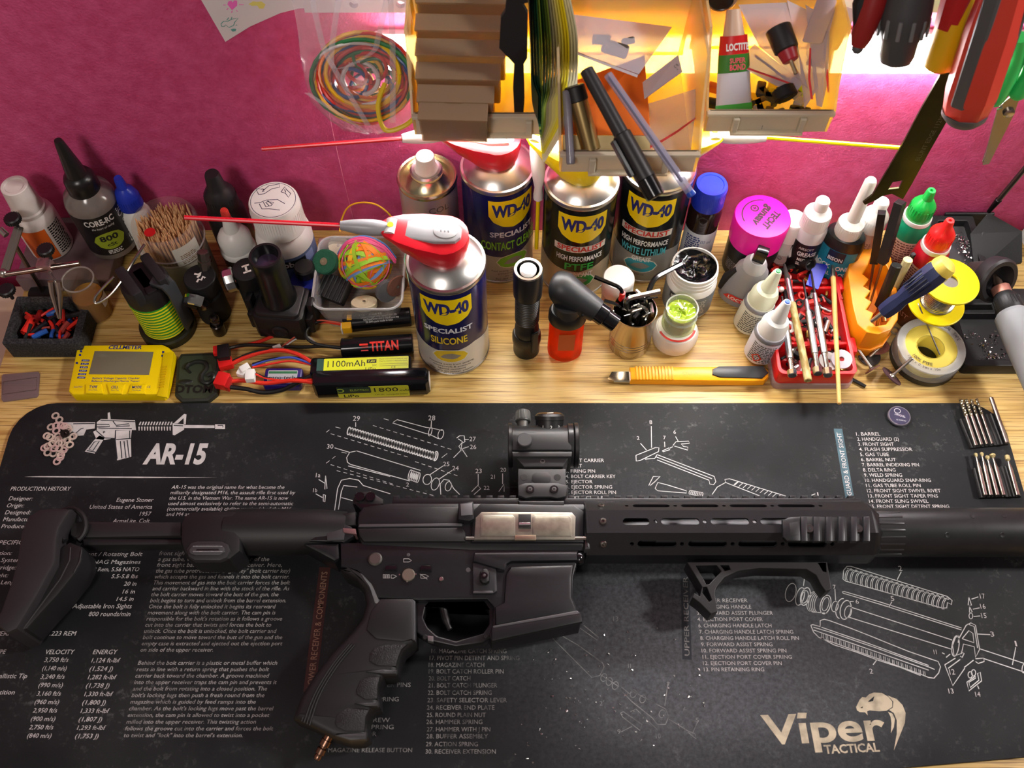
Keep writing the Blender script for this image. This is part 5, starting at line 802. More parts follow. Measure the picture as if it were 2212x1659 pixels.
for i in range(7): part(t, 'rib', M().tube([(-1.26 + i * 0.42, -1.2, 0.45), (-1.26 + i * 0.42, 1.2, 0.45)], 0.14, 8), mt('2a2a2c', 0.4))
for px_, py_, h, r_, th, col, rot, nm, lb in ((731, 532, 3.0, 1.0, 0.6, 'cfc6b0', (R(20), R(10), 0), 'felt_wheel', 'beige felt polishing wheel behind the rubber band ball'), (836, 628, 3.3, 1.15, 0.5, '56585a', (R(50), R(60), 0), 'felt_wheel', 'grey felt wheel standing at the right of the tub'), (858, 618, 3.4, 1.15, 0.25, '6a4436', (R(50), R(70), 0), 'sanding_disc', 'brown sanding disc tilted against the tub side'), (787, 656, 2.4, 1.25, 0.5, 'd2caa8', (R(-25), 0, 0), 'felt_wheel', 'cream felt wheel at the front of the tub'), (735, 545, 1.8, 0.9, 0.3, '8c6460', (0, R(10), 0), 'sanding_disc', 'rosy sanding disc under the beige felt wheel')):
    t = thing(nm, lb, 'wheel', at(px_, py_, h), rot=rot); part(t, 'disc', M().lathe([(r_ - 0.05, -th / 2), (r_, -th / 2 + 0.05), (r_, th / 2 - 0.05), (r_ - 0.05, th / 2), (1e-4, th / 2)], 24), mt(col, 0.9, bump=0.5, bs=12)); part(t, 'rivet', M().lathe([(0.16, th / 2 - 0.05), (0.14, th / 2 + 0.06), (1e-4, th / 2 + 0.06)], 10), STEEL)
single('small_box', M().box(-0.9, 0.9, -0.6, 0.6, -0.4, 0.4, 0.08), mt('9c7c78', 0.3), 'small rosy plastic case at the back of the tub', 'box', None, at(708, 530, 2.4), (0, R(12), R(8)))
m = M(); m.tube(smooth_path([at(734, 500, 4.4), at(737, 478, 5.0), at(750, 450, 6.4), at(775, 438, 7.2), at(810, 441, 7.4), at(836, 458, 7.0), at(850, 475, 6.2)], 6), 0.09, 6); single('rubber_band', m, mt('e0a818', 0.55), 'single amber rubber band arching up out of the tub', 'rubber band')
# ------------------------------------------------------------------ batteries
def wire(t, pl, r_, mat, nm='wire'): l0 = Vector(t.location) / S; part(t, nm, M().tube(smooth_path([at(*p) - l0 for p in pl], 6), r_, 8), mat)
def block(t, nm, px_, py_, h, sx, sy, sz, rz, mat, b=0.05, label=None): l0 = Vector(t.location) / S; c = at(px_, py_, h) - l0; m = M(); m.T = Matrix.Translation(c) @ Matrix.Rotation(rz, 4, 'Z'); m.box(-sx / 2, sx / 2, -sy / 2, sy / 2, -sz / 2, sz / 2, b); return part(t, nm, m, mat, 35, label)
WR = mt('d83020', 0.35); WK = mt('141414', 0.4); WB = mt('3c50b0', 0.4); WW = mt('e0dcd4', 0.4); BATB = mt('0e0e10', 0.14)
a0_, a1_ = at(738, 752, 0.97), at(893, 742, 0.97); b0_, b1_ = at(742, 698, 0.97), at(888, 684, 0.97)
t = thing('battery_pack', 'two black round cells joined by a cable lying left of the front spray can', 'battery', (a0_.x, a0_.y, 0)); l0 = Vector((a0_.x, a0_.y, 0))
for p, p1 in ((a0_, a1_), (b0_, b1_)): L_ = (p1 - p).length; m = M(); m.sweep(p - l0, p1 - l0, [(0.85, 0), (0.95, 0.08), (0.95, L_ - 0.1), (0.86, L_), (1e-4, L_)], 28); part(t, 'cell', m, BATB)
def on_cyl(t, name, p, p1, txt, r_, u0, wd, hgt, ang, mat, bold=0.02):   # print along a lying round cell
    d = (p1 - p).normalized(); nn = Vector((-d.y, d.x, 0)); m = M(); vs, fs = textgeo(txt, bold, 0.0); vs, fs = finer(vs, fs, 0.15); xa = min(v[0] for v in vs); xb = max(v[0] for v in vs); k = wd / (xb - xa); o = []
    for vx, vy in vs:
        th = ang + vy / 0.73 * hgt / r_ * 0.73 / 0.73; o.append(p - l0 + d * (u0 + (vx - xa) * k) - nn * (r_ * math.cos(th)) + Vector((0, 0, r_ * math.sin(th))))
    m.add(o, fs); part(t, name, m, mat, 0)
on_cyl(t, 'cell_logo', a0_, a1_, 'TITAN', 0.96, 2.75, 2.7, 0.95, R(28), mt('e03024', 0.4), 0.03)
d = (a1_ - a0_).normalized(); nn = Vector((-d.y, d.x, 0)); m = M()
for l in ([(1.9, 0.55), (2.6, 0.55), (2.6, 1.0), (2.0, 1.0)], [(1.9, 0.55), (2.1, 0.55), (2.1, 1.3), (1.9, 1.3)], [(1.8, 1.1), (2.6, 1.1), (2.6, 1.3), (1.8, 1.3)]): m.add([a0_ - l0 + d * u - nn * 0.965 * math.cos(v) + Vector((0, 0, 0.965 * math.sin(v))) for u, v in l], [(0, 1, 2, 3)])
part(t, 'cell_emblem', m, mt('e03024', 0.4), 0)
for i, (s_, wd) in enumerate((('CE  RoHS', 2.2), ('Lithium Charger Only | serial 1154/1200', 3.4), ('GetTitanPower.com | TitanPower.my', 3.4), ('22.2Wh pack made in USA', 2.6))): on_cyl(t, 'cell_text', b0_, b1_, s_, 0.96, 1.6 + 0.2 * i, wd, 0.2, R(88 - i * 15), WINK, 0.0)
wire(t, [(478, 766, 1.2), (500, 752, 0.8), (560, 738, 0.4), (640, 705, 0.5), (700, 695, 0.8), (745, 702, 1.0)], 0.17, WR); wire(t, [(495, 752, 1.2), (540, 745, 0.6), (640, 750, 0.4), (700, 748, 0.5), (742, 752, 0.9)], 0.17, WK)
wire(t, [(745, 690, 1.2), (700, 692, 1.4), (675, 702, 1.6), (662, 715, 1.7), (664, 732, 1.6), (690, 745, 1.3), (742, 752, 1.2)], 0.17, WK); wire(t, [(605, 752, 0.5), (640, 725, 0.8), (660, 705, 1.6), (690, 692, 1.6), (745, 700, 1.3)], 0.08, mt('c85a44', 0.4)); wire(t, [(606, 755, 0.5), (640, 732, 0.4), (665, 727, 0.5), (690, 745, 0.9), (742, 756, 0.8)], 0.08, WW)
block(t, 'plug', 484, 763, 1.3, 1.1, 1.5, 0.9, R(10), BLK); block(t, 'plug_end', 467, 758, 1.3, 0.5, 0.9, 0.5, R(10), RED); block(t, 'balance_plug', 599, 752, 0.5, 0.8, 0.5, 0.5, R(25), WHT); block(t, 'yellow_tape', 749, 708, 1.45, 0.95, 0.75, 0.9, R(5), mt('e0a818', 0.4)); block(t, 'yellow_tape', 755, 688, 1.7, 0.5, 0.6, 0.5, R(5), mt('e0a818', 0.4)); block(t, 'tape_edge', 739, 710, 1.45, 0.14, 0.75, 0.9, R(5), WHT)
# flat pack with yellow top label
pA = at(668, 806, 1.5); pB = at(888, 798, 1.5); rz = math.atan2(pB.y - pA.y, pB.x - pA.x); L_ = (pB - pA).length
t = thing('battery_pack', 'slim black battery with yellow 1100mAh label behind the larger pack', 'battery', (pA.x, pA.y, 0), rz); part(t, 'pack', M().box(0, L_, -0.1, 1.75, 0, 1.5, 0.25), BATB)
part(t, 'top_label', M().prism(rrect(1.3, L_ - 0.25, 0.1, 1.5, 0.1, 3), 1.48, 1.515), mt('d8dc28', 0.35)); part(t, 'label_corner', M().prism(rrect(0.65, 1.3, 0.1, 1.5, 0.08, 2), 1.48, 1.516), mt('2f5048', 0.35))
m = M(); m.text('1100mAh', 1.65, 0.55, 1.52, 0.72, 3.5); m.text('20C', 5.8, 0.5, 1.52, 0.2); m.text('LiPo', 5.2, 0.12, 1.52, 0.3, 0.95); m.text('CE', 7.6, 0.2, 1.52, 0.26); m.text('Read instructions before use!', 6.5, 1.2, 1.52, 0.12, 2.6); m.text('Must be recycled or disposed properly', 6.5, 0.97, 1.52, 0.12, 2.6); m.box(5.3, 6.2, 0.85, 1.25, 1.515, 1.522); m.ribbon([(6.5, 0.7), (9.1, 0.7), (9.1, 0.5)], 0.03, 1.52); m.ribbon([(6.5, 0.5), (9.1, 0.5)], 0.03, 1.52); part(t, 'label_text', m, INK, 0); m = M(); m.text('7,4V', 5.4, 0.93, 1.526, 0.25, 0.7, bold=0.02); part(t, 'label_voltage', m, mt('d8dc28', 0.5), 0)
T1 = t
def wl(t, pl, r_, mat):
    inv = (Matrix.Translation(Vector(t.location) / S) @ t.rotation_euler.to_matrix().to_4x4()).inverted(); part(t, 'wire', M().tube(smooth_path([inv @ at(*p) for p in pl], 6), r_, 8), mat)
def bl2(t, nm, px_, py_, h, sx, sy, sz, rz, mat, b=0.05):
    inv = (Matrix.Translation(Vector(t.location) / S) @ t.rotation_euler.to_matrix().to_4x4()).inverted(); m = M(); m.T = inv @ Matrix.Translation(at(px_, py_, h)) @ Matrix.Rotation(rz, 4, 'Z'); m.box(-sx / 2, sx / 2, -sy / 2, sy / 2, -sz / 2, sz / 2, b); return part(t, nm, m, mat)
wl(t, [(497, 788, 0.9), (530, 772, 1.0), (570, 760, 1.2), (610, 757, 1.4), (645, 766, 1.4), (672, 782, 1.2)], 0.2, WR); wl(t, [(500, 782, 0.8), (540, 764, 1.1), (580, 757, 1.3), (625, 760, 1.2), (668, 778, 1.0)], 0.15, WK)
wl(t, [(545, 790, 1.2), (580, 778, 1.4), (620, 772, 1.5), (645, 776, 1.4), (672, 786, 1.1)], 0.11, WB); wl(t, [(545, 794, 1.2), (590, 785, 1.2), (630, 780, 1.3), (672, 788, 1.0)], 0.11, WR); wl(t, [(545, 786, 1.2), (590, 774, 1.5), (640, 772, 1.3), (672, 784, 1.0)], 0.09, WK)
bl2(t, 'plug', 488, 786, 0.8, 1.3, 1.0, 0.8, R(18), RED); bl2(t, 'balance_plug', 530, 797, 1.2, 0.9, 0.7, 0.7, R(35), WHT)
# big pack on edge
pA = at(672, 834, 2.5); pB = at(926, 826, 2.5); rz = math.atan2(pB.y - pA.y, pB.x - pA.x); L_ = (pB - pA).length
t = thing('battery_pack', 'thick glossy black battery with 1800 mAh label on edge', 'battery', (pA.x, pA.y, 0.0), rz); m = M(); m.box(0.0, L_, 0, 1.75, 0, 2.5, 0.32); part(t, 'pack', m, BATB)
fz = lambda m: setattr(m, 'T', Matrix.Rotation(R(90), 4, 'X'))
m = M(); fz(m); m.prism(rrect(2.2, L_ - 1.9, 0.2, 2.1, 0.15, 3), -0.0, 0.03); part(t, 'side_label', m, mt('c8c830', 0.35)); m = M(); fz(m); m.prism(rrect(2.2, 5.3, 1.0, 2.1, 0.15, 3), 0.0, 0.035); part(t, 'label_corner', m, mt('263a30', 0.35))
m = M(); fz(m); m.text('1800', 5.6, 1.15, 0.04, 0.75, 2.2); m.text('mAh', 7.95, 1.15, 0.04, 0.4, 0.95); m.text('LiPo', 2.7, 0.3, 0.04, 0.5, 1.4, bold=0.02); m.text('7.4V 20C  rechargeable battery', 5.6, 0.55, 0.04, 0.22, 3.0); part(t, 'label_text', m, INK, 0); m = M(); fz(m); m.text('ELECTRO', 3.4, 1.4, 0.045, 0.35, 1.7); m.ribbon([(2.5 + 0.3 * math.cos(R(a)), 1.55 + 0.28 * math.sin(R(a))) for a in range(-150, 160, 20)], 0.12, 0.045); part(t, 'label_brand', m, mt('a8c040', 0.5), 0)
m = M(); m.prism(rrect(L_ - 0.02, L_ + 0.02, 0.3, 1.4, 0.01, 1), 0.6, 2.2); part(t, 'end_sticker', m, mt('e0d8d0', 0.5))
wl(t, [(490, 825, 1.2), (525, 822, 1.1), (570, 828, 1.0), (610, 824, 1.3), (640, 822, 1.6), (676, 826, 1.6)], 0.2, WR); wl(t, [(494, 836, 1.0), (530, 840, 0.7), (570, 848, 0.4), (610, 842, 0.6), (640, 828, 1.2), (672, 812, 1.6)], 0.22, WK); wl(t, [(552, 808, 1.6), (580, 818, 1.2), (620, 822, 1.3), (674, 820, 1.7)], 0.1, WR); wl(t, [(552, 806, 1.6), (575, 815, 1.3), (610, 822, 1.0), (650, 816, 1.3), (674, 816, 1.6)], 0.08, WK)
bl2(t, 'plug', 481, 823, 1.1, 1.15, 1.4, 1.0, R(-14), mt('c41c1a', 0.35)); bl2(t, 'plug', 495, 830, 1.1, 0.4, 1.2, 0.8, R(-14), mt('a01614', 0.35)); bl2(t, 'balance_plug', 541, 812, 1.6, 0.85, 1.1, 0.7, R(5), WHT); bl2(t, 'balance_plug', 523, 805, 1.1, 0.8, 0.8, 0.6, R(-20), WHT)
# small purple pack
pA = at(572, 832, 1.0); pB = at(640, 830, 1.0); rz = math.atan2(pB.y - pA.y, pB.x - pA.x); t = thing('battery_pack', 'tiny purple battery with a silver label under the cables', 'battery', (pA.x, pA.y, 0), rz + R(-2)); part(t, 'pack', M().box(-0.2, 3.3, -0.1, 1.9, 0.02, 1.0, 0.15), mt('241a5c', 0.25)); part(t, 'top_label', M().prism(rrect(0.15, 2.9, 0.2, 1.6, 0.08, 2), 0.98, 1.012), mt('b8bcc0', 0.3, 0.3)); part(t, 'label_stripe', M().prism([(0.2, 1.25), (2.85, 1.25), (2.85, 1.5), (0.2, 1.5)], 1.0, 1.016), mt('2c6a44', 0.4)); m = M(); m.text('nano-tech', 0.3, 0.65, 1.02, 0.4, 2.4, bold=0.02); m.text('200mAh 2S LiPo', 0.4, 0.28, 1.02, 0.2, 2.2); part(t, 'label_text', m, INK, 0)
# ------------------------------------------------------------------ rubber patch, cell meter, clear plate
P = [at(x, y, 0.7) for x, y in ((390, 762), (462, 760), (474, 775), (468, 848), (448, 864), (392, 866), (376, 852), (381, 776))]; c = sum(P, Vector()) / 8; t = thing('rubber_patch', 'dark green rubber patch with embossed snake and DTOM lettering', 'patch', (c.x, c.y, 0)); pp = [(p.x - c.x, p.y - c.y) for p in P]
part(t, 'base', M().prism(pp, 0, 0.55, 0.1), mt('23261f', 0.55)); part(t, 'field', M().prism(offset_poly(pp, 0.3), 0.5, 0.58), mt('2f3828', 0.5)); m = M()
for nm_, (sx, sy) in (('x', (0, 0)),): m.tube(smooth_path([(-0.9, 1.3, 0.6), (-0.3, 1.6, 0.6), (0.5, 1.5, 0.6), (0.8, 0.9, 0.6), (0.5, 0.2, 0.6), (0.6, -0.5, 0.6), (1.2, -0.7, 0.6), (1.6, -0.2, 0.6), (1.4, 0.3, 0.6), (1.0, 0.1, 0.6)], 6), 0.22, 8)
part(t, 'snake', m, mt('191c18', 0.4)); m = M(); m.tube(smooth_path([(-0.9, 1.4, 0.62), (-1.1, 0.9, 0.62), (-0.6, 0.4, 0.62)], 5), [0.25] * 6 + [0.1] * 5, 8); part(t, 'snake_jaw', m, mt('151815', 0.4)); m = M(); m.ball((-1.0, -0.55, 0.55), 0.4, 12, (2.0, 0.7, 0.4)); part(t, 'rattle', m, mt('181b17', 0.4)); m = M(); m.text('DTOM', -1.7, -1.75, 0, 0.85, 3.4, bold=0.035); n0 = M(); 
for vx, vy, vz in m.v: n0.v.append((vx, vy, 0.62))
n0.f = list(m.f); part(t, 'lettering', n0, mt('12140f', 0.45), 0)
CH = 1.3; P = [at(x, y, CH) for x, y in ((168, 745), (352, 743), (372, 757), (372, 775), (352, 858), (350, 862), (152, 860), (148, 848), (150, 838))]; c = at(255, 805, CH); t = thing('cell_meter', 'yellow battery cell meter with grey screen and three buttons', 'battery tester', (c.x, c.y, 0)); CT = Vector((c.x, c.y, 0)); cq = lambda l, h=CH: [((at(x, y, h) - CT).x, (at(x, y, h) - CT).y) for x, y in l]
CYEL = mt('e8c800', 0.32); part(t, 'case', M().prism(cq([(166, 748), (172, 745), (350, 743), (362, 748), (374, 758), (374, 772), (357, 846), (350, 852), (156, 852), (147, 844), (148, 836)]), 0, CH, 0.22, 0.15), CYEL)
Zc = lambda l: [(x / 4.424, 720 + y / 4.424) for x, y in l]
part(t, 'screen', M().prism(cq(Zc([(905, 170), (1468, 178), (1425, 398), (848, 392)])), CH - 0.1, CH + 0.03, 0.03), mt('6e6a56', 0.18)); 
for l in ([(822, 490), (972, 487), (995, 575), (985, 582), (822, 580)], [(1022, 487), (1198, 489), (1165, 582), (1050, 582)], [(1255, 489), (1398, 490), (1392, 585), (1225, 582)]): part(t, 'button', M().prism(cq(Zc(l)), CH - 0.1, CH + 0.14, 0.08), CYEL)
part(t, 'socket_block', M().prism(cq(Zc([(1560, 190), (1662, 180), (1600, 620), (1500, 600), (1530, 520)])), CH - 0.1, CH + 0.1, 0.06), mt('d8ba00', 0.35))
for i in range(9): u = i / 8; part(t, 'balance_pin', M().prism(cq(Zc([(1553 - u * 30, 320 + u * 190), (1600 - u * 30, 318 + u * 190), (1600 - u * 30, 330 + u * 190), (1553 - u * 30, 332 + u * 190)])), CH, CH + 0.16), mt('c8a400', 0.35))
m = M()
def ct(txt, x0, y0, x1, hp, mm=None, **k): a = at(x0 / 4.424, 720 + y0 / 4.424, CH) - CT; b = at(x1 / 4.424, 720 + y0 / 4.424, CH) - CT; h = (at(x0 / 4.424, 720 + (y0 - hp) / 4.424, CH) - CT - a).length; (mm or m).text(txt, a.x, a.y, k.pop('z', CH + 0.006), h, (b - a).length, **k)
ct('CELLMETER', 1035, 150, 1352, 34, bold=0.03, shear=0.1); ct('Battery Voltage Capacity Checker', 882, 437, 1335, 18, bold=0.01); ct('Balance Discharger/Servo Tester', 874, 465, 1335, 18, bold=0.01); ct('TYPE', 855, 531, 932, 24, bold=0.02, z=CH + 0.146); ct('CELL', 1065, 533, 1137, 24, bold=0.02, z=CH + 0.146); ct('MODE', 1265, 533, 1355, 24, bold=0.02, z=CH + 0.146); ct('Servo Menu', 850, 553, 935, 11, z=CH + 0.146); ct('Servo Test', 1065, 555, 1140, 11, z=CH + 0.146); ct('Discharge', 1268, 555, 1350, 11, z=CH + 0.146); ct('ELECTRO', 705, 520, 785, 16, shear=0.2); ct('CE', 1402, 522, 1435, 20)
for i in range(6): y = 250 + i * 32.5; m.poly(cq(Zc([(782 - i * 8, y), (858 - i * 8, y + 1), (853 - i * 8, y + 20), (777 - i * 8, y + 19)])), CH + 0.006)
for (x, y) in ((775, 172), (765, 207), (1560, 180), (1553, 215), (735, 283)): m.poly(cq(Zc([(x - 11, y - 10), (x + 11, y - 10), (x + 11, y + 10), (x - 11, y + 10)])), CH + 0.006)
for i in range(3): ct('......', 805 + i * 12, 215, 860, 4) if False else None
part(t, 'case_print', m, mt('1c2a70', 0.5), 0); m = M()
for i, s_ in enumerate(('LiIon', 'LiPo', 'LiFe', 'LiHV', 'NiCd', 'NiMH')): ct(s_, 790 - i * 8, 266 + i * 32.5, 845 - i * 8, 13, m, z=CH + 0.011, shear=0.2)
part(t, 'case_print_light', m, mt('d8d8c8', 0.5), 0)
P = [at(x, y, 0.2) for x, y in ((6, 808), (82, 802), (85, 806), (82, 852), (78, 857), (6, 867), (2, 862), (3, 812))]; c = sum(P, Vector()) / 8; t = thing('clear_plate', 'thin clear plastic plate lying on the left of the desk', 'plastic plate', (c.x, c.y, 0)); part(t, 'plate', M().prism([(p.x - c.x, p.y - c.y) for p in P], 0.01, 0.2, 0.05), clear('ded2d4', 0.35, 0.15, '9a8a8c')); m = M(); l = [at(x, y, 0.2) - c for x, y in ((7, 825), (80, 815), (78, 842), (5, 852), (7, 825))]; m.ribbon([(p.x, p.y) for p in l], 0.06, 0.206); part(t, 'engraved_line', m, mt('4a3a34', 0.5), 0)
# ------------------------------------------------------------------ spray cans
def lean(base, top): return Vector((0, 0, 1)).rotation_difference((Vector(top) - Vector(base)).normalized()).to_euler()
def can(label, top, h, off, dark, title, sub, cap, straw, emblem, grey, folded=None, tone='17181a', trim=None, act='8e8f92'):
    p = at(top[0], top[1], h); p.y = min(p.y, WY - 3.45); t = thing('spray_can', label, 'spray can', (p.x, p.y, 0), 0, 'WD-40 cans'.replace('WD-40', 'lubricant spray')); f = face(p.x, p.y) + off; r = 3.35
    part(t, 'can_body', M().lathe([(3.1, 0), (3.3, 0.05), (3.35, 0.2), (3.35, h - 0.9), (3.28, h - 0.6)], 56), mt(dark, 0.22, 0.35)); part(t, 'bottom_rim', M().lathe([(3.3, 0.02), (3.42, 0.06), (3.42, 0.3), (3.36, 0.36)], 56), ALU)
    part(t, 'dome', M().lathe([(3.28, h - 0.62), (3.4, h - 0.5), (3.44, h - 0.25), (3.36, h - 0.05), (3.15, h - 0.02), (2.8, h + 0.35), (2.2, h + 0.75), (1.6, h + 1.0), (1e-4, h + 1.0)], 56), mt('c4c2be', 0.3, 1.0, var=0.15, vs=0.5))
    m = M(); w_ = PI * r; m.wrap([(-w_, 0.4), (w_, 0.4), (w_, 4.2), (5, 4.0), (2.5, 4.8), (0, 4.1), (-2.5, 4.3), (-5, 4.9), (-w_, 4.2)], r + 0.012, f, cut=0.3); part(t, 'lower_band', m, mt(grey, 0.3, 0.3))
    sh = [(-2.35, h - 1.2), (-2.35, h - 3.3), (-1.9, h - 4.1), (-1.0, h - 4.7), (0, h - 4.95), (1.0, h - 4.7), (1.9, h - 4.1), (2.35, h - 3.3), (2.35, h - 1.2)]
    m = M(); m.wrap(sh, r + 0.02, f, cut=0.12); part(t, 'shield', m, YEL)
    m = M(); m.text_cyl('WD-40', r + 0.035, f, h - 3.3, 1.55, 4.1, bold=0.05, arch=0.012); part(t, 'shield_text', m, mt('16206c', 0.4), 0)
    if trim: m = M(); m.wrap([(-2.6, h - 6.35), (2.6, h - 6.35), (2.6, h - 5.45), (-2.6, h - 5.45)], r + 0.02, f); part(t, 'title_bar', m, mt(trim, 0.4))
    m = M(); m.text_cyl('SPECIALIST', r + 0.035, f, h - 6.2, 0.72, 4.6, bold=0.03); part(t, 'range_text', m, mt('c02818' if trim else 'd4d6da', 0.45), 0)
    z = h - 7.2
    for tx, hh, wd, col in title: m = M(); m.text_cyl(tx, r + 0.035, f, z - hh + 0.3, hh, wd, bold=0.025); part(t, 'title_text', m, mt(col, 0.45), 0); z -= hh + 0.35
    ez = 3.4 if len(title) < 3 else 2.7
    m = M(); m.wrap(circ(0, ez, 1.75, 28, 1.05), r + 0.03, f); part(t, 'emblem_rim', m, mt('d8d8c8', 0.4)); m = M(); m.wrap(circ(0, ez, 1.65, 28, 0.96), r + 0.036, f); part(t, 'emblem', m, mt(emblem, 0.4)); m = M(); m.wrap([(-1.0, ez - 0.3), (-0.5, ez + 0.4), (0.3, ez + 0.5), (1.0, ez), (0.4, ez - 0.5)], r + 0.042, f); part(t, 'emblem_picture', m, mt('8c9094', 0.35, 0.5))
    m = M()
    for i, tx in enumerate(sub): m.text_cyl(tx, r + 0.03, f, ez - 1.5 - i * 0.42, 0.26, min(4.4, 0.17 * len(tx)))
    if sub: part(t, 'small_text', m, mt('2a2c34', 0.5), 0)
    # spray head: cap shell, grip, hinged tip and straw
    ang = straw[0]; U = Matrix.Rotation(ang, 4, 'Z'); cm = M(); cm.T = U; ol = [(2.1 * math.cos(R(a)), 2.1 * math.sin(R(a))) for a in range(75, 286, 15)] + [(2.0, -1.9), (3.6, -1.5), (4.7, -1.0), (5.15, -0.5), (5.25, 0), (5.15, 0.5), (4.7, 1.0), (3.6, 1.5), (2.0, 1.9)]
    n = len(ol); rg = []
    for kx, ky, zf in ((0.72, 0.8, lambda u: h + 0.7 + max(0, u - 1.2) * 0.45), (0.9, 0.95, lambda u: h + 1.5 + max(0, u - 1.2) * 0.4), (1.0, 1.0, lambda u: h + 2.6 + max(0, u) * 0.2), (0.98, 0.98, lambda u: h + 3.3 + max(0, u) * 0.1), (0.8, 0.74, lambda u: h + 3.45 + max(0, u) * 0.08)): rg.append([(u * kx, v * ky, zf(u)) for u, v in ol])
    cm.add([q_ for r_ in rg for q_ in r_], [(j * n + i, j * n + (i + 1) % n, (j + 1) * n + (i + 1) % n, (j + 1) * n + i) for j in range(4) for i in range(n)] + [tuple(reversed(range(n))), tuple(range(4 * n, 5 * n))]); hd = part(t, 'cap', cm, mt(cap, 0.3), 45)
    G = mt(act, 0.35); m = M(); m.T = U; m.prism([(-1.5, -0.45), (-1.1, -0.95), (0.5, -1.2), (2.5, -1.05), (4.2, -0.75), (4.2, 0.75), (2.5, 1.05), (0.5, 1.2), (-1.1, 0.95), (-1.5, 0.45)], h + 3.0, h + 3.75, 0.2); part(hd, 'trigger_grip', m, G); m = M(); m.T = U; m.prism(circ(-0.2, 0, 1.0, 20, 0.75), h + 3.7, h + 3.82, 0.05); part(hd, 'thumb_pad', m, mt('a8a9ab', 0.3))
    for i in range(3): m = M(); m.T = U; m.ball((-0.45 + i * 0.3, 0, h + 3.82), 0.14, 10, (0.6, 1.3, 0.4)); part(hd, 'thumb_ridge', m, G)
    m = M(); m.T = U; m.tube([(4.3, -0.75, h + 3.5), (4.3, 0.75, h + 3.5)], 0.55, 16); part(hd, 'hinge', m, mt('b8b8b6', 0.35)); m = M(); m.T = U; m.lathe([(0.26, h + 3.9), (0.26, h + 4.08), (1e-4, h + 4.08)], 16, (4.3, 0)); part(hd, 'hinge_dot', m, YEL)
    lo = Vector((p.x, p.y, 0)); a = U @ Vector((4.4, 0, h + 3.5))
    if folded: pts_ = [a] + [Vector(q_) - lo for q_ in folded[:2]]; tip = [Vector(q_) - lo for q_ in folded[1:]]
    else: pts_ = [a, at(*straw[1]) - lo]; tip = [at(*straw[1]) - lo, at(*straw[2]) - lo]
    m = M(); b = pts_[-1]; pp = [a.lerp(b, k / 6) for k in range(7)] if not folded else smooth_path(pts_, 4); m.tube(pp, [0.42, 0.62, 0.68, 0.66, 0.6, 0.5, 0.36][:len(pp)] + [0.45] * max(0, len(pp) - 7), 14); part(hd, 'nozzle', m, G)
    m = M(); m.tube(tip, 0.19, 10); part(hd, 'straw', m, mt(cap, 0.3)); return t
WH4 = (1, 1, 1)
can('front blue silicone spray can with a red cap', (963, 561), 13.4, -0.12, '1a1c52', [('SILICONE', 1.05, 3.4, 'e0c028')], ['Prevents parts from sticking', 'waterproofs & protects', 'against moisture', 'For use on metal, plastic,', 'rubber & wood', '400 ml'], 'cc1626', (R(174), (735, 487, 17.3), (399, 470, 17.8)), 'd8b820', 'c9c8c4')
can('blue contact cleaner spray can with a red cap by the wall', (1075, 355), 13.4, 0.42, '1a1c56', [('CONTACT CLEANER', 1.2, 6.4, '7cc820')], ['Fast acting, non conductive', 'penetrates quickly', 'no residue', 'for use on electrical', 'contacts, plastic', '400 ml'], 'd0202c', (R(176), (868, 299, 17.4), (566, 322, 16.6)), '6cb81c', 'a8a69c', act='e6e6e2')
px4 = at(1257, 386, 13.4)
can('black PTFE lubricant spray can with a yellow cap', (1257, 386), 13.4, 0.14, '1c1c18', [('HIGH PERFORMANCE', 0.75, 4.6, 'dcdcd6'), ('PTFE', 1.0, 2.8, '28a040'), ('LUBRICANT', 0.7, 2.8, 'dcdcd6')], ['400 ml'], 'f2d800', (R(160), (1165, 400, 12), (1160, 555, 3)), '18903c', 'a89c84', folded=[px4 + Vector((-3.9, -0.2, 14.4 - 13.4)), px4 + Vector((-3.85, -0.3, -2.2)), px4 + Vector((-3.85, -0.3, -9.5))], trim='cfc8ba', act='e6e6e2')
can('black white lithium grease spray can with a yellow cap', (1424, 352), 13.4, -0.02, '16181a', [('HIGH PERFORMANCE', 0.75, 4.8, 'dcdcd6'), ('WHITE LITHIUM', 1.0, 4.6, '4aa8b0'), ('GREASE', 0.65, 1.9, 'dcdcd6')], ['400 ml'], 'f2d800', (R(0), (1655, 297, 17.0), (1966, 321, 16.6)), '2490a0', '8c8c86', trim='cfc8ba', act='e6e6e2')
# plain silver can
p = at(922, 378, 11.5); t = thing('spray_can', 'plain silver spray can with white push nozzle by the wall', 'spray can', (p.x, p.y, 0)); GLD = mt('b8a878', 0.28, 1.0)
part(t, 'can_body', M().lathe([(2.6, 0), (2.72, 0.1), (2.72, 10.6), (2.6, 11.0)], 48), mt('b9aeac', 0.35, 0.6)); part(t, 'rim', M().lathe([(2.6, 10.9), (2.78, 11.0), (2.82, 11.3), (2.7, 11.5), (2.55, 11.4), (2.45, 11.0), (2.0, 11.2), (1.5, 11.9), (1e-4, 11.9)], 48), mt('c0b694', 0.25, 1.0)); part(t, 'valve_cup', M().lathe([(1.45, 11.7), (1.5, 12.2), (1.35, 12.4), (1.15, 12.3), (1e-4, 12.3)], 36), ALU)
m = M(); m.lathe([(1.05, 12.2), (1.08, 12.5), (0.9, 12.8), (0.85, 13.9), (0.8, 14.0), (1e-4, 14.0)], 32); nz = part(t, 'push_nozzle', m, mt('d8d2c4', 0.4)); m = M()
for i in range(9): y_ = -0.6 + i * 0.15; w_ = math.sqrt(0.72 ** 2 - y_ * y_); m.box(y_ - 0.035, y_ + 0.035, -w_, w_, 13.98, 14.03)
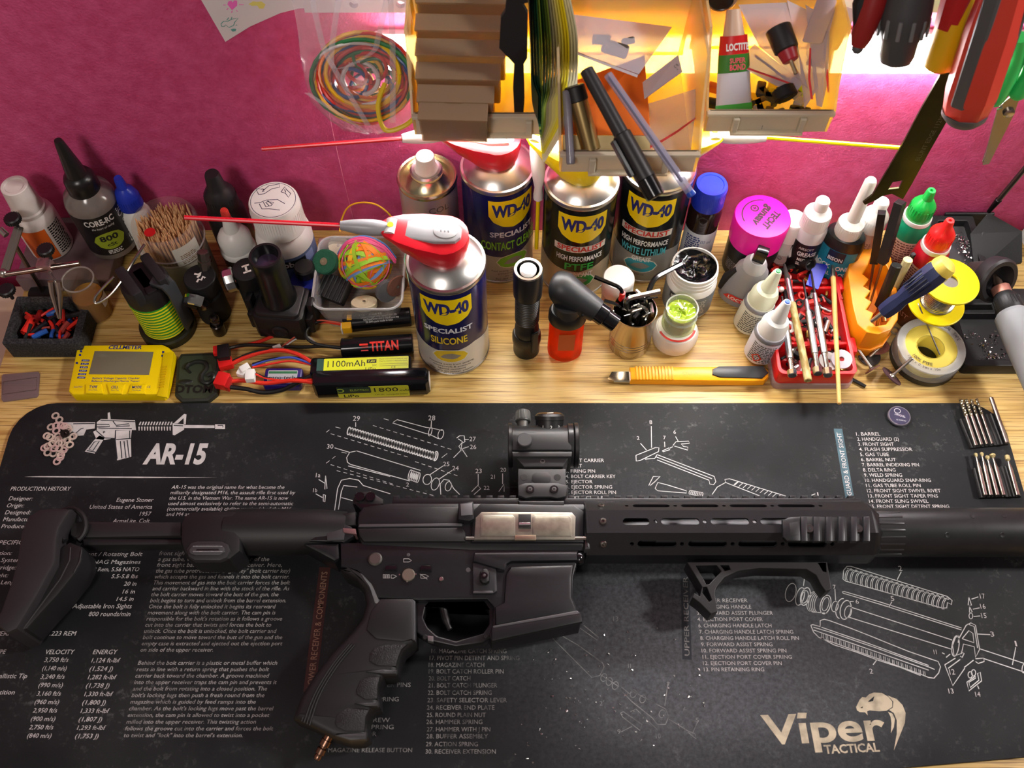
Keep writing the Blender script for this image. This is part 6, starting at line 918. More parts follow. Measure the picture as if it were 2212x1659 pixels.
part(nz, 'grip_ridges', m, mt('c8c0b0', 0.4)); m = M(); m.text_cyl('COL', 2.73, face(p.x, p.y) + 0.3, 9.2, 0.8, 2.0); part(t, 'label_text', m, mt('5a5250', 0.5), 0)
# green card wedged by the front can
m = M(); P0, P1, P2, P3 = at(876, 545, 5.5), at(872, 560, 6), at(912, 742, 0.05), at(905, 700, 0.05); m.add([P1, P0, P3 + Vector((0.05, 0, 0)), P2], [(0, 1, 2, 3)]); nn = Vector((0.09, 0.02, 0)); m.add([q_ + nn for q_ in (P1, P0, P3 + Vector((0.05, 0, 0)), P2)], [(3, 2, 1, 0)]); m.f += [(0, 4, 5, 1), (1, 5, 6, 2), (2, 6, 7, 3), (3, 7, 4, 0)]; single('green_card', m, mt('9cd8b4', 0.5), 'pale green card standing left of the front spray can', 'card', smooth=0)
# ------------------------------------------------------------------ torch, lighter, hex keys
t, f = stand('flashlight', 'slim black flashlight standing on its head beside the lighter', 'flashlight', (1141, 582), 12.6); part(t, 'head', M().lathe([(1.15, 0), (1.25, 0.1), (1.25, 1.6), (1.35, 1.9), (1.35, 2.7), (1.2, 3.1), (1e-4, 3.1)], 32), BLK)
m = M(); m.lathe([(1.12, 3.0), (1.12, 4.0), (1.05, 4.1), (1.05, 9.0), (1.1, 9.1), (1e-4, 9.1)], 32)
for i in range(14): m.lathe([(1.05, 5.2 + i * 0.26), (1.12, 5.25 + i * 0.26), (1.12, 5.36 + i * 0.26), (1.05, 5.41 + i * 0.26)], 32)
part(t, 'barrel', m, mt('161617', 0.4)); part(t, 'tail', M().lathe([(1.12, 9.0), (1.28, 9.2), (1.3, 12.3), (1.22, 12.55), (1.1, 12.6), (1.0, 12.6), (0.95, 12.3), (1e-4, 12.3)], 32), mt('1a1a1b', 0.3)); part(t, 'tail_ring', M().lathe([(1.26, 12.4), (1.2, 12.66), (0.98, 12.68), (0.95, 12.4)], 32), STEEL); part(t, 'tail_switch', M().lathe([(0.72, 12.2), (0.72, 12.62), (0.6, 12.75), (1e-4, 12.78)], 28), mt('e4e4e2', 0.35))
m = M(); m.T = Matrix.Rotation(f + 0.6, 4, 'Z'); m.box(1.25, 1.5, -0.35, 0.35, 1.4, 4.6, 0.08); part(t, 'pocket_clip', m, mt('2a2a2b', 0.3, 0.6))
b0 = at(1219, 760, 0); t = thing('torch_lighter', 'orange jet lighter with black angled nozzle', 'lighter', (b0.x, b0.y, 0)); l0 = Vector((b0.x, b0.y, 0)); f = face(b0.x, b0.y)
m = M(); m.T = Matrix.Diagonal((1.0, 0.8, 1, 1)); m.lathe([(1.35, 0), (1.6, 0.25), (1.65, 0.8), (1.6, 5.8), (1e-4, 5.8)], 36); part(t, 'tank', m, clear('ff7a2c', 0.5, 0.06, 'f05a10', 'ff7020', 0.5)); m = M(); m.T = Matrix.Diagonal((0.9, 0.7, 1, 1)); m.lathe([(1.3, 0.3), (1.4, 0.8), (1.4, 5.0), (1e-4, 5.0)], 28); part(t, 'fuel', m, mt('ff6a18', 0.2, sss=0.2)); m = M(); m.box(-0.75, 0.75, -1.33, -1.26, 2.3, 4.9); part(t, 'warning_label', m, mt('b84a18', 0.4))
m = M(); m.T = Matrix.Diagonal((1.0, 0.82, 1, 1)); m.lathe([(1.7, 5.7), (1.75, 5.9), (1.72, 6.8), (1.5, 7.2), (1e-4, 7.2)], 36); part(t, 'collar', m, BLK)
pa = at(1216, 624, 8.7) - l0; pb = at(1290, 672, 7.5) - l0; pc = at(1330, 700, 6.7) - l0; m = M(); m.tube(smooth_path([pa + Vector((-0.5, 0.3, -0.1)), pa, pa.lerp(pb, 0.5), pb], 5), [0.9, 1.3, 1.45, 1.5, 1.55, 1.55, 1.5, 1.45, 1.4, 1.35, 1.3, 1.25, 1.2, 1.15, 1.1, 1.05], 20); m.tube([Vector((0, 0, 6.4)), Vector((0, 0.1, 8.0))], [1.4, 1.3], 20); part(t, 'head', m, mt('1e1f21', 0.45), 50)
d = (pc - pb).normalized(); m = M(); L_ = (pc - pb).length; m.sweep(pb, pc, [(0.95, 0), (0.95, L_ * 0.4), (0.82, L_ * 0.45), (0.8, L_), (0.6, L_), (0.55, L_ - 0.4), (1e-4, L_ - 0.4)], 24); part(t, 'nozzle', m, BLKG)
for x_, y_ in ((1222, 649), (1258, 672)): m = M(); q_ = at(x_, y_, 8.0) - l0; m.ball(q_ + Vector((0, -0.4, -0.05)), 0.16, 10); part(t, 'vent_hole', m, mt('050505', 0.8))
# tin of hex keys
t, f = stand('steel_tin', 'small shiny steel tin full of hex keys', 'tin', (1372, 668), 5.6); tx, ty = t.location.x / S, t.location.y / S
part(t, 'tin_wall', M().lathe([(1.9, 0), (1.98, 0.08), (1.98, 1.2), (1.93, 1.25), (1.98, 1.3), (1.98, 1.6), (1.93, 1.65), (1.98, 1.7), (1.98, 2.0), (1.93, 2.05), (1.98, 2.1), (1.98, 5.5), (2.03, 5.6), (1.96, 5.62), (1.9, 5.5), (1.88, 0.3), (1e-4, 0.3)], 48), mt('b8a890', 0.16, 1.0))
rd = random.Random(21); kc = 0
def hexkey(p0, p1, p2, r_, mat, lb, grp=None, nm='hex_key'):
    p0 = Vector(p0); q_ = [Vector(a) - p0 for a in (p0, p1, p2)]; c_ = q_[1]; e1 = (q_[0] - c_).normalized(); e2 = (q_[2] - c_).normalized(); rr_ = 3 * r_; l = [q_[0]]
    for k in range(7): u = k / 6; l.append((c_ + e1 * rr_) * (1 - u) ** 2 + c_ * 2 * u * (1 - u) + (c_ + e2 * rr_) * u * u)
    l.append(q_[2]); m = M(); m.tube(l, r_, 6); single(nm, m, mat, lb, 'hex key', grp, p0, smooth=20)
for i in range(17):
    a = 2 * PI * i / 17 * 3 + rd.uniform(-0.2, 0.2); rr_ = rd.uniform(0.3, 1.45); zt = rd.uniform(5.0, 6.4); b = rd.uniform(0, 2 * PI); L2 = rd.uniform(0.8, 1.6); bx_, by_ = tx + rr_ * math.cos(a), ty + rr_ * math.sin(a); ex, ey = bx_ + L2 * math.cos(b), by_ + L2 * math.sin(b)
    if zt < 5.9 and math.hypot(ex - tx, ey - ty) > 1.6: s_ = 1.5 / math.hypot(ex - tx, ey - ty); ex, ey = tx + (ex - tx) * s_, ty + (ey - ty) * s_
    hexkey((tx + 0.85 * (bx_ - tx), ty + 0.85 * (by_ - ty), 0.45), (bx_, by_, zt), (ex, ey, zt + rd.uniform(0.0, 0.35)), rd.choice((0.1, 0.13, 0.17)), (STEEL, mt('3a3a3c', 0.25, 0.9), mt('8a8a88', 0.25, 1.0))[i % 3], ('shiny', 'black', 'grey')[i % 3] + ' hex key standing in the steel tin', 'hex keys in the tin')
hexkey((tx - 0.5, ty - 0.2, 0.6), at(1343, 622, 7.6), at(1284, 598, 8.0), 0.2, BLKG, 'large black hex key bent left over the tin'); q_ = at(1343, 645, 7.0); single('red_sleeve', M().tube([(0, 0, -0.55), (0.02, 0, 0.5)], 0.27, 12), RED, 'short red sleeve on the large hex key', 'sleeve', None, (tx - 0.5 + (q_.x - tx + 0.5) * 0.9, ty - 0.2 + (at(1343, 622, 7.6).y - ty + 0.2) * 0.88, 6.55))
hexkey(at(1398, 640, 5.8), at(1412, 601, 6.9), at(1472, 570, 6.5), 0.25, mt('5c5a5c', 0.2, 0.95), 'thick hex key reaching from the tin into the black grease'); hexkey((tx + 0.2, ty - 0.6, 0.6), at(1352, 645, 7.0), at(1426, 629, 7.4), 0.26, mt('b8bab4', 0.2, 1.0), 'thick bright hex key lying across the tin'); hexkey((tx - 0.9, ty + 0.3, 0.6), at(1340, 660, 6.3), at(1305, 650, 6.6), 0.2, mt('6a6c6c', 0.2, 1.0), 'grey hex key end sticking out left of the tin')
t, f = stand('white_jar', 'small white lidded jar behind the tin of hex keys', 'jar', (1337, 598), 5.4); part(t, 'body', M().lathe([(1.3, 0), (1.4, 0.1), (1.4, 3.6), (1e-4, 3.6)], 28), mt('cfcac0', 0.3)); part(t, 'lid', M().lathe([(1.5, 3.4), (1.52, 3.5), (1.5, 5.2), (1.4, 5.4), (1.1, 5.36), (1e-4, 5.36)], 32), WHT)
# grease jars
t, f = stand('grease_jar', 'open white jar of black grease', 'jar', (1502, 573), 5.6); part(t, 'body', M().lathe([(2.2, 0), (2.4, 0.15), (2.4, 3.7), (2.25, 4.1), (1e-4, 4.1)], 36), WHT); part(t, 'neck', M().lathe([(2.2, 4.0), (2.2, 4.4), (2.28, 4.45), (2.28, 4.6), (2.2, 4.65), (2.2, 4.9), (2.28, 4.95), (2.28, 5.1), (2.2, 5.15), (2.2, 5.6), (2.05, 5.62), (2.0, 5.2), (1.95, 4.6)], 40), mt('dcd8d0', 0.35)); part(t, 'label_patch', M().patch(2.42, 0.3, 3.4, f, 1.5, 24), mt('6c7680', 0.4)); part(t, 'brand_plate', M().patch(2.435, 2.5, 3.3, f - 0.35, 0.4), mt('1c1e20', 0.4)); m = M(); m.text_cyl('abbey', 2.45, f - 0.35, 2.7, 0.55, 1.6, bold=0.02); m.text_cyl('Gun Grease', 2.45, f - 0.2, 1.6, 0.5, 2.6); lines(m, 2.45, f + 0.55, 2.8, 0.24, 9, 1.5, 0.1, 5); part(t, 'label_text', m, WINK, 0)
m = M(); rd = random.Random(2); vs = [(0, 0, 5.1)]; fs = []
for j in range(1, 9):
    for i in range(28): a = 2 * PI * i / 28; r_ = 2.02 * j / 8; vs.append((r_ * math.cos(a), r_ * math.sin(a), 4.95 + 0.5 * (j / 8) ** 3 + rd.uniform(-0.16, 0.16) * (j < 8) + 0.14 * math.sin(a * 3 + j)))
fs += [(0, 1 + i, 1 + (i + 1) % 28) for i in range(28)] + [(1 + (j - 1) * 28 + i, 1 + j * 28 + i, 1 + j * 28 + (i + 1) % 28, 1 + (j - 1) * 28 + (i + 1) % 28) for j in range(1, 8) for i in range(28)]; m.add(vs, fs); part(t, 'grease', m, mt('0c0c0d', 0.12, bump=0.5, bs=3), 60)
t, f = stand('grease_pot', 'low white pot under the green grease jar', 'jar', (1462, 704), 2.3); part(t, 'pot', M().lathe([(1.7, 0), (2.05, 0.2), (2.2, 0.9), (2.2, 1.4), (1.9, 2.1), (1.7, 2.2), (1e-4, 2.2)], 40), mt('d4cec4', 0.35)); part(t, 'lid_sticker', M().lathe([(1.95, 2.0), (1.75, 2.24), (1e-4, 2.25)], 40), mt('d8d4cc', 0.45)); m = M(); 
m.ribbon([(1.72 * math.cos(R(a)), 1.72 * math.sin(R(a))) for a in range(200, 345, 8)], 0.22, 2.262); part(t, 'red_lettering', m, mt('c03028', 0.5), 0); gx, gy = t.location.x / S, t.location.y / S
t = thing('grease_jar', 'tiny open glass jar of lime green grease on the white pot', 'jar', (gx + 0.15, gy + 0.25, 2.26)); part(t, 'glass', M().open_lathe([(1.5, 0), (1.6, 0.1), (1.6, 1.6), (1.45, 1.8), (1.45, 2.6), (1.52, 2.65), (1.52, 2.75), (1.38, 2.76), (1.36, 0.3)], 36), clear('e6ecc0', 0.25, 0.08)); m = M(); vs = [(0, 0, 2.2)]; fs = []; rd = random.Random(9)
for j in range(1, 7):
    for i in range(20): a = 2 * PI * i / 20; r_ = 1.35 * j / 6; vs.append((r_ * math.cos(a), r_ * math.sin(a), 2.1 + rd.uniform(-0.25, 0.2) * (j < 6)))
m.add(vs + [(1.35 * math.cos(2 * PI * i / 20), 1.35 * math.sin(2 * PI * i / 20), 0.2) for i in range(20)], [(0, 1 + i, 1 + (i + 1) % 20) for i in range(20)] + [(1 + (j - 1) * 20 + i, 1 + j * 20 + i, 1 + j * 20 + (i + 1) % 20, 1 + (j - 1) * 20 + (i + 1) % 20) for j in range(1, 7) for i in range(20)]); part(t, 'grease', m, mt('8ea828', 0.15, sss=0.2, coat=0.4), 60)
# ------------------------------------------------------------------ bottles to the right
t, f = stand('pill_bottle', 'dark brown bottle with a blue screw cap by the wall', 'bottle', (1538, 397), 11.0); part(t, 'body', M().lathe([(1.5, 0), (1.6, 0.15), (1.6, 7.4), (1.45, 8.2), (1.25, 8.5), (1e-4, 8.5)], 32), mt('241512', 0.12)); m = M(); m.lathe([(1.5, 8.4), (1.55, 8.5), (1.52, 10.8), (1.42, 11.0), (1.15, 11.0), (1.1, 10.94), (1e-4, 10.94)], 36); ribs(m, 1.53, 8.6, 10.6, 50, 0.05); part(t, 'cap', m, mt('2038c0', 0.35)); part(t, 'label_patch', M().patch(1.62, 0.6, 5.6, f + 0.1, 1.3, 20), mt('c8ccd0', 0.45)); m = M(); m.text_cyl('100 ml', 1.63, f + 0.45, 4.2, 0.5, 1.3, rot=R(-10)); lines(m, 1.63, f - 0.3, 4.9, 0.3, 10, 1.5, 0.2, 12); part(t, 'label_text', m, mt('2c3870', 0.5), 0)
t, f = stand('cleaner_tub', 'black tub with a bright pink lid', 'tub', (1648, 466), 7.6); part(t, 'body', M().lathe([(2.3, 0), (2.5, 0.2), (2.55, 3.6), (2.4, 4.3), (2.3, 4.6), (1e-4, 4.6)], 40), mt('141415', 0.35)); m = M(); m.lathe([(2.5, 4.4), (2.62, 4.5), (2.7, 7.3), (2.6, 7.55), (2.4, 7.6), (1e-4, 7.6)], 48); PK = mt('f0149c', 0.4); part(t, 'lid', m, PK); m = M(); m.box(2.5, 3.05, -0.3, 0.3, 5.6, 6.9, 0.1); part(t, 'lid_tab', m, PK)
m = M(); m.T = Matrix.Rotation(f + PI / 2 + R(-108), 4, 'Z'); z = 7.606; m.text('TECHT', -1.3, 0.55, z, 0.68, 2.5, bold=0.05, shear=0.15); m.text('gunsav', -1.5, -0.4, z, 0.8, 2.9, bold=0.05, shear=0.15); m.ribbon([(1.95 * math.cos(R(a)), 1.95 * math.sin(R(a))) for a in range(-150, -25, 8)], 0.12, z); m.ribbon([(-0.3 + 0.35 * math.cos(R(a)), -1.1 + 0.35 * math.sin(R(a))) for a in range(0, 361, 20)], 0.14, z); m.ribbon([(-0.5, -1.1), (-0.1, -1.1)], 0.1, z); m.ribbon([(-0.3, -1.3), (-0.3, -0.9)], 0.1, z); part(t, 'lid_print', m, mt('2a1028', 0.5), 0)
m = M(); lines(m, 2.56, f - 0.5, 2.4, 0.24, 6, 2.0, 0.08, 3); part(t, 'body_text', m, mt('9a9a9a', 0.6), 0)
t, f = stand('white_jar', 'small white jar half hidden behind the pink lid', 'jar', (1716, 472), 7.0); part(t, 'body', M().lathe([(1.05, 0), (1.15, 0.1), (1.15, 4.8), (1e-4, 4.8)], 28), mt('cdc8c2', 0.4)); part(t, 'lid', M().lathe([(1.28, 4.6), (1.3, 4.7), (1.28, 6.8), (1.15, 7.0), (0.9, 6.96), (1e-4, 6.96)], 32), WHT)
t, f = stand('grease_bottle', 'small dropper bottle of silicone grease with white cap', 'bottle', (1779, 432), 10.5); part(t, 'body', M().lathe([(1.3, 0), (1.45, 0.15), (1.45, 6.6), (1.25, 7.2), (1e-4, 7.2)], 28), mt('c8c6c8', 0.25)); m = M(); m.lathe([(1.3, 7.0), (1.32, 7.1), (1.25, 8.8), (0.75, 9.3), (0.66, 9.4), (0.66, 10.35), (0.58, 10.5), (1e-4, 10.46)], 28); ribs(m, 1.28, 7.15, 8.6, 36, 0.05); part(t, 'cap', m, WHT); part(t, 'label_patch', M().patch(1.47, 0.8, 5.6, f, 1.4, 20), mt('161618', 0.35)); m = M(); m.text_cyl('GREASE', 1.48, f + 0.35, 3.9, 0.6, 1.9, bold=0.03); m.text_cyl('MEDIUM', 1.48, f + 0.35, 3.2, 0.4, 1.5, bold=0.02); m.text_cyl('SILICONE', 1.48, f + 0.35, 2.6, 0.4, 1.5, bold=0.02); m.text_cyl('AIRSOFT', 1.48, f + 0.2, 4.8, 0.35, 1.5); m.wrap([(-0.4, 3.0), (-0.2, 4.3), (0.1, 3.1), (-0.1, 2.7)], 1.48, f - 0.65, cut=0.1); part(t, 'label_text', m, WINK, 0)
t, f = stand('threadlock_bottle', 'black threadlock bottle with teal label and tall white nozzle', 'bottle', (1883, 388), 14.0); m = M(); m.T = Matrix.Rotation(f + PI / 2, 4, 'Z') @ Matrix.Diagonal((1.2, 0.85, 1, 1)); m.lathe([(1.5, 0), (1.65, 0.2), (1.7, 5.6), (1.5, 6.6), (1.0, 7.0), (1e-4, 7.0)], 36); part(t, 'body', m, mt('191a1a', 0.35)); m = M(); m.lathe([(1.25, 6.8), (1.28, 6.9), (1.2, 8.2), (0.95, 8.5), (0.62, 8.7), (0.55, 13.7), (0.42, 14.0), (1e-4, 14.0)], 28); ribs(m, 1.24, 7.0, 8.1, 36, 0.05); part(t, 'nozzle', m, mt('dcdad2', 0.4))
def flat_label(t, nm, f, x0, x1, z0, z1, y_, mat): m = M(); m.T = Matrix.Rotation(f + PI / 2, 4, 'Z') @ Matrix.Rotation(R(90), 4, 'X'); m.prism(rrect(x0, x1, z0, z1, 0.1, 3), y_, y_ + 0.02); part(t, nm, m, mat)
def bend(m, f, A=2.05, B=1.46): m.v = [tuple(Matrix.Rotation(f + PI / 2, 4, 'Z') @ Vector((A * math.sin(u / 1.85), -B * math.cos(u / 1.85), v))) for u, v, w_ in m.v]; m.T = None
m = M()
for i in range(20): u0 = -1.9 + i * 0.19; m.add([(u0, 1.2, 0), (u0 + 0.19, 1.2, 0), (u0 + 0.19, 5.4, 0), (u0, 5.4, 0)], [(0, 1, 2, 3)])
bend(m, f); part(t, 'label_patch', m, mt('1a7c94', 0.4)); m = M(); 
for i in range(8): u0 = -0.75 + i * 0.19; m.add([(u0, 3.9, 0), (u0 + 0.19, 3.9, 0), (u0 + 0.19, 5.35, 0), (u0, 5.35, 0)], [(0, 1, 2, 3)])
bend(m, f, 2.07, 1.48); part(t, 'brand_plate', m, mt('14202c', 0.4)); m = M(); m.text('BISON', -0.65, 4.05, 0, 0.5, 1.3, bold=0.03); m.text('LOCK BOND', -1.7, 2.8, 0, 0.62, 3.4, bold=0.03); m.text('METAL LOCK', -1.3, 1.9, 0, 0.5, 2.7, bold=0.025); bend(m, f, 2.09, 1.5); part(t, 'label_text', m, WINK, 0)
t, f = stand('dropper_bottle', 'pale dropper bottle with white cap right of the threadlock', 'bottle', (1907, 434), 9.6); part(t, 'body', M().lathe([(1.1, 0), (1.25, 0.15), (1.25, 5.6), (1.1, 6.2), (1e-4, 6.2)], 28), mt('b89484', 0.35)); m = M(); m.lathe([(1.25, 6.0), (1.28, 6.1), (1.2, 7.7), (0.75, 8.4), (0.68, 8.5), (0.68, 9.4), (0.6, 9.6), (1e-4, 9.56)], 28); ribs(m, 1.24, 6.2, 7.5, 36, 0.05); part(t, 'cap', m, WHT); m = M(); lines(m, 1.26, f, 4.6, 0.3, 10, 1.8, 0.14, 6); part(t, 'label_text', m, mt('6a4a40', 0.5), 0)
for nm, lb, top, h, col, capc, lab in (('green', 'green dropper bottle with a ribbed green cap', (2013, 411), 11.9, '127a54', '12a03c', 'c9a898'), ('red', 'red dropper bottle with a ribbed red cap', (2053, 476), 11.7, 'b01024', 'd81c1c', 'd0a8a0')):
    t, f = stand('dropper_bottle', lb, 'bottle', top, h); part(t, 'body', M().lathe([(1.45, 0), (1.58, 0.2), (1.58, 6.6), (1.5, 7.6), (1.15, 8.3), (1e-4, 8.3)], 32), mt(col, 0.3)); part(t, 'collar', M().lathe([(1.3, 8.0), (1.35, 8.1), (1.3, 8.5), (1e-4, 8.5)], 28), WHT); m = M(); m.lathe([(1.15, 8.4), (1.2, 8.5), (1.1, 10.0), (0.85, 10.4), (0.5, 10.8), (0.42, h - 0.2), (0.36, h), (0.15, h), (0.12, h - 0.2), (1e-4, h - 0.2)], 28); ribs(m, 1.14, 8.6, 9.9, 26, 0.07); part(t, 'cap', m, mt(capc, 0.32)); part(t, 'label_patch', M().patch(1.6, 0.5, 6.2, f, 1.8, 24), mt(lab, 0.45)); m = M(); lines(m, 1.61, f, 5.8, 0.32, 16, 3.6, 0.16, 7); part(t, 'label_text', m, mt('6a3a34', 0.5), 0)
# grey glue bottle with side grip, leaning back
b0 = at(1592, 642, 0); tp_ = at(1650, 538, 8.2); t = thing('glue_bottle', 'grey glue bottle with black grip and red stripe', 'bottle', b0, rot=lean(b0, tp_)); H = (tp_ - b0).length; f = face(b0.x, b0.y)
m = M(); m.T = Matrix.Rotation(f + PI / 2, 4, 'Z') @ Matrix.Diagonal((1.25, 0.8, 1, 1)); m.lathe([(1.5, 0), (1.6, 0.2), (1.55, 2.0), (1.35, 4.0), (1.2, 5.2), (0.9, 5.8), (1e-4, 5.8)], 32); part(t, 'body', m, mt('8c8c90', 0.35)); part(t, 'shoulder', M().lathe([(1.15, 5.4), (1.12, 5.9), (0.75, 6.6), (1e-4, 6.6)], 28), mt('a8a8aa', 0.35)); m = M(); m.T = Matrix.Rotation(f + PI / 2, 4, 'Z'); m.prism([(-0.55, -0.4), (0.55, -0.4), (0.55, 0.4), (-0.55, 0.4)], 6.4, H, 0.15); part(t, 'cap', m, BLKG); m = M(); m.T = Matrix.Rotation(f + PI / 2, 4, 'Z'); m.tube([(-1.95, -0.2, 1.0), (-1.9, -0.3, 3.0), (-1.4, -0.4, 4.6)], [0.3, 0.4, 0.25], 10); part(t, 'side_grip', m, BLKR); m = M(); m.T = Matrix.Rotation(f + PI / 2, 4, 'Z'); m.prism([(-1.0, 0.9), (2.0, 0.9), (2.0, 1.7), (-1.0, 1.7)], 0, 0.02)
m = M(); m.wrap([(-1.5, 0.9), (1.6, 0.9), (1.6, 1.7), (-1.0, 1.7)], 1.62, f + 0.1); m.v = [(x * 1.0, y * 1.0, z) for x, y, z in m.v]; T_ = Matrix.Rotation(f + PI / 2, 4, 'Z') @ Matrix.Diagonal((1.25, 0.81, 1, 1)) @ Matrix.Rotation(-f - PI / 2, 4, 'Z'); m.v = [tuple(T_ @ Vector(v)) for v in m.v]; part(t, 'red_stripe', m, mt('d02c24', 0.4)); m = M(); m.text_cyl('LOCTITE', 1.64, f + 0.1, 1.05, 0.45, 2.0, bold=0.03); m.v = [tuple(T_ @ Vector(v)) for v in m.v]; part(t, 'stripe_text', m, WINK, 0)
# two pointed glue bottles
for lb, base, top, tip, bodyc in (('pointed glue bottle with a green tip', (1614, 700), (1681, 586), '2c9c4c', 'c8c8b8'), ('pointed glue bottle with a blue tip leaning on the red box', (1638, 764), (1701, 652), '2450c0', 'c4c4cc')):
    b0 = at(*base, 0); tp_ = at(*top, 8.2); t = thing('glue_bottle', lb, 'bottle', b0, rot=lean(b0, tp_)); f = face(b0.x, b0.y); H = (tp_ - b0).length; part(t, 'body', M().lathe([(1.3, 0), (1.45, 0.2), (1.5, 3.4), (1.35, 3.9), (1e-4, 3.9)], 32), mt(bodyc, 0.35)); part(t, 'ring', M().lathe([(1.48, 3.3), (1.52, 3.5), (1.4, 3.8), (1.25, 3.9)], 32), mt('7c7c80', 0.3, 0.4)); part(t, 'cap', M().lathe([(1.3, 3.8), (1.28, 5.0), (1.05, 5.6), (0.75, 5.8), (0.42, H - 0.3), (0.32, H), (1e-4, H)], 28), MILK if tip[0] == '2' and tip != '2c9c4c' else mt('cdd0b4', 0.35, sss=0.15)); part(t, 'tip', M().lathe([(0.26, H - 0.05), (0.22, H + 0.1), (1e-4, H + 0.12)], 16), mt(tip, 0.4)); m = M(); lines(m, 1.5, f + 0.1, 2.9, 0.26, 10, 2.4, 0.13, 15); part(t, 'label_text', m, mt('4a4a40', 0.5), 0)
    if tip == '2450c0': m = M(); P_ = [(-0.55, 1.2), (0, 1.85), (0.55, 1.2), (0, 0.55), (-0.55, 1.2)]; [m.wrap([P_[i], P_[i + 1], (P_[i + 1][0] * 0.7, 1.2 + (P_[i + 1][1] - 1.2) * 0.7), (P_[i][0] * 0.7, 1.2 + (P_[i][1] - 1.2) * 0.7)], 1.52, f - 0.1, cut=0.1) for i in range(4)]; part(t, 'hazard_mark', m, mt('c83020', 0.5))
# yellow utility knife
a = at(1312, 812, 0.5); b = at(1660, 812, 0.5); t = thing('utility_knife', 'yellow snap blade knife lying on the desk edge', 'knife', (a.x, a.y, 0), math.atan2(b.y - a.y, b.x - a.x)); L_ = (b - a).length; k = L_ / 348
part(t, 'handle', M().prism([(48 * k, -0.7), (300 * k, -0.85), (335 * k, -0.8), (346 * k, -0.3), (346 * k, 0.4), (335 * k, 0.8), (48 * k, 0.72)], 0.02, 1.0, 0.2, 0.15), mt('f0a008', 0.35)); part(t, 'blade', M().prism([(0, -0.35), (12 * k, -0.5), (48 * k, -0.5), (48 * k, 0.45), (10 * k, 0.45)], 0.35, 0.5), CHROME, 0)
part(t, 'blade_channel', M().prism([(14 * k, -0.55), (48 * k, -0.6), (48 * k, 0.6), (14 * k, 0.55)], 0.2, 0.36), mt('c8c4b4', 0.3, 0.8))
for i in range(12): part(t, 'grip_rib', M().box((60 + i * 7) * k, (64 + i * 7) * k, -0.74, 0.74, 0.9, 1.07, 0.03), mt('e89800', 0.35))
part(t, 'slider_pad', M().prism([(224 * k, -0.2), (240 * k, -0.5), (330 * k, -0.6), (345 * k, 0.0), (335 * k, 0.75), (240 * k, 0.7), (226 * k, 0.4)], 0.9, 1.15, 0.1), mt('2a2c2e', 0.4)); m = M(); m.text('OLFA', 160 * k, -0.15, 1.006, 0.35, 1.5); part(t, 'brand_text', m, mt('d08000', 0.5), 0)
# ------------------------------------------------------------------ red parts box
BH = 2.6; X0 = at(1682, 806, BH).x; X1 = at(1853, 803, BH).x; Y0 = at(1767, 808, BH).y; Y1 = at(1740, 540, BH).y; RB = mt('d8161a', 0.35); W_ = X1 - X0; D_ = Y1 - Y0
t = thing('parts_box', 'open red parts box crowded with small bits', 'box', (X0, Y0, 0)); part(t, 'frame', M().plate(rrect(0, W_, 0, D_, 0.6, 4), [rrect(0.35, W_ - 0.35, 0.35, D_ - 0.35, 0.45, 4)], 0.9, BH, 0.05), RB); part(t, 'floor', M().box(0.2, W_ - 0.2, 0.2, D_ - 0.2, 0.85, 1.1), mt('c01418', 0.4)); part(t, 'clear_lid', M().plate(rrect(-0.12, W_ + 0.12, -0.12, D_ + 0.12, 0.65, 4), [rrect(0.1, W_ - 0.1, 0.1, D_ - 0.1, 0.5, 4)], 0.02, 0.9, 0.03), clear('f4e4e4', 0.28, 0.1, 'd8c8c8'))
yd1 = at(1767, 742, 2.2).y - Y0; yd2 = at(1767, 622, 2.2).y - Y0
for yy in (yd1, yd2): part(t, 'divider', M().box(0.3, W_ - 0.3, yy - 0.15, yy + 0.15, 1.0, 2.3, 0.05), RB)
for yy in (yd1 - 0.4, yd2 + 0.3): part(t, 'latch', M().box(W_ - 0.1, W_ + 0.45, yy - 0.7, yy + 0.9, 1.2, 2.5, 0.1), RB); part(t, 'divider_boss', M().box(W_ - 1.6, W_ - 0.9, yy + 0.2, yy + 0.9, 1.0, 2.2, 0.08), mt('b81418', 0.35))
rd = random.Random(31); SM = [('141416', 'black', 0.45), ('d03028', 'red', 0.35), ('202022', 'dark grey', 0.4), ('8c1c1c', 'dark red', 0.4), ('b89a50', 'brass coloured', 0.3), ('a8a6a2', 'silver', 0.25)]
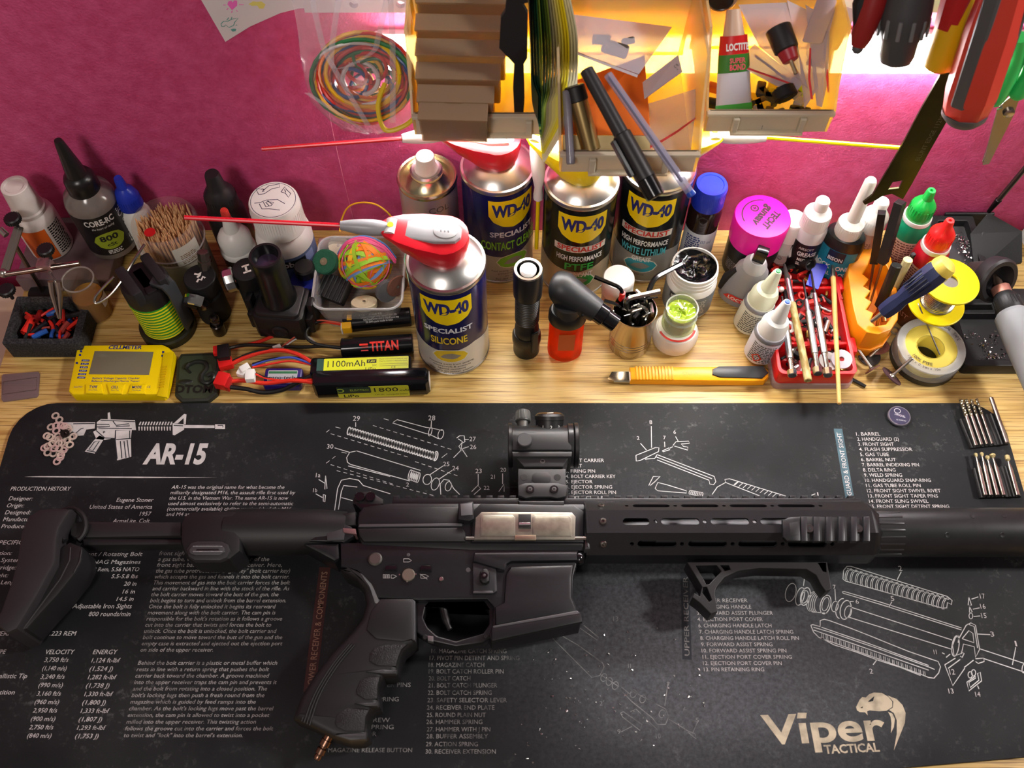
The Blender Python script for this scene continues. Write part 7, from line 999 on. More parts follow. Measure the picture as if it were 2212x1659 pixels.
for i in range(120):
    x = X0 + rd.uniform(0.9, W_ - 0.9); y = Y0 + rd.uniform(0.8, D_ - 0.8); c_ = rd.choice((0, 0, 0, 1, 1, 2, 2, 3, 4, 5)); kind = rd.choice(('tube', 'tube', 'tube', 'block', 'ring')); a = rd.uniform(0, PI); L = rd.uniform(0.6, 1.5); r_ = rd.uniform(0.12, 0.28); m = M()
    if kind == 'tube': m.open_lathe([(r_ * 0.7, -L / 2), (r_, -L / 2), (r_, L / 2), (r_ * 0.7, L / 2), (r_ * 0.7, -L / 2)], 10); rot = (R(90), rd.uniform(-0.3, 0.3), a)
    elif kind == 'block': m.box(-L / 2, L / 2, -r_, r_, -r_, r_, 0.04); rot = (0, rd.uniform(-0.3, 0.3), a)
    else: r2 = r_ + 0.2; m.open_lathe([(r2 * 0.55, -0.06), (r2, -0.06), (r2, 0.06), (r2 * 0.55, 0.06), (r2 * 0.55, -0.06)], 18); rot = (rd.uniform(-0.5, 0.5), rd.uniform(-0.5, 0.5), 0)
    nm = {'tube': 'tube_piece', 'block': 'plastic_bit', 'ring': 'small_ring'}[kind]
    single(nm, m, mt(SM[c_][0], SM[c_][2], 0.8 if c_ > 3 else 0), SM[c_][1] + ' ' + nm.replace('_', ' ') + ' among the clutter in the red parts box', 'small part', 'small parts in the red box', (x, y, 1.35 + rd.uniform(0.0, 0.75)), rot)
def washer(lb, px_, py_, h, ro, ri, col, rot=(0, 0, 0), gap=0.0, th=0.14, metal=0, cat='washer', nm='washer', grp=None):
    m = M(); a0_, a1_ = gap, 2 * PI - gap; n = 26; vs = []
    for i in range(n + 1):
        a = a0_ + (a1_ - a0_) * i / n
        for r_, z in ((ri, -th / 2), (ro, -th / 2), (ro, th / 2), (ri, th / 2)): vs.append((r_ * math.cos(a), r_ * math.sin(a), z))
    fs = [(4 * i + j, 4 * i + 4 + j, 4 * i + 4 + (j + 1) % 4, 4 * i + (j + 1) % 4) for i in range(n) for j in range(4)]
    if gap: fs += [(0, 1, 2, 3), (4 * n + 3, 4 * n + 2, 4 * n + 1, 4 * n)]
    m.add(vs, fs); return single(nm, m, mt(col, 0.45, metal), lb, cat, grp, at(px_, py_, h), rot)
washer('white split ring at the back of the red parts box', 1772, 557, 2.9, 0.75, 0.38, 'c8c6c4', (R(25), 0, R(60)), 0.35); washer('grey flat washer in the back corner of the red box', 1683, 558, 2.6, 0.72, 0.22, 'a8908c', (R(5), R(5), 0)); washer('silver ring beside the grey washer in the red box', 1717, 552, 2.7, 0.6, 0.36, 'c8c4bc', (R(8), 0, 0), 0, 0.5, 0.8, 'ring', 'metal_ring'); washer('large clear plastic washer at the front of the red box', 1818, 776, 2.5, 0.95, 0.24, 'b4acb4', (R(8), R(-6), 0)); washer('white plastic washer half under the screwdrivers in the red box', 1790, 780, 2.2, 0.95, 0.2, 'b8b4b0', (R(5), R(8), 0)); washer('white ring peeking out left of the dark brush', 1704, 706, 2.7, 0.62, 0.34, 'e0dedc', (R(10), R(20), 0), 0, 0.16)
m = M(); m.prism([(at(x, y, 2.7) - at(1765, 595, 2.7))[:2] for x, y in ((1757, 571), (1788, 575), (1768, 623), (1742, 612))], -0.06, 0.06); single('plastic_shard', m, mt('1a24b8', 0.35), 'bright blue plastic shard in the back of the red box', 'shard', None, at(1765, 595, 2.75), (R(8), R(-5), 0), 0)
single('rubber_clip', M().open_lathe([(0.45, -0.8), (0.6, -0.8), (0.6, 0.8), (0.45, 0.8), (0.45, -0.8)], 20), mt('1e1f20', 0.5), 'fat black rubber clip in the back of the red box', 'clip', None, at(1740, 566, 2.9), (R(60), R(10), R(20)))
single('white_bead', M().ball((0, 0, 0), 0.28, 14), WHT, 'small white bead at the left side of the red box', 'bead', None, at(1688, 625, 2.6)); t = thing('brass_insert', 'ridged brass insert in the back corner of the red box', 'insert', at(1804, 562, 2.5)); m = M(); m.lathe([(0.4, -0.5), (0.5, -0.45), (0.5, -0.3), (0.38, -0.25), (0.5, -0.2), (0.5, -0.05), (0.38, 0.0), (0.5, 0.05), (0.5, 0.2), (0.38, 0.25), (0.5, 0.3), (0.5, 0.5), (0.25, 0.5), (0.22, 0.2), (1e-4, 0.2)], 16); part(t, 'insert_body', m, mt('b89848', 0.25, 0.9))
m = M(); m.tube([(0.16 * math.cos(k * 0.7), 0.16 * math.sin(k * 0.7), -0.8 + k * 0.017) for k in range(95)], 0.035, 5); single('coil_spring', m, mt('8a3a34', 0.3, 0.8), 'small coil spring at the right side of the red box', 'spring', None, at(1814, 635, 2.4), (R(80), R(15), 0))
def rod_thing(nm, lb, cat, a, b, parts_, rest=None):   # parts_: (name, from, to, r0, r1, n, mat) in shares of the length
    a, b = at(*a), at(*b); t = thing(nm, lb, cat, a, rot=axis_rot(a, b)); L = (b - a).length
    for pn, u0, u1, r0, r1, n, mat in parts_: m = M(); e = min(0.06, r0 * 0.3); m.lathe([(max(r0 - e, 0.01), u0 * L), (r0, u0 * L + e), (r1, u1 * L - e), (max(r1 - e, 0.01), u1 * L)], n); part(t, pn, m, mat, 30)
    return t
KN = mt('c0bebc', 0.3, 1.0, var=0.5, vs=6, col2='8a8886', stretch=(3, 3, 0.4))
for lb, a, b in (('left one of three chrome precision screwdrivers on the red box', (1689, 640, 3.0), (1712, 812, 3.0)), ('middle one of three chrome precision screwdrivers on the red box', (1735, 604, 3.1), (1767, 808, 3.05)), ('right one of three chrome precision screwdrivers on the red box', (1752, 586, 3.2), (1789, 812, 3.1))):
    rod_thing('precision_screwdriver', lb, 'screwdriver', a, b, [('shaft', 0, 0.24, 0.1, 0.13, 10, mt('3c3a3a', 0.3, 0.9)), ('collar', 0.22, 0.36, 0.2, 0.22, 14, mt('b0a4a8', 0.25, 0.9)), ('handle', 0.355, 0.8, 0.3, 0.32, 12, KN), ('neck', 0.795, 0.94, 0.24, 0.22, 14, CHROME), ('spin_cap', 0.935, 1.0, 0.46, 0.44, 8, CHROME)])
rod_thing('paint_brush', 'paint brush with speckled dark handle lying on the red box', 'brush', (1694, 570, 3.0), (1746, 823, 3.0), [('bristles', 0, 0.15, 0.12, 0.3, 12, mt('3a3230', 0.8)), ('ferrule', 0.14, 0.36, 0.3, 0.26, 16, mt('b8a4a8', 0.25, 0.9)), ('handle', 0.35, 1.0, 0.33, 0.36, 14, mt('8c7438', 0.5, var=0.9, vs=3, col2='c8b880', stretch=(1, 1, 0.3)))])
b2 = rod_thing('paint_brush', 'slim paint brush with plain pale wooden handle crossing the red box', 'brush', (1797, 541, 3.3), (1813, 873, 2.9), [('bristles', 0, 0.04, 0.03, 0.1, 8, mt('3a3230', 0.8)), ('ferrule', 0.035, 0.19, 0.15, 0.24, 16, STEEL), ('handle', 0.185, 1.0, 0.25, 0.19, 14, mt('d0a860', 0.45, var=0.4, vs=2, col2='b8904a', stretch=(1, 1, 0.2)))])
single('tube_offcut', M().open_lathe([(0.1, -0.8), (0.17, -0.8), (0.17, 0.8), (0.1, 0.8), (0.1, -0.8)], 12), BLK, 'black tube offcut lying in front of the red box', 'offcut', None, at(1853, 826, 0.18), (R(90), 0, R(55)))
# ------------------------------------------------------------------ orange bit holder and the tools in it
OH = 4.0; ORG = mt('f0920c', 0.4, sss=0.1); hp = [(at(x, y, OH)) for x, y in ((1832, 595), (1836, 560), (1852, 540), (1878, 532), (1905, 536), (1924, 552), (1934, 590), (1942, 660), (1940, 690), (1924, 712), (1898, 722), (1872, 718), (1852, 700), (1842, 660))]; c = sum(hp, Vector()) / len(hp); t = thing('tool_holder', 'orange plastic tool holder with a notched slot', 'holder', (c.x, c.y, 0)); ol = [(p.x - c.x, p.y - c.y) for p in hp]
inn = []
for i, (x, y) in enumerate(((1880, 556), (1905, 556), (1918, 580), (1926, 640), (1928, 680), (1914, 700), (1892, 704), (1880, 692), (1888, 676), (1872, 668), (1884, 652), (1870, 643), (1882, 628), (1866, 618), (1878, 603), (1864, 592), (1874, 578))): p = at(x, y, OH) - c; inn.append((p.x, p.y))
part(t, 'holder_body', M().plate(ol, [inn], 0.0, OH, 0.1), ORG); part(t, 'holder_floor', M().prism(offset_poly(ol, 0.4), 0.02, 0.6), ORG); part(t, 'holder_flange', M().plate(offset_poly(ol, -0.15), [offset_poly(ol, 0.2)], 1.1, 1.5, 0.05), ORG)
hc = c.copy()
def tool(nm, lb, cat, a, b, parts_): return rod_thing(nm, lb, cat, a, b, parts_)
NF = mt('9a9a98', 0.3, 0.95)
tool('needle_file', 'tall needle file with black handle in the orange holder', 'file', (1880, 655, 0.7), (1945, 436, 11.5), [('blade', 0, 0.5, 0.1, 0.16, 8, NF), ('handle', 0.42, 1.0, 0.6, 0.58, 4, BLK)]); tool('needle_file', 'short needle file with black handle beside the tall one', 'file', (1876, 640, 0.7), (1905, 458, 10.2), [('blade', 0, 0.5, 0.1, 0.15, 8, NF), ('handle', 0.42, 1.0, 0.52, 0.5, 4, BLK)]); tool('hand_pick', 'pick with black octagonal handle leaning in the orange holder', 'pick', (1888, 690, 1.2), (1937, 572, 7.2), [('blade', 0, 0.35, 0.1, 0.16, 8, mt('a07868', 0.3, 0.9)), ('handle', 0.25, 1.0, 0.5, 0.52, 8, BLK)])
tool('wrapped_rod', 'rod wrapped in cream tape behind the navy handle', 'rod', (1912, 660, 1.0), (1962, 560, 7.4), [('rod', 0, 0.4, 0.15, 0.2, 10, mt('8a8a60', 0.5)), ('tape', 0.3, 1.0, 0.36, 0.45, 9, mt('d0c894', 0.6, bump=0.8, bs=6))]); tool('black_tube', 'thin black tube standing beside the wrapped rod', 'tube', (1922, 640, 1.0), (1974, 548, 7.6), [('tube_wall', 0, 1.0, 0.22, 0.24, 12, BLK)]); tool('brass_sleeve', 'short brass sleeve at the front of the orange holder', 'sleeve', (1908, 668, 3.2), (1914, 694, 2.6), [('sleeve_wall', 0, 1, 0.42, 0.42, 18, mt('b0905c', 0.25, 0.9)), ('bore', 0.9, 1.02, 0.26, 0.26, 14, mt('1a1612', 0.6))]); tool('copper_pin', 'thin copper pin in the front of the orange holder', 'pin', (1878, 690, 1.2), (1904, 666, 4.6), [('pin', 0, 1, 0.12, 0.12, 8, mt('b07858', 0.3, 0.9))])
a, b = at(1912, 672, 5.8), at(2042, 574, 11.2); t = thing('screwdriver', 'navy handled screwdriver with a yellow end cap in the orange holder', 'screwdriver', a, rot=axis_rot(a, b)); L = (b - a).length; NV = mt('1c2444', 0.42)
m = M(); m.lathe([(0.7, -0.2), (0.8, 0.1), (0.85, 1.2), (0.72, 1.9), (0.95, 3.0), (1.15, 4.4), (1.15, L - 0.8), (1.05, L - 0.5)], 8); part(t, 'handle', m, NV, 30); m = M(); m.lathe([(1.05, L - 0.55), (1.08, L - 0.3), (0.95, L + 0.25), (0.6, L + 0.5), (1e-4, L + 0.58)], 24); part(t, 'end_cap', m, mt('d8c050', 0.4)); part(t, 'shaft', M().lathe([(0.2, -1.6), (0.25, -0.1)], 10), STEEL)
for i in range(6): m = M(); m.T = Matrix.Rotation(R(60 + 18 * i), 4, 'Z'); m.box(1.02, 1.14, -0.07, 0.07, 3.0, 5.0, 0.03); part(t, 'grip_groove', m, mt('0c1024', 0.5))
m = M(); m.T = Matrix.Rotation(R(-35), 4, 'Z') @ Matrix.Translation((1.08, 0, L - 2.2)) @ Matrix.Rotation(R(90), 4, 'Y'); m.plate([(-0.7, -0.35), (0.75, 0), (-0.7, 0.45)], [[(-0.5, -0.15), (0.3, 0.02), (-0.5, 0.22)]], -0.05, 0.07); part(t, 'gold_mark', m, mt('d0a848', 0.4))
# ------------------------------------------------------------------ solder spool, sealing tape, brown jar
b = at(2052, 608, 7.6); a = b - Vector((0, 0, 3.4)); t = thing('solder_spool', 'bright yellow spool of solder wire standing on the brown jar', 'spool', a); L = 3.4; YS = mt('ecd400', 0.38)
for z in (0, L): part(t, 'flange', M().plate(circ(0, 0, 2.6, 44), [circ(0, 0, 0.75, 20)], z - 0.12, z + 0.12, 0.05), YS)
part(t, 'hub', M().open_lathe([(0.95, 0), (0.95, L)], 24), YS); m = M(); m.tube([(1.5 * math.cos(k * 2 * PI / 20), 1.5 * math.sin(k * 2 * PI / 20), 0.2 + (k / 20) * (L - 0.4) / 15) for k in range(20 * 15 + 1)], 0.1, 6); part(t, 'solder_winding', m, mt('b0aeaa', 0.25, 1.0)); part(t, 'winding_core', M().lathe([(1.45, 0.15), (1.45, L - 0.15)], 28), mt('908e8a', 0.35, 0.9))
single('solder_end', M().tube(smooth_path([at(1983, 655, 4.6), at(1990, 672, 4.4), at(2008, 715, 3.4), at(2030, 766, 2.2)], 6), 0.07, 6), mt('b0aeaa', 0.25, 1.0), 'loose end of solder wire dipping into the sealing tape', 'wire')
t, f = stand('sealing_tape', 'roll of yellow thread seal tape in a clear case', 'tape', (2013, 746), 2.3); YT = mt('eedb62', 0.4)
part(t, 'tape_ring', M().plate(circ(0, 0, 2.55, 40), [circ(0, 0, 1.25, 30)], 0.15, 2.0, 0.08), YT); part(t, 'case_top', M().plate(circ(0, 0, 3.15, 48), [circ(0, 0, 2.4, 40)], 2.05, 2.25, 0.05), clear('ffffff', 0.42, 0.1, 'e4e4e0')); part(t, 'case_wall', M().open_lathe([(3.15, 0.7), (3.2, 0.8), (3.2, 2.1), (3.1, 2.25)], 48), clear('ffffff', 0.3, 0.1, 'e4e4e0')); part(t, 'case_base', M().lathe([(3.1, 0), (3.2, 0.1), (3.2, 0.7), (3.05, 0.72), (1.3, 0.12), (1e-4, 0.12)], 48), mt('1c1b18', 0.4)); part(t, 'core_wall', M().open_lathe([(1.27, 0.1), (1.27, 2.1)], 32), mt('d8cc70', 0.4))
m = M()
def arc_text(m, s_, r_, a0_, a1_, z, hgt, inv=False):
    n = len(s_)
    for i, ch in enumerate(s_):
        if ch == ' ': continue
        a = a0_ + (a1_ - a0_) * (i + 0.5) / n; m.text(ch, r_ * math.cos(a), r_ * math.sin(a), z, hgt, None, a + PI / 2 if not inv else a - PI / 2, 'c')
arc_text(m, '100% PTFE', 2.15, f - 0.5, f + 0.55, 2.06, 0.36); arc_text(m, '12mm x 0.1mm x 10m', 2.75, f - 0.5, f + 0.75, 2.262, 0.3); arc_text(m, 'THREAD SEAL TAPE', 2.6, f + PI + 0.7, f + PI - 0.7, 2.262, 0.36, True); part(t, 'case_text', m, mt('3a3448', 0.5), 0)
bj = at(2052, 608, 7.6); t = thing('brown_jar', 'low brown jar under the yellow solder spool', 'jar', (bj.x - 0.75, bj.y + 1.2, 0)); f = face(bj.x, bj.y); part(t, 'body', M().lathe([(1.4, 0), (1.55, 0.15), (1.55, 3.3), (1.4, 3.7), (1e-4, 3.7)], 28), mt('5a3016', 0.25)); part(t, 'lid', M().lathe([(1.5, 3.5), (1.5, 4.0), (1.42, 4.06), (1e-4, 4.06)], 28), mt('7a3c18', 0.35)); m = M(); m.text_cyl('FAST', 1.56, f - 0.6, 1.4, 0.6, 1.6); part(t, 'label_text', m, mt('b8785c', 0.5), 0)
# cutting discs on mandrels
def cutter(lb, disc, hd, tip, ht, r_, col, th=0.12):
    a, b = at(*disc, hd), at(*tip, ht); t = thing('cutting_disc', lb, 'cutting disc', a, rot=axis_rot(a, b)); L = (b - a).length; part(t, 'disc', M().lathe([(r_ - 0.03, -th), (r_, -th + 0.03), (r_, 0), (1e-4, 0)], 32), mt(col, 0.75, bump=0.4, bs=10, var=0.3, vs=3)); part(t, 'screw_head', M().lathe([(0.35, -0.02), (0.33, 0.1), (0.2, 0.2), (0.2, 0.3)], 14), STEEL); part(t, 'mandrel', M().lathe([(0.15, 0.2), (0.15, L - 0.05), (0.1, L)], 12), STEEL); return t
cutter('rose rimmed cutting disc with its shank pointing up', (1891, 748), 0.3, (1897, 680), 3.5, 1.3, '8c5448'); cutter('dark plum cutting disc with shank leaning on the tape', (1927, 812), 0.75, (1972, 773), 2.6, 1.12, '4c3034'); cutter('small rusty cutting disc with shank pointing to the red box', (1884, 797), 0.55, (1852, 752), 1.2, 0.75, '6a4038'); washer('flat charcoal grinding disc lying on the desk by the red box', 1878, 770, 0.12, 1.05, 0.12, '3c3838', (0, 0, 0), 0, 0.12, 0, 'disc', 'grinding_disc'); rod_thing('loose_mandrel', 'loose steel shank lying across the rose disc', 'shank', (1878, 771, 0.75), (1908, 743, 0.85), [('shank', 0, 1, 0.16, 0.16, 12, STEEL)]); washer('oval steel washer lying on the desk behind the tape roll', 1933, 714, 0.06, 0.45, 0.28, 'a89c88', (0, 0, 0), 0, 0.08, 0.8)
# ------------------------------------------------------------------ soldering station
SB = mt('131314', 0.5, bump=0.15, bs=8); x0 = at(2068, 800, 0).x; y0 = at(2110, 808, 0).y; y1 = at(2120, 672, 1.2).y; x1 = x0 + 10.5
t = thing('soldering_station', 'black soldering stand with tip cleaning trays', 'soldering stand', (x0, y0, 0)); lo = Vector((x0, y0, 0)); Dp = y1 - y0
part(t, 'front_tray', M().plate(rrect(0, x1 - x0, 0, Dp, 0.5, 4), [rrect(0.7, x1 - x0 - 0.7, 0.7, Dp - 0.5, 0.4, 4)], 0, 1.5, 0.08), SB); part(t, 'tray_floor', M().box(0.3, x1 - x0 - 0.3, 0.3, Dp - 0.3, 0.02, 0.5), mt('1a1a1b', 0.6))
yb0 = Dp + 0.05; part(t, 'rear_block', M().box(-0.2, x1 - x0, yb0, yb0 + 2.0, 0, 2.2, 0.2), SB)
xs0 = (at(2030, 560, 3.0) - lo).x; ys0 = yb0 + 1.9; part(t, 'sponge_tray', M().plate(rrect(xs0, xs0 + 4.6, ys0, WY - y0 - 0.6, 0.3, 3), [rrect(xs0 + 0.9, xs0 + 3.9, ys0 + 0.8, WY - y0 - 1.3, 0.2, 3)], 0, 3.0, 0.08), SB); part(t, 'sponge_tray_floor', M().box(xs0 + 0.3, xs0 + 4.3, ys0 + 0.2, WY - y0 - 0.9, 0.02, 2.1), mt('3a3a3c', 0.5))
gA = [atY(2045, 470, 19.3) - lo, atY(2135, 459, 19.3) - lo]; m = M(); gx0 = gA[0].x; m.box(gx0, gx0 + 5.0, WY - y0 - 0.75, WY - y0 - 0.45, 0, gA[0].z, 0.08); part(t, 'back_guard', m, SB); q_ = [at(2135, 459, 5.0) - lo, at(2208, 500, 4.6) - lo, at(2208, 566, 2.6) - lo, at(2106, 590, 2.2) - lo, at(2096, 505, 3.6) - lo]; m = M(); m.add(q_ + [v - Vector((0, 0, 0.25)) for v in q_], [(0, 1, 2, 3, 4), (9, 8, 7, 6, 5)] + [(i, 5 + i, 5 + (i + 1) % 5, (i + 1) % 5) for i in range(5)]); part(t, 'side_guard', m, SB, 0)
rc = at(2150, 604, 6.0) - lo; tipd = at(2212, 740, 4.0) - at(2150, 604, 6.0); u = Vector((0.35, -0.8, 0.45)).normalized(); m = M(); m.sweep(rc - u * 1.0, rc + u * 0.6, [(1.5, 0), (2.05, 0.2), (2.2, 0.9), (2.2, 1.4), (2.0, 1.6), (1.6, 1.6), (1.5, 1.2), (1.3, 0.3)], 36); part(t, 'holder_ring', m, mt('242224', 0.45)); m = M(); m.sweep(rc - u * 3.2, rc - u * 0.9, [(0.5, 0), (0.7, 0.4), (1.5, 2.2)], 24); part(t, 'holder_funnel', m, mt('3a3230', 0.45)); m = M(); m.tube([rc + Vector((0.3, 1.0, -5.8)), rc - u * 1.2], 0.5, 12); part(t, 'holder_post', m, SB)
def crumbs(name, pl, h, n, spread, seed, mat, parent=None, sz=(0.05, 0.16), off=(0, 0)):
    rd = random.Random(seed); m = M()
    for i in range(n):
        px_, py_ = rd.choice(pl); c = at(px_ + rd.gauss(0, spread), py_ + rd.gauss(0, spread * 0.75), h) - Vector((off[0], off[1], 0)); s_ = rd.uniform(*sz); vs = [c + Vector((rd.uniform(-s_, s_), rd.uniform(-s_, s_), rd.uniform(-0.3 * s_, s_ * 0.9) + s_ * 0.3)) for _ in range(5)]; m.add(vs, [(0, 1, 2), (0, 2, 3), (0, 3, 1), (1, 4, 2), (2, 4, 3), (3, 4, 1)])
    o = link(name, m.mesh(name, mat, 0), parent); o['kind'] = 'stuff'; return o
SOL = mt('c8c6c4', 0.25, 1.0); o = crumbs('solder_crumbs', [(2125, 745), (2140, 765), (2155, 770), (2145, 735), (2097, 722), (2135, 775)], 0.55, 150, 9, 4, SOL); tag(o, 'solder crumbs scattered in the front tray of the stand', 'crumbs', None, 'stuff'); o = crumbs('solder_crumbs', [(2070, 515), (2085, 530), (2090, 550), (2098, 568), (2075, 540)], 2.2, 170, 7, 6, SOL); tag(o, 'solder crumbs heaped in the upper tray of the stand', 'crumbs', None, 'stuff')
a = at(2150, 598, 5.6); b = at(2222, 775, 4.6); b = Vector((b.x, b.y, 4.9)); t = thing('soldering_iron', 'grey soldering iron resting in the stand', 'soldering iron', a, rot=axis_rot(a, b)); L = (b - a).length; part(t, 'tip', M().lathe([(0.05, -0.9), (0.28, 0.2), (0.4, 0.5), (0.4, 1.3)], 14), mt('a08878', 0.3, 0.9)); part(t, 'copper_nut', M().lathe([(0.75, 1.1), (0.85, 1.2), (0.85, 1.9), (0.7, 2.0)], 14), mt('c08878', 0.35, 0.6)); m = M(); m.lathe([(0.8, 1.9), (0.95, 2.1), (1.2, 2.6), (1.25, 3.6), (1.1, 3.9)], 28); ribs(m, 1.22, 2.6, 3.5, 26, 0.1); part(t, 'collar', m, mt('1c1c1d', 0.5)); part(t, 'handle', M().lathe([(1.2, 3.8), (1.55, 4.2), (1.6, 7.0), (1.5, L + 5)], 32), mt('8c9092', 0.45))
m = M(); m.box(-2.2, 2.2, -1.5, 1.5, 0, 6.4, 0.4); single('grey_housing', m, mt('b0b2b4', 0.45), 'pale grey plastic housing behind the soldering stand', 'housing', None, (at(2262, 560, 0).x, 18.6, 0), (0, 0, R(10)))
# ------------------------------------------------------------------ small things on the mat
t = thing('coin_cell', 'round coin battery on the mat near the drill bits', 'battery', (at(1943, 898, MZ + 0.3).x, at(1943, 898, MZ + 0.3).y, MZ + 0.01)); part(t, 'can', M().lathe([(0.95, 0), (1.03, 0.05), (1.03, 0.24), (0.98, 0.3), (1e-4, 0.3)], 36), mt('9c9ca8', 0.3, 0.8)); part(t, 'face', M().lathe([(0.93, 0.29), (0.9, 0.315), (1e-4, 0.315)], 36), mt('5c5c78', 0.3, 0.7)); m = M(); m.text('TRONIC', 0.55, -0.05, 0.32, 0.22, 1.0, R(160), bold=0.01); m.ribbon([(-0.1 + 0.28 * math.cos(R(a)), 0.5 + 0.24 * math.sin(R(a))) for a in range(0, 361, 20)], 0.05, 0.32); m.text('CR2032 3V', 0.5, -0.5, 0.32, 0.14, 0.9, R(170)); part(t, 'face_text', m, mt('d0d0d8', 0.4), 0)
wz = [(530, 788), (567, 827), (487, 895), (536, 882), (582, 880), (612, 888), (645, 903), (538, 932), (655, 925), (448, 980), (476, 992), (552, 985), (682, 995), (528, 1022), (560, 1012), (600, 1012), (640, 1020), (425, 1095), (455, 1078), (500, 1052), (540, 1078), (560, 1052), (592, 1048), (668, 1065), (618, 1100), (606, 1120), (455, 1140), (512, 1150), (582, 1163), (575, 1188), (545, 1225), (520, 1100), (565, 1100), (700, 985)]; rd = random.Random(8); zz_ = {}
for i, (x, y) in enumerate(wz):
    near = sum(1 for (a, b) in wz[:i] if math.hypot(a - x, b - y) < 55); h = MZ + 0.05 + 0.085 * min(near, 3); where = 'topmost of the scatter' if i == 0 else 'lowest of the scatter' if i == 30 else None
    washer('pale washer ' + where + ' on the printed rifle' if where else 'pale washer in the scattered heap at the printed rifle', x / 4.424, 720 + y / 4.424, h, 0.36, 0.2, rd.choice(('ccbcae', 'bcaca0', 'd0c0b0', 'c8aca6')), (rd.uniform(-0.05, 0.05) * min(near, 1), rd.uniform(-0.05, 0.05) * min(near, 1), 0), 0, 0.07, 0.3, grp=None if where else 'washers scattered on the mat')
washer('black washer on top of the pale washers', 621 / 4.424, 720 + 958 / 4.424, MZ + 0.42, 0.4, 0.14, '1c1a16', (0.05, 0, 0), 0, 0.1, 0.4)
Z7 = lambda x, y: (1640 + x / 3.867, 840 + y / 3.867)
def strip(nm, lb, quad, n):
    P = [at(*Z7(*p), MZ + 0.4) for p in quad]; c = sum(P, Vector()) / 4; t = thing(nm, lb, 'holder', (c.x, c.y, MZ)); part(t, 'strip_base', M().prism([(p.x - c.x, p.y - c.y) for p in P], 0.01, 0.3, 0.05), BLKR)
    for i in range(n): u = (i + 0.5) / n; a = P[0].lerp(P[1], u) - c; b = P[3].lerp(P[2], u) - c; part(t, 'strip_rib', M().tube([(a.x, a.y, 0.3), (b.x, b.y, 0.3)], 0.11, 6), BLK)
strip('bit_holder', 'black ribbed holder under the twist drill bits', [(1672, 250), (1995, 195), (2090, 455), (1770, 490)], 9); strip('bit_holder', 'black ribbed holder under the round grinding burrs', [(1788, 660), (2120, 640), (2195, 895), (1850, 905)], 9)
for i, (a, b) in enumerate((((1683, 88), (1812, 474)), ((1725, 84), (1858, 468)), ((1770, 84), (1902, 462)), ((1814, 78), (1946, 460)))):
    a, b = at(*Z7(*a), MZ + 0.62), at(*Z7(*b), MZ + 0.62); L = (b - a).length; t = thing('drill_bit', ('first', 'second', 'third', 'fourth')[i] + ' twist drill bit from the left in the upper row', 'drill bit', a, rot=axis_rot(a, b), group='twist drill bits'); r_ = (0.17, 0.16, 0.13, 0.12)[i]; part(t, 'shank', M().lathe([(r_, L * 0.36), (r_, L)], 12), mt('bcb8ac', 0.25, 1.0))
    m = M(); l1 = [Vector((r_ * 0.55 * math.cos(k * 0.55), r_ * 0.55 * math.sin(k * 0.55), 0.08 + k * L * 0.36 / 40)) for k in range(41)]; m.tube(l1, r_ * 0.6, 6); m.tube([Vector((-v.x, -v.y, v.z)) for v in l1], r_ * 0.6, 6); m.lathe([(0.01, 0), (r_ * 0.9, 0.15), (r_ * 0.6, 0.2)], 8); part(t, 'twist_flute', m, mt('b0a890', 0.3, 1.0))
a, b = at(*Z7(1935, 72), MZ + 0.62), at(*Z7(2072, 456), MZ + 0.62); rod_thing('steel_pin', 'plain steel pin at the right of the upper bit row', 'pin', (*Z7(1935, 72), MZ + 0.62), (*Z7(2072, 456), MZ + 0.62), [('pin', 0, 1, 0.2, 0.2, 14, STEEL)])
for i, (a, b, hr_, hh) in enumerate((((1806, 536), (1890, 890), 0.16, 'small ball'), ((1856, 530), (1936, 890), 0.16, 'ball'), ((1902, 558), (1990, 890), 0.2, 'flat'), ((1945, 542), (2042, 890), 0.26, 'wide'), ((2066, 552), (2160, 890), 0.22, 'barrel'))):
    a, b = at(*Z7(*a), MZ + 0.62), at(*Z7(*b), MZ + 0.62); L = (b - a).length; t = thing('grinding_burr', 'grinding burr with a ' + hh + ' head in the lower row', 'burr', a, rot=axis_rot(a, b), group='grinding burrs'); part(t, 'head', M().lathe([(hr_ * 0.5, 0), (hr_, 0.1), (hr_, 0.22 + (0.25 if hh == 'barrel' else 0)), (hr_ * 0.5, 0.4 + (0.2 if hh == 'barrel' else 0))], 14), mt('b8a878', 0.5, 0.7, bump=0.5, bs=20)); part(t, 'shank', M().lathe([(0.08, 0.3), (0.1, L * 0.22), (0.19, L * 0.36), (0.19, L)], 12), mt('bcb8aa', 0.25, 1.0))
o = crumbs('metal_shavings', [(1240, 1480), (1330, 1500), (1290, 1545), (1420, 1420), (1200, 1420), (1380, 1560), (1450, 1500), (1300, 1400), (1180, 1600), (1230, 1540)], MZ + 0.02, 110, 42, 12, mt('b8b8b4', 0.3, 0.9), None, (0.04, 0.13)); tag(o, 'tiny metal shavings scattered over the mat below the magazine well', 'shavings', None, 'stuff')
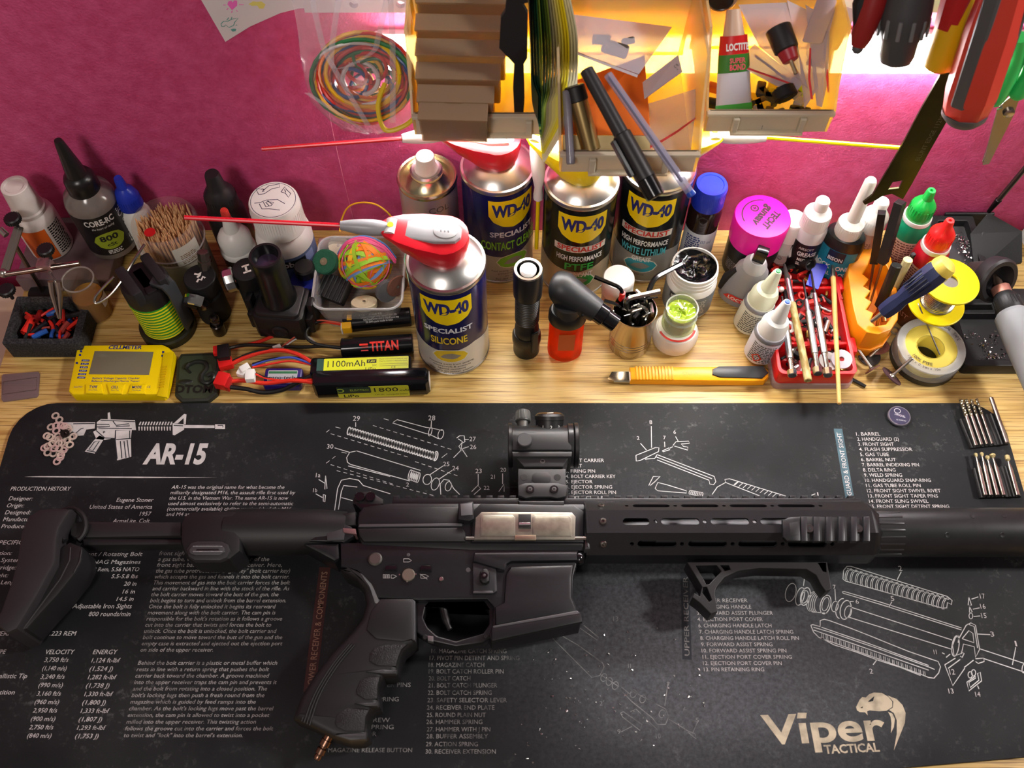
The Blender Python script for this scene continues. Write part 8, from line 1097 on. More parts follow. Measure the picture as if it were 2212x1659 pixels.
# ------------------------------------------------------------------ paper on the wall
py_ = WY - 0.06; pl = [(425, -20), (435, 0), (487, 90), (540, 57), (605, 28), (645, 18), (700, 14), (900, 10), (900, -30), (420, -30)]
P = [atY(x, y, py_) for x, y in pl]; c = P[2]; t = thing('drawing_paper', 'white sheet with childlike crayon drawings pinned on the wall', 'paper', (c.x, c.y, c.z)); m = M(); m.T = Matrix.Rotation(R(90), 4, 'X'); m.prism([(p.x - c.x, p.z - c.z) for p in P], 0.0, 0.03); part(t, 'sheet', m, mt('d4d0d2', 0.7), 0)
def wp(x, y): p = atY(x, y, py_); return (p.x - c.x, p.z - c.z)
Zt = lambda l: [wp(420 + x / 4.424, y / 4.424) for x, y in l]
def crayon(nm, ls, fill, mat): m = M(); m.T = Matrix.Rotation(R(90), 4, 'X'); [m.ribbon(Zt(l), 0.07, 0.035) for l in ls]; [m.poly(Zt(l), 0.034) for l in fill]; part(t, nm, m, mat, 0)
crayon('pink_heart', [[(275, 45), (300, 45)], [(425, 42), (470, 42)], [(310, 90), (325, 75)], [(355, 120), (362, 100)], [(400, 95), (412, 108)]], [[(360, 95), (315, 40), (325, 10), (355, 5), (365, 20), (380, 0), (410, 5), (410, 50)]], mt('e86cc0', 0.7)); crayon('yellow_bird', [[(520, 40), (560, 30)]], [[(520, 35), (560, 10), (600, 15), (640, 10), (680, 40), (660, 80), (620, 80), (600, 50), (550, 55)]], mt('d8d070', 0.7)); crayon('green_animal', [[(260, 250), (255, 225), (280, 200), (320, 200), (360, 180), (420, 170), (385, 210), (375, 240), (330, 260), (300, 235), (285, 250), (260, 250)], [(310, 190), (330, 165)], [(350, 180), (360, 160)], [(395, 240), (410, 235)]], [[(345, 280), (370, 270), (400, 272), (395, 295), (365, 300)]], mt('5c9c94', 0.7))
# ------------------------------------------------------------------ bins on the pegboard
BN = clear('fff4c8', 0.85, 0.35, 'd8cca4', 'f2c400', 0.42); BF_SHADED = clear('fff6e0', 0.93, 0.4, 'd6ccb6', 'e8dcb4', 0.2)  # same plastic; second copy has the front faces' shade put into its colour
def bin_(lb, x0, x1, yf, z0, hb=7.0, hf=2.1, yk=None):
    yk = yk or PY - 0.1; t = thing('storage_bin', lb, 'bin', ((x0 + x1) / 2, yf, z0), 0, 'open bins hung on the pegboard'); w = (x1 - x0) / 2; d = yk - yf; s = 0.35; th = 0.18
    part(t, 'bin_floor', M().box(-w, w, 0.0, d, 0, th), BN, 0); part(t, 'bin_back', M().box(-w - s, w + s, d - th, d, 0, hb), BN, 0)
    part(t, 'bin_front', M().box(-w, w, -0.02, th, 0, hf, 0.04), BF_SHADED, 0); part(t, 'front_rim', M().box(-w - 0.2, w + 0.2, -0.35, 0.2, hf - 0.3, hf, 0.05), BF_SHADED, 0)
    for sg in (-1, 1):
        m = M(); m.T = Matrix(((0, 0, sg, sg * (w - 0.02)), (1, 0, 0, 0), (0, 1, 0, 0), (0, 0, 0, 1))); m.prism([(0, 0), (d, 0), (d, hb), (d * 0.35, hb), (d * 0.12, hf + 1.2), (0, hf)], 0, th); m.v = [(x + sg * max(0, z) * s / hb, y, z) for x, y, z in m.v]; part(t, 'bin_side', m, BN, 0)
    for u in (-0.55, 0.55): part(t, 'label_clip', M().box(u * w - 0.25, u * w + 0.25, -0.5, -0.02, 0.3, 1.7, 0.08), BF_SHADED, 0)
    part(t, 'label_ledge', M().box(-0.6 * w, 0.6 * w, -0.5, -0.02, 0.02, 0.25, 0.03), BF_SHADED, 0); return t
def XY(px, py, Y): p = atY(px, py, Y); return p
bz = 24.6
xa, xb = XY(900, 285, 9.5).x, XY(1212, 285, 9.5).x; bin_('left yellow backlit bin holding clear cases and a booklet', xa, xb, 9.5, bz)
xc, xd = XY(1213, 370, 6.0).x, XY(1497, 370, 6.0).x; bin_('middle yellow backlit bin holding pens and zip bags', xc, xd, 6.0, 24.3)
xe, xf = XY(1524, 280, 9.5).x, XY(1783, 280, 9.5).x; bin_('right yellow backlit bin stuffed with zip bags', xe, xf, 9.5, bz + 0.3)
# clear cases stacked in the left bin
CS = clear('f0e8d8', 0.62, 0.25, 'a08c74', 'd8b060', 0.3)
for i, (w0, yy, zz_) in enumerate(((5.0, 8.9, bz + 2.2), (5.6, 10.3, bz + 2.6), (6.2, 11.9, bz + 3.3), (6.6, 13.5, bz + 4.1), (7.0, 15.1, bz + 5.0), (7.2, 16.9, bz + 6.0))):
    cx = XY(980 + i * 5, 150, 12).x; t = thing('clear_case', ('frontmost', 'second', 'third', 'fourth', 'fifth', 'rearmost')[i] + ' of the clear cases stepped up in the left bin', 'case', (cx, yy, zz_), 0, 'clear cases in the left bin', (R(12), 0, R(-2)))
    part(t, 'case_body', M().plate(rrect(-w0 / 2, w0 / 2, -0.7, 0.7, 0.15, 3), [rrect(-w0 / 2 + 0.12, w0 / 2 - 0.12, -0.58, 0.58, 0.1, 3)], -2.0, 0.7, 0.03), CS, 0); part(t, 'case_lid', M().box(-w0 / 2 - 0.05, w0 / 2 + 0.05, -0.75, 0.75, 0.7, 0.95, 0.05), CS, 0); part(t, 'lid_notch', M().prism([(-0.6, -0.78), (0.6, -0.78), (0, -0.35)], 0.9, 0.99), CS, 0); part(t, 'case_floor', M().box(-w0 / 2 + 0.1, w0 / 2 - 0.1, -0.6, 0.6, -2.0, -1.9), CS, 0)
# black tool in the left bin
o_ = XY(1118, 262, 10.3); t = thing('plastic_key', 'flat black plastic tool standing in the left bin', 'tool', o_, rot=(R(-14), 0, 0)); kp = lambda l: [((860 + x / 4.1475 - 1118) / 28.0, -(y / 4.1475 - 262) / 16.0) for x, y in l]
m = M(); m.T = Matrix.Rotation(R(90), 4, 'X'); m.prism(kp([(1040, 40), (1105, 40), (1105, 340), (1150, 380), (1150, 470), (1108, 475), (1150, 520), (1150, 740), (1120, 770), (1130, 950), (1115, 1110), (1045, 1080), (1030, 900), (1040, 770), (915, 690), (930, 540), (965, 510), (985, 410), (1045, 350)]), -0.25, 0.25, 0.05); part(t, 'blade', m, mt('0e0e10', 0.5), 0)
# booklet: green cover sheets and yellowed pages
t = thing('booklet', 'thick booklet with green cover bulging out of the left bin', 'booklet', (XY(1190, 200, 10).x, 9.0, bz + 1)); lo = Vector(t.location) / S
cols = ['163c2c', '1c4a34', '2c6a44', '9ab048', '2a4a24', '56702c', '88983c', 'a09a78', 'b8ae7c', 'd0c478', 'd8cc60', 'dcca30', 'e4d428', 'd8d0a0', 'd4cca4', 'dcd6b8']
for i in range(16):
    k = i / 15; m = M(); ctr = [(1140 + 62 * k, -40, 15.5), (1143 + 84 * k, 60, 13.0), (1146 + 96 * k, 150, 10.6), (1150 + 82 * k, 225 + 20 * k, 8.8), (1162 + 10 * k, 262 + 88 * k, 7.2)]; ps = smooth_path([XY(*q_) - lo for q_ in ctr], 5); vs = []
    for p in ps: vs += [p + Vector((0, 0.9, 1.6)), p + Vector((0, -0.0, 0.0))]
    n = len(vs); vs += [v + Vector((0.16, 0, 0)) for v in vs]; h_ = n // 2; fs = [(2 * j, 2 * j + 2, 2 * j + 3, 2 * j + 1) for j in range(h_ - 1)]; fs += [tuple(q_ + n for q_ in reversed(f_)) for f_ in fs] + [(2 * j + 1, 2 * j + 3, n + 2 * j + 3, n + 2 * j + 1) for j in range(h_ - 1)]; m.add(vs, fs); part(t, 'cover_sheet' if i < 3 else 'page', m, mt(cols[i], 0.45), 60)
# pens and bits in the middle bin
def rod(nm, lb, cat, a, b, parts_): 
    t = thing(nm, lb, cat, a, rot=axis_rot(a, b)); L = (Vector(b) - Vector(a)).length
    for pn, u0, u1, r0, r1, n, mat in parts_: m = M(); e = min(0.08, r0 * 0.3); m.lathe([(max(r0 - e, 0.01), u0 * L), (r0, u0 * L + e), (r1, u1 * L - e), (max(r1 - e, 0.01), u1 * L)], n); part(t, pn, m, mat)
    return t, L
t, L = rod('marker_pen', 'black marker pen leaning out over the middle bin', 'pen', XY(1266, 150, 9.5), XY(1417, 426, 2.0), [('barrel', 0, 0.55, 0.5, 0.55, 24, mt('2a2a2c', 0.35)), ('cap', 0.5, 0.86, 0.68, 0.72, 24, mt('1c1c1d', 0.4)), ('cap_end', 0.85, 1.0, 0.72, 0.7, 24, BLKG)]); m = M(); m.T = Matrix.Rotation(R(-80), 4, 'Z'); m.patch(0.56, L * 0.06, L * 0.34, 0, 0.55); part(t, 'barcode_label', m, mt('c8c4c4', 0.5)); m = M(); m.T = Matrix.Rotation(R(-80), 4, 'Z')
rd = random.Random(4)
for i in range(16): z = L * (0.08 + i * 0.015); m.patch(0.57, z, z + rd.choice((0.04, 0.07, 0.1)), -0.1, 0.3)
part(t, 'barcode', m, INK); m = M(); m.box(-1.05, -0.72, -0.22, 0.22, L * 0.52, L * 0.8, 0.06); part(t, 'pocket_clip', m, mt('1c1c1d', 0.4)); m = M(); m.T = Matrix.Translation((0, 0, L + 0.006)); m.text('S', -0.22, -0.25, 0, 0.5, bold=0.02); part(t, 'end_letter', m, WINK, 0)
t, L = rod('ballpoint_pen', 'clear ballpoint pen with blue ink leaning out of the middle bin', 'pen', XY(1312, 160, 9.8), XY(1496, 424, 2.6), [('barrel', 0, 0.97, 0.36, 0.36, 6, clear('e0e0ec', 0.35, 0.06, 'c8c8dc')), ('ink_tube', 0.02, 0.88, 0.14, 0.14, 10, mt('3a3468', 0.4)), ('end_plug', 0.94, 1.0, 0.3, 0.34, 14, mt('1848b0', 0.35))])
rod('brass_tube', 'brass coloured tube with black collar in the middle bin', 'tube', XY(1240, 185, 9.4), XY(1277, 325, 6.6), [('collar', 0, 0.24, 0.76, 0.78, 24, mt('101010', 0.5)), ('tube_wall', 0.22, 1.0, 0.72, 0.72, 28, mt('a89060', 0.28, 0.9)), ('bore', 0.98, 1.004, 0.6, 0.6, 24, mt('1c1610', 0.6))]); rod('clear_rod', 'grey clear tube standing at the left of the middle bin', 'tube', XY(1224, 195, 9.0), XY(1233, 355, 5.2), [('tube_wall', 0, 1.0, 0.32, 0.32, 12, clear('d0d0d8', 0.5, 0.1, '9a98a4'))])
def sheet(nm, lb, cat, pxs, mat, thick=0.05, extra=()):   # thin flat thing given by its corners (px, py, depth)
    Q = [XY(*q_) for q_ in pxs]; c = sum(Q, Vector()) / len(Q); t = thing(nm, lb, cat, c); nrm = (Q[1] - Q[0]).cross(Q[2] - Q[0]).normalized(); nrm = nrm if nrm.z > 0 else -nrm; m = M(); n = len(Q); m.add([q_ - c for q_ in Q] + [q_ - c - nrm * thick for q_ in Q], [tuple(range(n)), tuple(reversed(range(n, 2 * n)))] + [(i, n + i, n + (i + 1) % n, (i + 1) % n) for i in range(n)]); part(t, 'film' if 'bag' in nm else 'sheet', m, mat, 0)
    for pn, l, mt_ in extra: m = M(); m.add([XY(*q_) - c + nrm * 0.03 for q_ in l], [tuple(range(len(l)))]); part(t, pn, m, mt_, 0)
    return t, c, nrm
FILM = clear('f4f0f0', 0.3, 0.12, 'c8c4c8'); FILM2 = clear('f0ecf0', 0.62, 0.15, 'c0b8c0')
t, c, nm_ = sheet('paper_card', 'orange printed card lying in the middle bin', 'card', [(1232, 178, 13), (1392, 120, 15), (1402, 245, 9.3), (1404, 292, 7.2), (1216, 290, 7.4)], mt('d86a1c', 0.6))
m = M(); u = (XY(1400, 280, 7.6) - XY(1225, 280, 7.6)).normalized(); v = nm_.cross(u)
def on(m, s_, px, py, Y, h, wd): 
    vs, fs = textgeo(s_); x0 = min(q_[0] for q_ in vs); x1 = max(q_[0] for q_ in vs); o = XY(px, py, Y) - c; m.add([o + u * ((q_[0] - x0) * wd / (x1 - x0)) + v * (q_[1] * h / 0.73) + nm_ * 0.04 for q_ in vs], fs)
on(m, 'Hobby Xtreme Ltd PS', 1262, 262, 8.7, 0.4, 4.2); on(m, 'little shop of bits', 1262, 272, 8.2, 0.4, 4.2); on(m, 'www.mit.shop.com', 1262, 282, 7.8, 0.4, 4.2); part(t, 'print', m, mt('5a1c10', 0.6), 0)
sheet('paper_card', 'cream card strip along the front of the middle bin', 'card', [(1216, 292, 7.3), (1404, 294, 7.1), (1404, 335, 6.35), (1216, 338, 6.35)], mt('c8b480', 0.6)); t, c, nm_ = sheet('sticker', 'white sticker reading Trigger anti-backlash shims', 'sticker', [(1388, 178, 12.0), (1465, 118, 14.0), (1474, 155, 12.4), (1392, 214, 10.2)], mt('c4b8bc', 0.6), 0.03); m = M(); u = (XY(1388, 178, 12) - XY(1465, 118, 14)).normalized(); v = nm_.cross(u)
on(m, 'Trigger', 1450, 160, 12.4, 0.32, 1.6); on(m, 'anti-backlash shims', 1462, 148, 12.8, 0.26, 2.6); on(m, '0.3 mm / 11.8 mm', 1462, 138, 13.2, 0.26, 2.3); part(t, 'print', m, mt('2a2428', 0.6), 0)
sheet('zip_bag', 'small clear zip bag with grey parts in the middle bin', 'bag', [(1230, 30, 17.0), (1452, 58, 17.0), (1380, 160, 11.5), (1228, 105, 13.5)], FILM2, 0.04, [('zip_line', [(1240, 110, 13.4), (1378, 162, 11.5), (1376, 168, 11.3), (1238, 116, 13.2)], mt('b8b0b4', 0.4))]); sheet('zip_bag', 'large clear zip bag with red line at the front of the middle bin', 'bag', [(1318, 250, 9.6), (1508, 190, 11.2), (1492, 330, 6.6), (1330, 335, 6.5)], FILM, 0.04, [('red_zip_line', [(1390, 322, 6.9), (1430, 302, 7.5), (1465, 280, 8.2), (1514, 245, 9.5), (1514, 249, 9.3), (1466, 285, 8.0), (1431, 307, 7.3), (1391, 327, 6.7)], mt('c8403c', 0.5))])
for i, (px, py, Y, s_) in enumerate(((1330, 95, 14.4, 1.0), (1300, 75, 15.2, 0.7), (1358, 78, 15.2, 0.5))): m = M(); m.box(-s_, s_, -s_ * 0.5, s_ * 0.5, -0.25, 0.25, 0.1); p = XY(px, py, Y); single('bagged_part', m, mt('4a4038', 0.4), ('large', 'long', 'tiny')[i] + ' dark part inside the small zip bag', 'part', None, (p.x, p.y, p.z - 0.45), (R(40), 0, R(-25 + 20 * i)))
# right bin
t = thing('glue_tube', 'flat super glue tube with red and green print in the right bin', 'glue tube', XY(1585, 245, 10.6), rot=(R(-38), 0, R(8))); m = M(); 
def tb(z0, z1, w0, w1, d0, d1, mat, nm): 
    m = M(); n = 20; vs = []
    for z, w, d in ((z0, w0, d0), (z1, w1, d1)): vs += [(w * math.cos(2 * PI * i / n), d * math.sin(2 * PI * i / n), z) for i in range(n)]
    m.add(vs, [(i, (i + 1) % n, n + (i + 1) % n, n + i) for i in range(n)] + [tuple(reversed(range(n))), tuple(range(n, 2 * n))]); part(t, nm, m, mat)
tb(0, 0.7, 1.45, 1.42, 0.12, 0.16, mt('3c9c3c', 0.4), 'crimp'); tb(0.7, 3.0, 1.38, 1.25, 0.18, 0.55, mt('c8c4cc', 0.25), 'tube_body'); tb(3.0, 4.3, 1.25, 1.15, 0.55, 0.8, mt('3a7c2c', 0.4), 'green_band'); tb(4.3, 5.6, 1.15, 1.0, 0.8, 0.9, mt('c81c1c', 0.35), 'red_band'); tb(5.6, 7.4, 0.8, 0.5, 0.7, 0.45, mt('c8a890', 0.4), 'cap')
m = M(); m.T = Matrix.Translation((0, -0.9, 0)) @ Matrix.Rotation(R(90), 4, 'X'); m.text('LOCTITE', -0.85, 4.6, 0.02, 0.5, 1.7, bold=0.03); part(t, 'brand_text', m, WINK, 0); m = M(); m.T = Matrix.Translation((0, -0.78, 0)) @ Matrix.Rotation(R(90), 4, 'X'); m.text('SUPER', -0.55, 3.7, 0, 0.36, 1.2, bold=0.03); m.text('BOND', -0.55, 3.2, 0, 0.42, 1.2, bold=0.03); part(t, 'name_text', m, mt('d85060', 0.45), 0)
for lb, l, z_ in (('front zip bag with a red line in the right bin', [(1606, 120, 13.5), (1630, 95, 14.5), (1735, 180, 11.5), (1715, 205, 10.6), (1612, 150, 12.3)], [(1608, 143, 12.6), (1715, 182, 11.3), (1715, 186, 11.1), (1608, 148, 12.4)]), ('second zip bag with a red line in the right bin', [(1595, 10, 17.5), (1700, 5, 17.5), (1745, 190, 11.4), (1640, 100, 14.2)], [(1632, 118, 13.7), (1712, 178, 11.7), (1710, 184, 11.5), (1630, 123, 13.5)]), ('upright zip bag at the right of the right bin', [(1700, 0, 17.6), (1752, 25, 17.2), (1768, 190, 12.0), (1738, 234, 10.6), (1726, 120, 13.8)], [(1748, 104, 14.4), (1752, 104, 14.4), (1750, 170, 12.3), (1756, 215, 11.2), (1751, 215, 11.2), (1745, 170, 12.3)]), ('crumpled zip bag against the right bin wall', [(1740, 10, 17.4), (1790, 40, 16.4), (1806, 95, 15.0), (1776, 232, 10.6), (1764, 228, 10.8)], [(1768, 30, 16.9), (1774, 32, 16.9), (1794, 200, 11.6), (1788, 200, 11.6)])): sheet('zip_bag', lb, 'bag', l, FILM2, 0.04, [('red_zip_line', z_, mt('c83c44', 0.5))])
rod('screwdriver', 'short red and black screwdriver handle in the right bin', 'screwdriver', XY(1680, 60, 14.2), XY(1712, 140, 11.8), [('grip', 0, 0.62, 0.95, 0.9, 20, mt('1c1c1e', 0.5)), ('red_nose', 0.6, 0.9, 0.72, 0.6, 20, mt('a01c2c', 0.4)), ('shaft', 0.88, 1.25, 0.16, 0.16, 10, mt('a8987c', 0.3, 0.8))]); rod('bottle_cap', 'round black cap lying in the right bin', 'cap', XY(1690, 190, 11.4), XY(1700, 215, 10.6), [('cap_side', 0, 0.9, 0.85, 0.9, 24, BLKR), ('cap_face', 0.88, 1.0, 0.65, 0.65, 24, mt('08080a', 0.6))]); rod('round_tin', 'round steel tin at the top of the right bin', 'tin', XY(1558, -25, 16.8), XY(1558, 0, 15.6), [('tin_side', 0, 1, 1.1, 1.15, 28, STEEL), ('tin_face', 0.98, 1.03, 0.9, 0.9, 24, mt('16181c', 0.3))])
rd = random.Random(17)
for i in range(30):
    px, py = rd.uniform(1550, 1740), rd.uniform(150, 258); Y = 9.9 + (262 - py) / 25; col = rd.choice(('d8b018', '141416', '141416', '1c1c1e', 'c8641c', '8c8a88', 'a8c820', '1c1c1e', '242426')); m = M(); m.box(-rd.uniform(0.4, 1.0), rd.uniform(0.4, 1.0), -0.35, 0.35, -0.3, 0.3, 0.1); p = XY(px, py, Y); single('loose_part', m, mt(col, 0.4), {'d': 'yellow', '1': 'black', 'c': 'rusty orange', '8': 'grey', 'a': 'lime green', '2': 'charcoal'}[col[0]] + ' loose part on the floor of the right bin', 'small part', 'loose parts in the right bin', (min(max(p.x, xe + 0.9), xf - 0.9), min(max(Y, 10.3), 17), bz + 0.75), (0, 0, rd.uniform(0, 3)))
for i, (px, py) in enumerate(((1828, 30), (1800, 70), (1790, 15))): m = M(); m.T = Matrix.Rotation(R(90), 4, 'X'); m.prism(rrect(-0.9, 0.9, -1.6, 1.6, 0.2, 3), 0, 0.06); single('label_card', m, mt('b0a4ac', 0.6), ('dark framed', 'tilted', 'upper')[i] + ' pale label card standing in the right bin', 'card', None, XY(px - 20, py + 30, 15.8 - i * 0.5), (R(-20), R(18), R(8 * i)))
# ------------------------------------------------------------------ bag of wires
bc = XY(785, 165, 14.2); t = thing('wire_bag', 'clear plastic bag bulging with coloured wire hung left of the bins', 'bag', bc); FB = clear('fbf7f8', 0.13, 0.06, 'e0dade'); vd = (Vector((0, CY, CZ)) - bc).normalized(); rt = Vector((1, 0, 0)); upv = vd.cross(rt).normalized(); upv = upv if upv.z > 0 else -upv
m = M(); rd = random.Random(6); n = 26; prof = [(-4.3, 0.4, 0.25), (-4.0, 2.2, 0.8), (-3.2, 3.5, 1.4), (-1.8, 4.3, 1.8), (0, 4.6, 1.9), (1.6, 4.5, 1.6), (3.0, 4.3, 1.1), (4.6, 4.4, 0.8), (7.0, 4.6, 0.5)]; vs = []
for k_, (y, a, b) in enumerate(prof):
    for i in range(n): th = 2 * PI * i / n; w = 1 + rd.uniform(-0.05, 0.05); vs.append(rt * (a * w * math.cos(th) - y * 0.12) + upv * (y + rd.uniform(-0.15, 0.15)) + vd * (b * w * math.sin(th)))
m.add(vs, [(j * n + i, j * n + (i + 1) % n, (j + 1) * n + (i + 1) % n, (j + 1) * n + i) for j in range(len(prof) - 1) for i in range(n)]); part(t, 'film', m, FB, 40)
for l in ([(-3.8, 7, 0.8), (-3.0, 2.5, 1.7), (-2.2, 0.6, 2.0), (0.2, -3.6, 1.9)], [(-1.2, 7, 0.9), (-2.0, 3.5, 1.7), (-2.2, 0.6, 2.0), (0.6, 1.6, 2.1), (1.3, 3.0, 1.7), (2.4, 7, 0.9)], [(2.2, 7, 0.9), (2.3, 3, 1.6), (2.1, -3.4, 1.6)], [(-4.4, -1.2, 1.0), (-3.3, -1.9, 1.6), (-1.6, -3.0, 1.7), (-0.2, -4.0, 1.2)]):
    m = M(); ps = smooth_path([rt * x + upv * y + vd * z for x, y, z in l], 5); vs = []
    for p in ps: vs += [p - rt * 0.22, p + rt * 0.22 + vd * 0.05]
    m.add(vs, [(2 * j, 2 * j + 2, 2 * j + 3, 2 * j + 1) for j in range(len(ps) - 1)]); part(t, 'film_fold', m, clear('f4f0f2', 0.3, 0.08, 'd8d2d6'), 60)
WC = [('e8c020', 'yellow'), ('d03024', 'red'), ('2c7a44', 'green'), ('2c5088', 'blue'), ('e0a818', 'amber'), ('d8d4d0', 'white'), ('e0701c', 'orange'), ('c83a2c', 'red')]
wb = thing('wire_bundle', 'tangled bundle of coloured hook up wire inside the clear bag', 'wire', bc)
for i in range(44):
    r_ = rd.uniform(2.3, 3.9) if i < 32 else rd.uniform(1.0, 2.0); m = M(); ph = rd.uniform(0, 6); cx, cy = rd.uniform(-0.9, 0.9) * (4.2 - r_) / 1.5, (rd.uniform(-0.9, 0.8) * (4.2 - r_) / 1.5 - 0.2); turns = 26; dz = rd.uniform(-1.0, 1.0); e = rd.uniform(0.7, 1.0)
    m.tube([rt * (cx + r_ * math.cos(k * 2 * PI / turns)) + upv * (cy + r_ * e * 0.92 * math.sin(k * 2 * PI / turns)) + vd * (dz + 0.55 * math.sin(k * 2 * PI / turns * (1 + i % 2) + ph)) for k in range(turns + 1)], rd.choice((0.13, 0.16, 0.19)), 7, False)
    part(wb, 'wire_loop', m, mt(WC[i % 8][0], 0.35))
part(wb, 'wire_loop', M().tube(smooth_path([rt * 1.6 + upv * -0.5 + vd * 1.9, rt * 1.0 + upv * -2.2 + vd * 2.2, rt * 1.5 + upv * -3.9 + vd * 2.0, rt * 3.0 + upv * -3.6 + vd * 2.0, rt * 4.2 + upv * -2.6 + vd * 1.8], 6), 0.19, 8), mt('e0c428', 0.35))
# ------------------------------------------------------------------ tools hanging at the right
def handle(nm, lb, cat, a, b, prof, mat, extra=(), n=24, flat=1.0):
    t = thing(nm, lb, cat, a, rot=axis_rot(a, b)); L = (Vector(b) - Vector(a)).length; m = M(); m.T = Matrix.Diagonal((1, flat, 1, 1)); m.lathe([(r_, u * L) for r_, u in prof], n); part(t, 'handle', m, mat, 40); return t, L
GR = mt('4a4c4e', 0.5)
t, L = handle('pliers', 'red and black plier handle hanging next to the right bin', 'pliers', XY(1915, -80, 14), XY(1852, 106, 11.5), [(0.9, 0), (0.95, 0.5), (0.75, 0.85), (0.5, 0.97), (1e-4, 1.0)], mt('8c1c1c', 0.4)); m = M(); m.tube([(-0.6, 0, 0.05 * L), (-0.75, 0.1, 0.5 * L), (-0.4, 0.1, 0.8 * L)], [0.55, 0.6, 0.3], 10); part(t, 'black_grip', m, BLKR); m = M(); m.ball((0, 0, L * 0.99), 0.42, 12); part(t, 'grey_end', m, GR)
t, L = handle('screwdriver', 'dark grey screwdriver handle hanging in front of the strip light', 'screwdriver', XY(1985, -110, 14), XY(1932, 142, 11), [(1.5, 0), (1.75, 0.5), (1.75, 0.62), (1.3, 0.78), (1.25, 0.9), (1.05, 0.97), (0.5, 1.0), (1e-4, 1.0)], mt('3c3e40', 0.5)); 
for i in range(12): a = R(i * 30); m = M(); m.T = Matrix.Rotation(a, 4, 'Z'); m.box(1.6, 1.8, -0.14, 0.14, L * 0.55, L * 0.72, 0.06); part(t, 'grip_groove', m, mt('6a6e70', 0.4))
t, L = handle('screwdriver', 'yellow screwdriver handle with red print hanging over the strip light', 'screwdriver', XY(2110, -90, 13.5), XY(2022, 152, 11), [(1.05, 0), (1.15, 0.3), (1.15, 0.9), (1.05, 0.97), (0.7, 1.0), (1e-4, 1.0)], mt('d0a410', 0.35), n=10); m = M(); m.T = Matrix.Rotation(R(-100), 4, 'Z'); m.text_cyl('C.K', 1.18, 0, L * 0.5, 0.7, 1.5, rot=R(90), bold=0.03); m.wrap([(-0.9, L * 0.75), (0, L * 0.82), (0.9, L * 0.75), (0.9, L * 0.71), (0, L * 0.77), (-0.9, L * 0.71)], 1.18, 0); part(t, 'red_print', m, mt('b01c18', 0.4)); m = M(); m.lathe([(1.18, L * 0.0), (1.2, L * 0.3), (1.0, L * 0.6)], 10, (-0.25, 0.1)); part(t, 'red_insert', m, mt('a81c1c', 0.4))
t, L = handle('screwdriver', 'large red and grey handle with a hanging hole', 'screwdriver', XY(2190, -80, 10.5), XY(2078, 262, 8.0), [(1.4, 0), (1.75, 0.4), (1.8, 0.8), (1.55, 0.95), (1.0, 1.0), (1e-4, 1.0)], mt('c23a2c', 0.42), n=8); 
for a in (-60, 60, 180): m = M(); m.T = Matrix.Rotation(R(a - 30), 4, 'Z'); m.box(1.35, 1.75, -0.55, 0.55, L * 0.1, L * 0.85, 0.15); part(t, 'grey_insert', m, GR)
m = M(); m.lathe([(1.6, L * 0.93), (1.56, L * 0.96), (1.1, L * 1.005), (1e-4, L * 1.01)], 24); part(t, 'grey_end', m, GR); m = M(); m.lathe([(0.5, L * 1.0), (0.5, L * 1.018), (1e-4, L * 1.018)], 20, (0.35, 0.1)); part(t, 'hanging_hole', m, mt('0c0c0e', 0.6))
handle('pliers', 'thin red handle hanging behind the yellow screwdriver', 'pliers', XY(2165, -60, 16.5), XY(2100, 60, 15.5), [(0.7, 0), (0.8, 0.6), (0.5, 0.97), (1e-4, 1.0)], mt('a82020', 0.4))
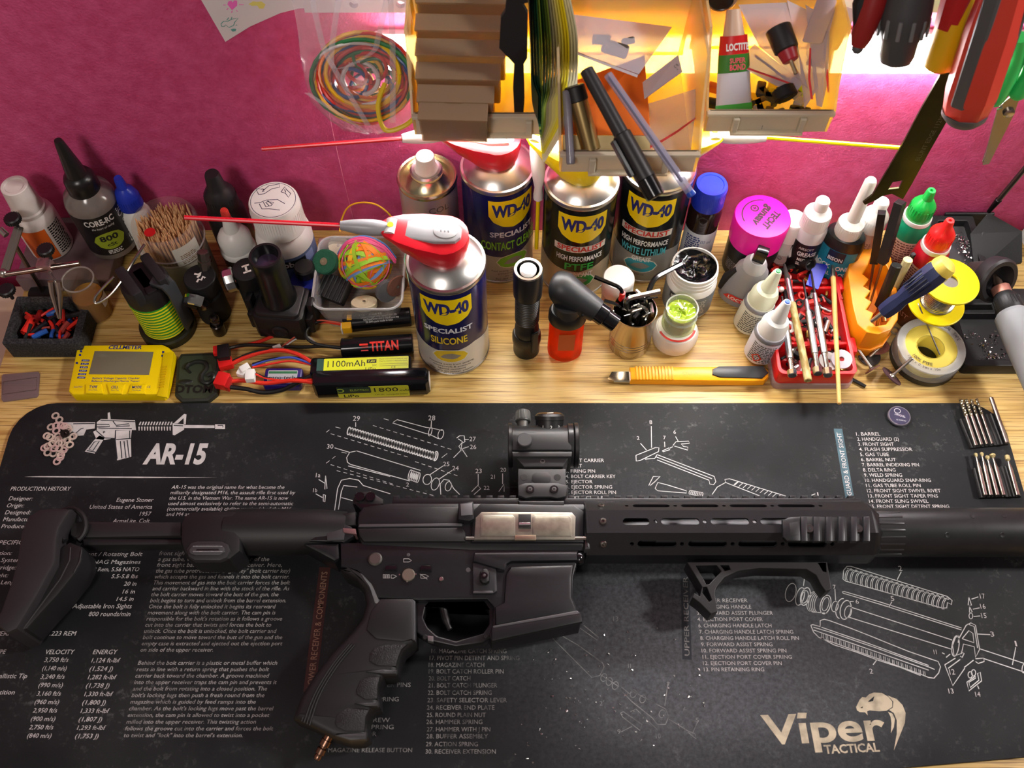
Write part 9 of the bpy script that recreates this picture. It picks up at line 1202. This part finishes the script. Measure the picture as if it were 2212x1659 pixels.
# long dark blade
by = 13.2; bp = [(2068, 60), (2105, 60), (2078, 195), (2044, 262), (2004, 332), (1970, 395), (1950, 429), (1940, 424), (1926, 417), (1905, 422), (1893, 430), (1868, 441), (1864, 436), (1884, 420), (1905, 385), (1926, 350), (1953, 303), (1990, 232), (2028, 165)]; o_ = XY(1950, 429, by); t = thing('saw_blade', 'long dark steel scraper blade hanging against the wall', 'blade', o_); f2 = lambda l: [(XY(x, y, by).x - o_.x, XY(x, y, by).z - o_.z) for x, y in l]; m = M(); m.T = Matrix.Rotation(R(90), 4, 'X'); m.plate(f2(bp), [f2([(1918, 408), (1928, 392), (1950, 388), (1942, 405)])], -0.1, 0.1, 0.02); part(t, 'blade', m, mt('2c2a14', 0.32, 0.8, var=0.5, vs=0.3, col2='121214'), 0)
m = M(); m.T = Matrix.Rotation(R(90), 4, 'X'); p0 = f2([(1985, 345)])[0]; p1 = f2([(2045, 240)])[0]; m.text('BLUNT EDGE 112MM', p0[0], p0[1], 0.106, 0.4, math.hypot(p1[0] - p0[0], p1[1] - p0[1]), math.atan2(p1[1] - p0[1], p1[0] - p0[0])); part(t, 'etched_text', m, mt('4a4836', 0.5), 0)
# scissors
sy = 12.5; o_ = XY(2160, 230, sy); t = thing('scissors', 'green handled scissors hanging at the right edge', 'scissors', o_); f3 = lambda l: [(XY(x, y, sy).x - o_.x, XY(x, y, sy).z - o_.z) for x, y in l]
for nm, l, dz in (('blade', [(2158, 228), (2185, 205), (2200, 215), (2190, 245), (2136, 352), (2124, 354), (2121, 348), (2140, 290)], 0.0), ('blade', [(2152, 232), (2165, 228), (2130, 350), (2121, 352)], 0.15)): m = M(); m.T = Matrix.Rotation(R(90), 4, 'X'); m.prism(f3(l), dz, dz + 0.12, 0.02); part(t, nm, m, mt('8a847c', 0.25, 0.95), 0)
m = M(); m.T = Matrix.Rotation(R(90), 4, 'X'); m.lathe([(0.42, 0), (0.42, 0.3), (0.3, 0.38), (1e-4, 0.38)], 18, f3([(2178, 240)])[0]); part(t, 'pivot', m, STEEL)
for l in ([(2148, 222), (2168, 180), (2195, 130), (2205, 80)], [(2190, 208), (2205, 190), (2225, 150), (2235, 100)]): m = M(); m.tube(smooth_path([(x, 0, z) for x, z in f3(l)], 4), [0.5, 0.6, 0.7, 0.75, 0.75, 0.75, 0.7, 0.65, 0.6, 0.6, 0.6, 0.6, 0.6], 12); part(t, 'handle', m, mt('2cc060', 0.4))
a, b = XY(2230, 345, 17.5), XY(2135, 458, 18.2); rod('long_shaft', 'thin dark screwdriver shaft hanging above the soldering stand', 'screwdriver', a, b, [('shaft', 0, 0.75, 0.26, 0.26, 12, mt('5a5456', 0.3, 0.9)), ('tip', 0.74, 1.0, 0.32, 0.2, 12, mt('2a2628', 0.35, 0.9))])
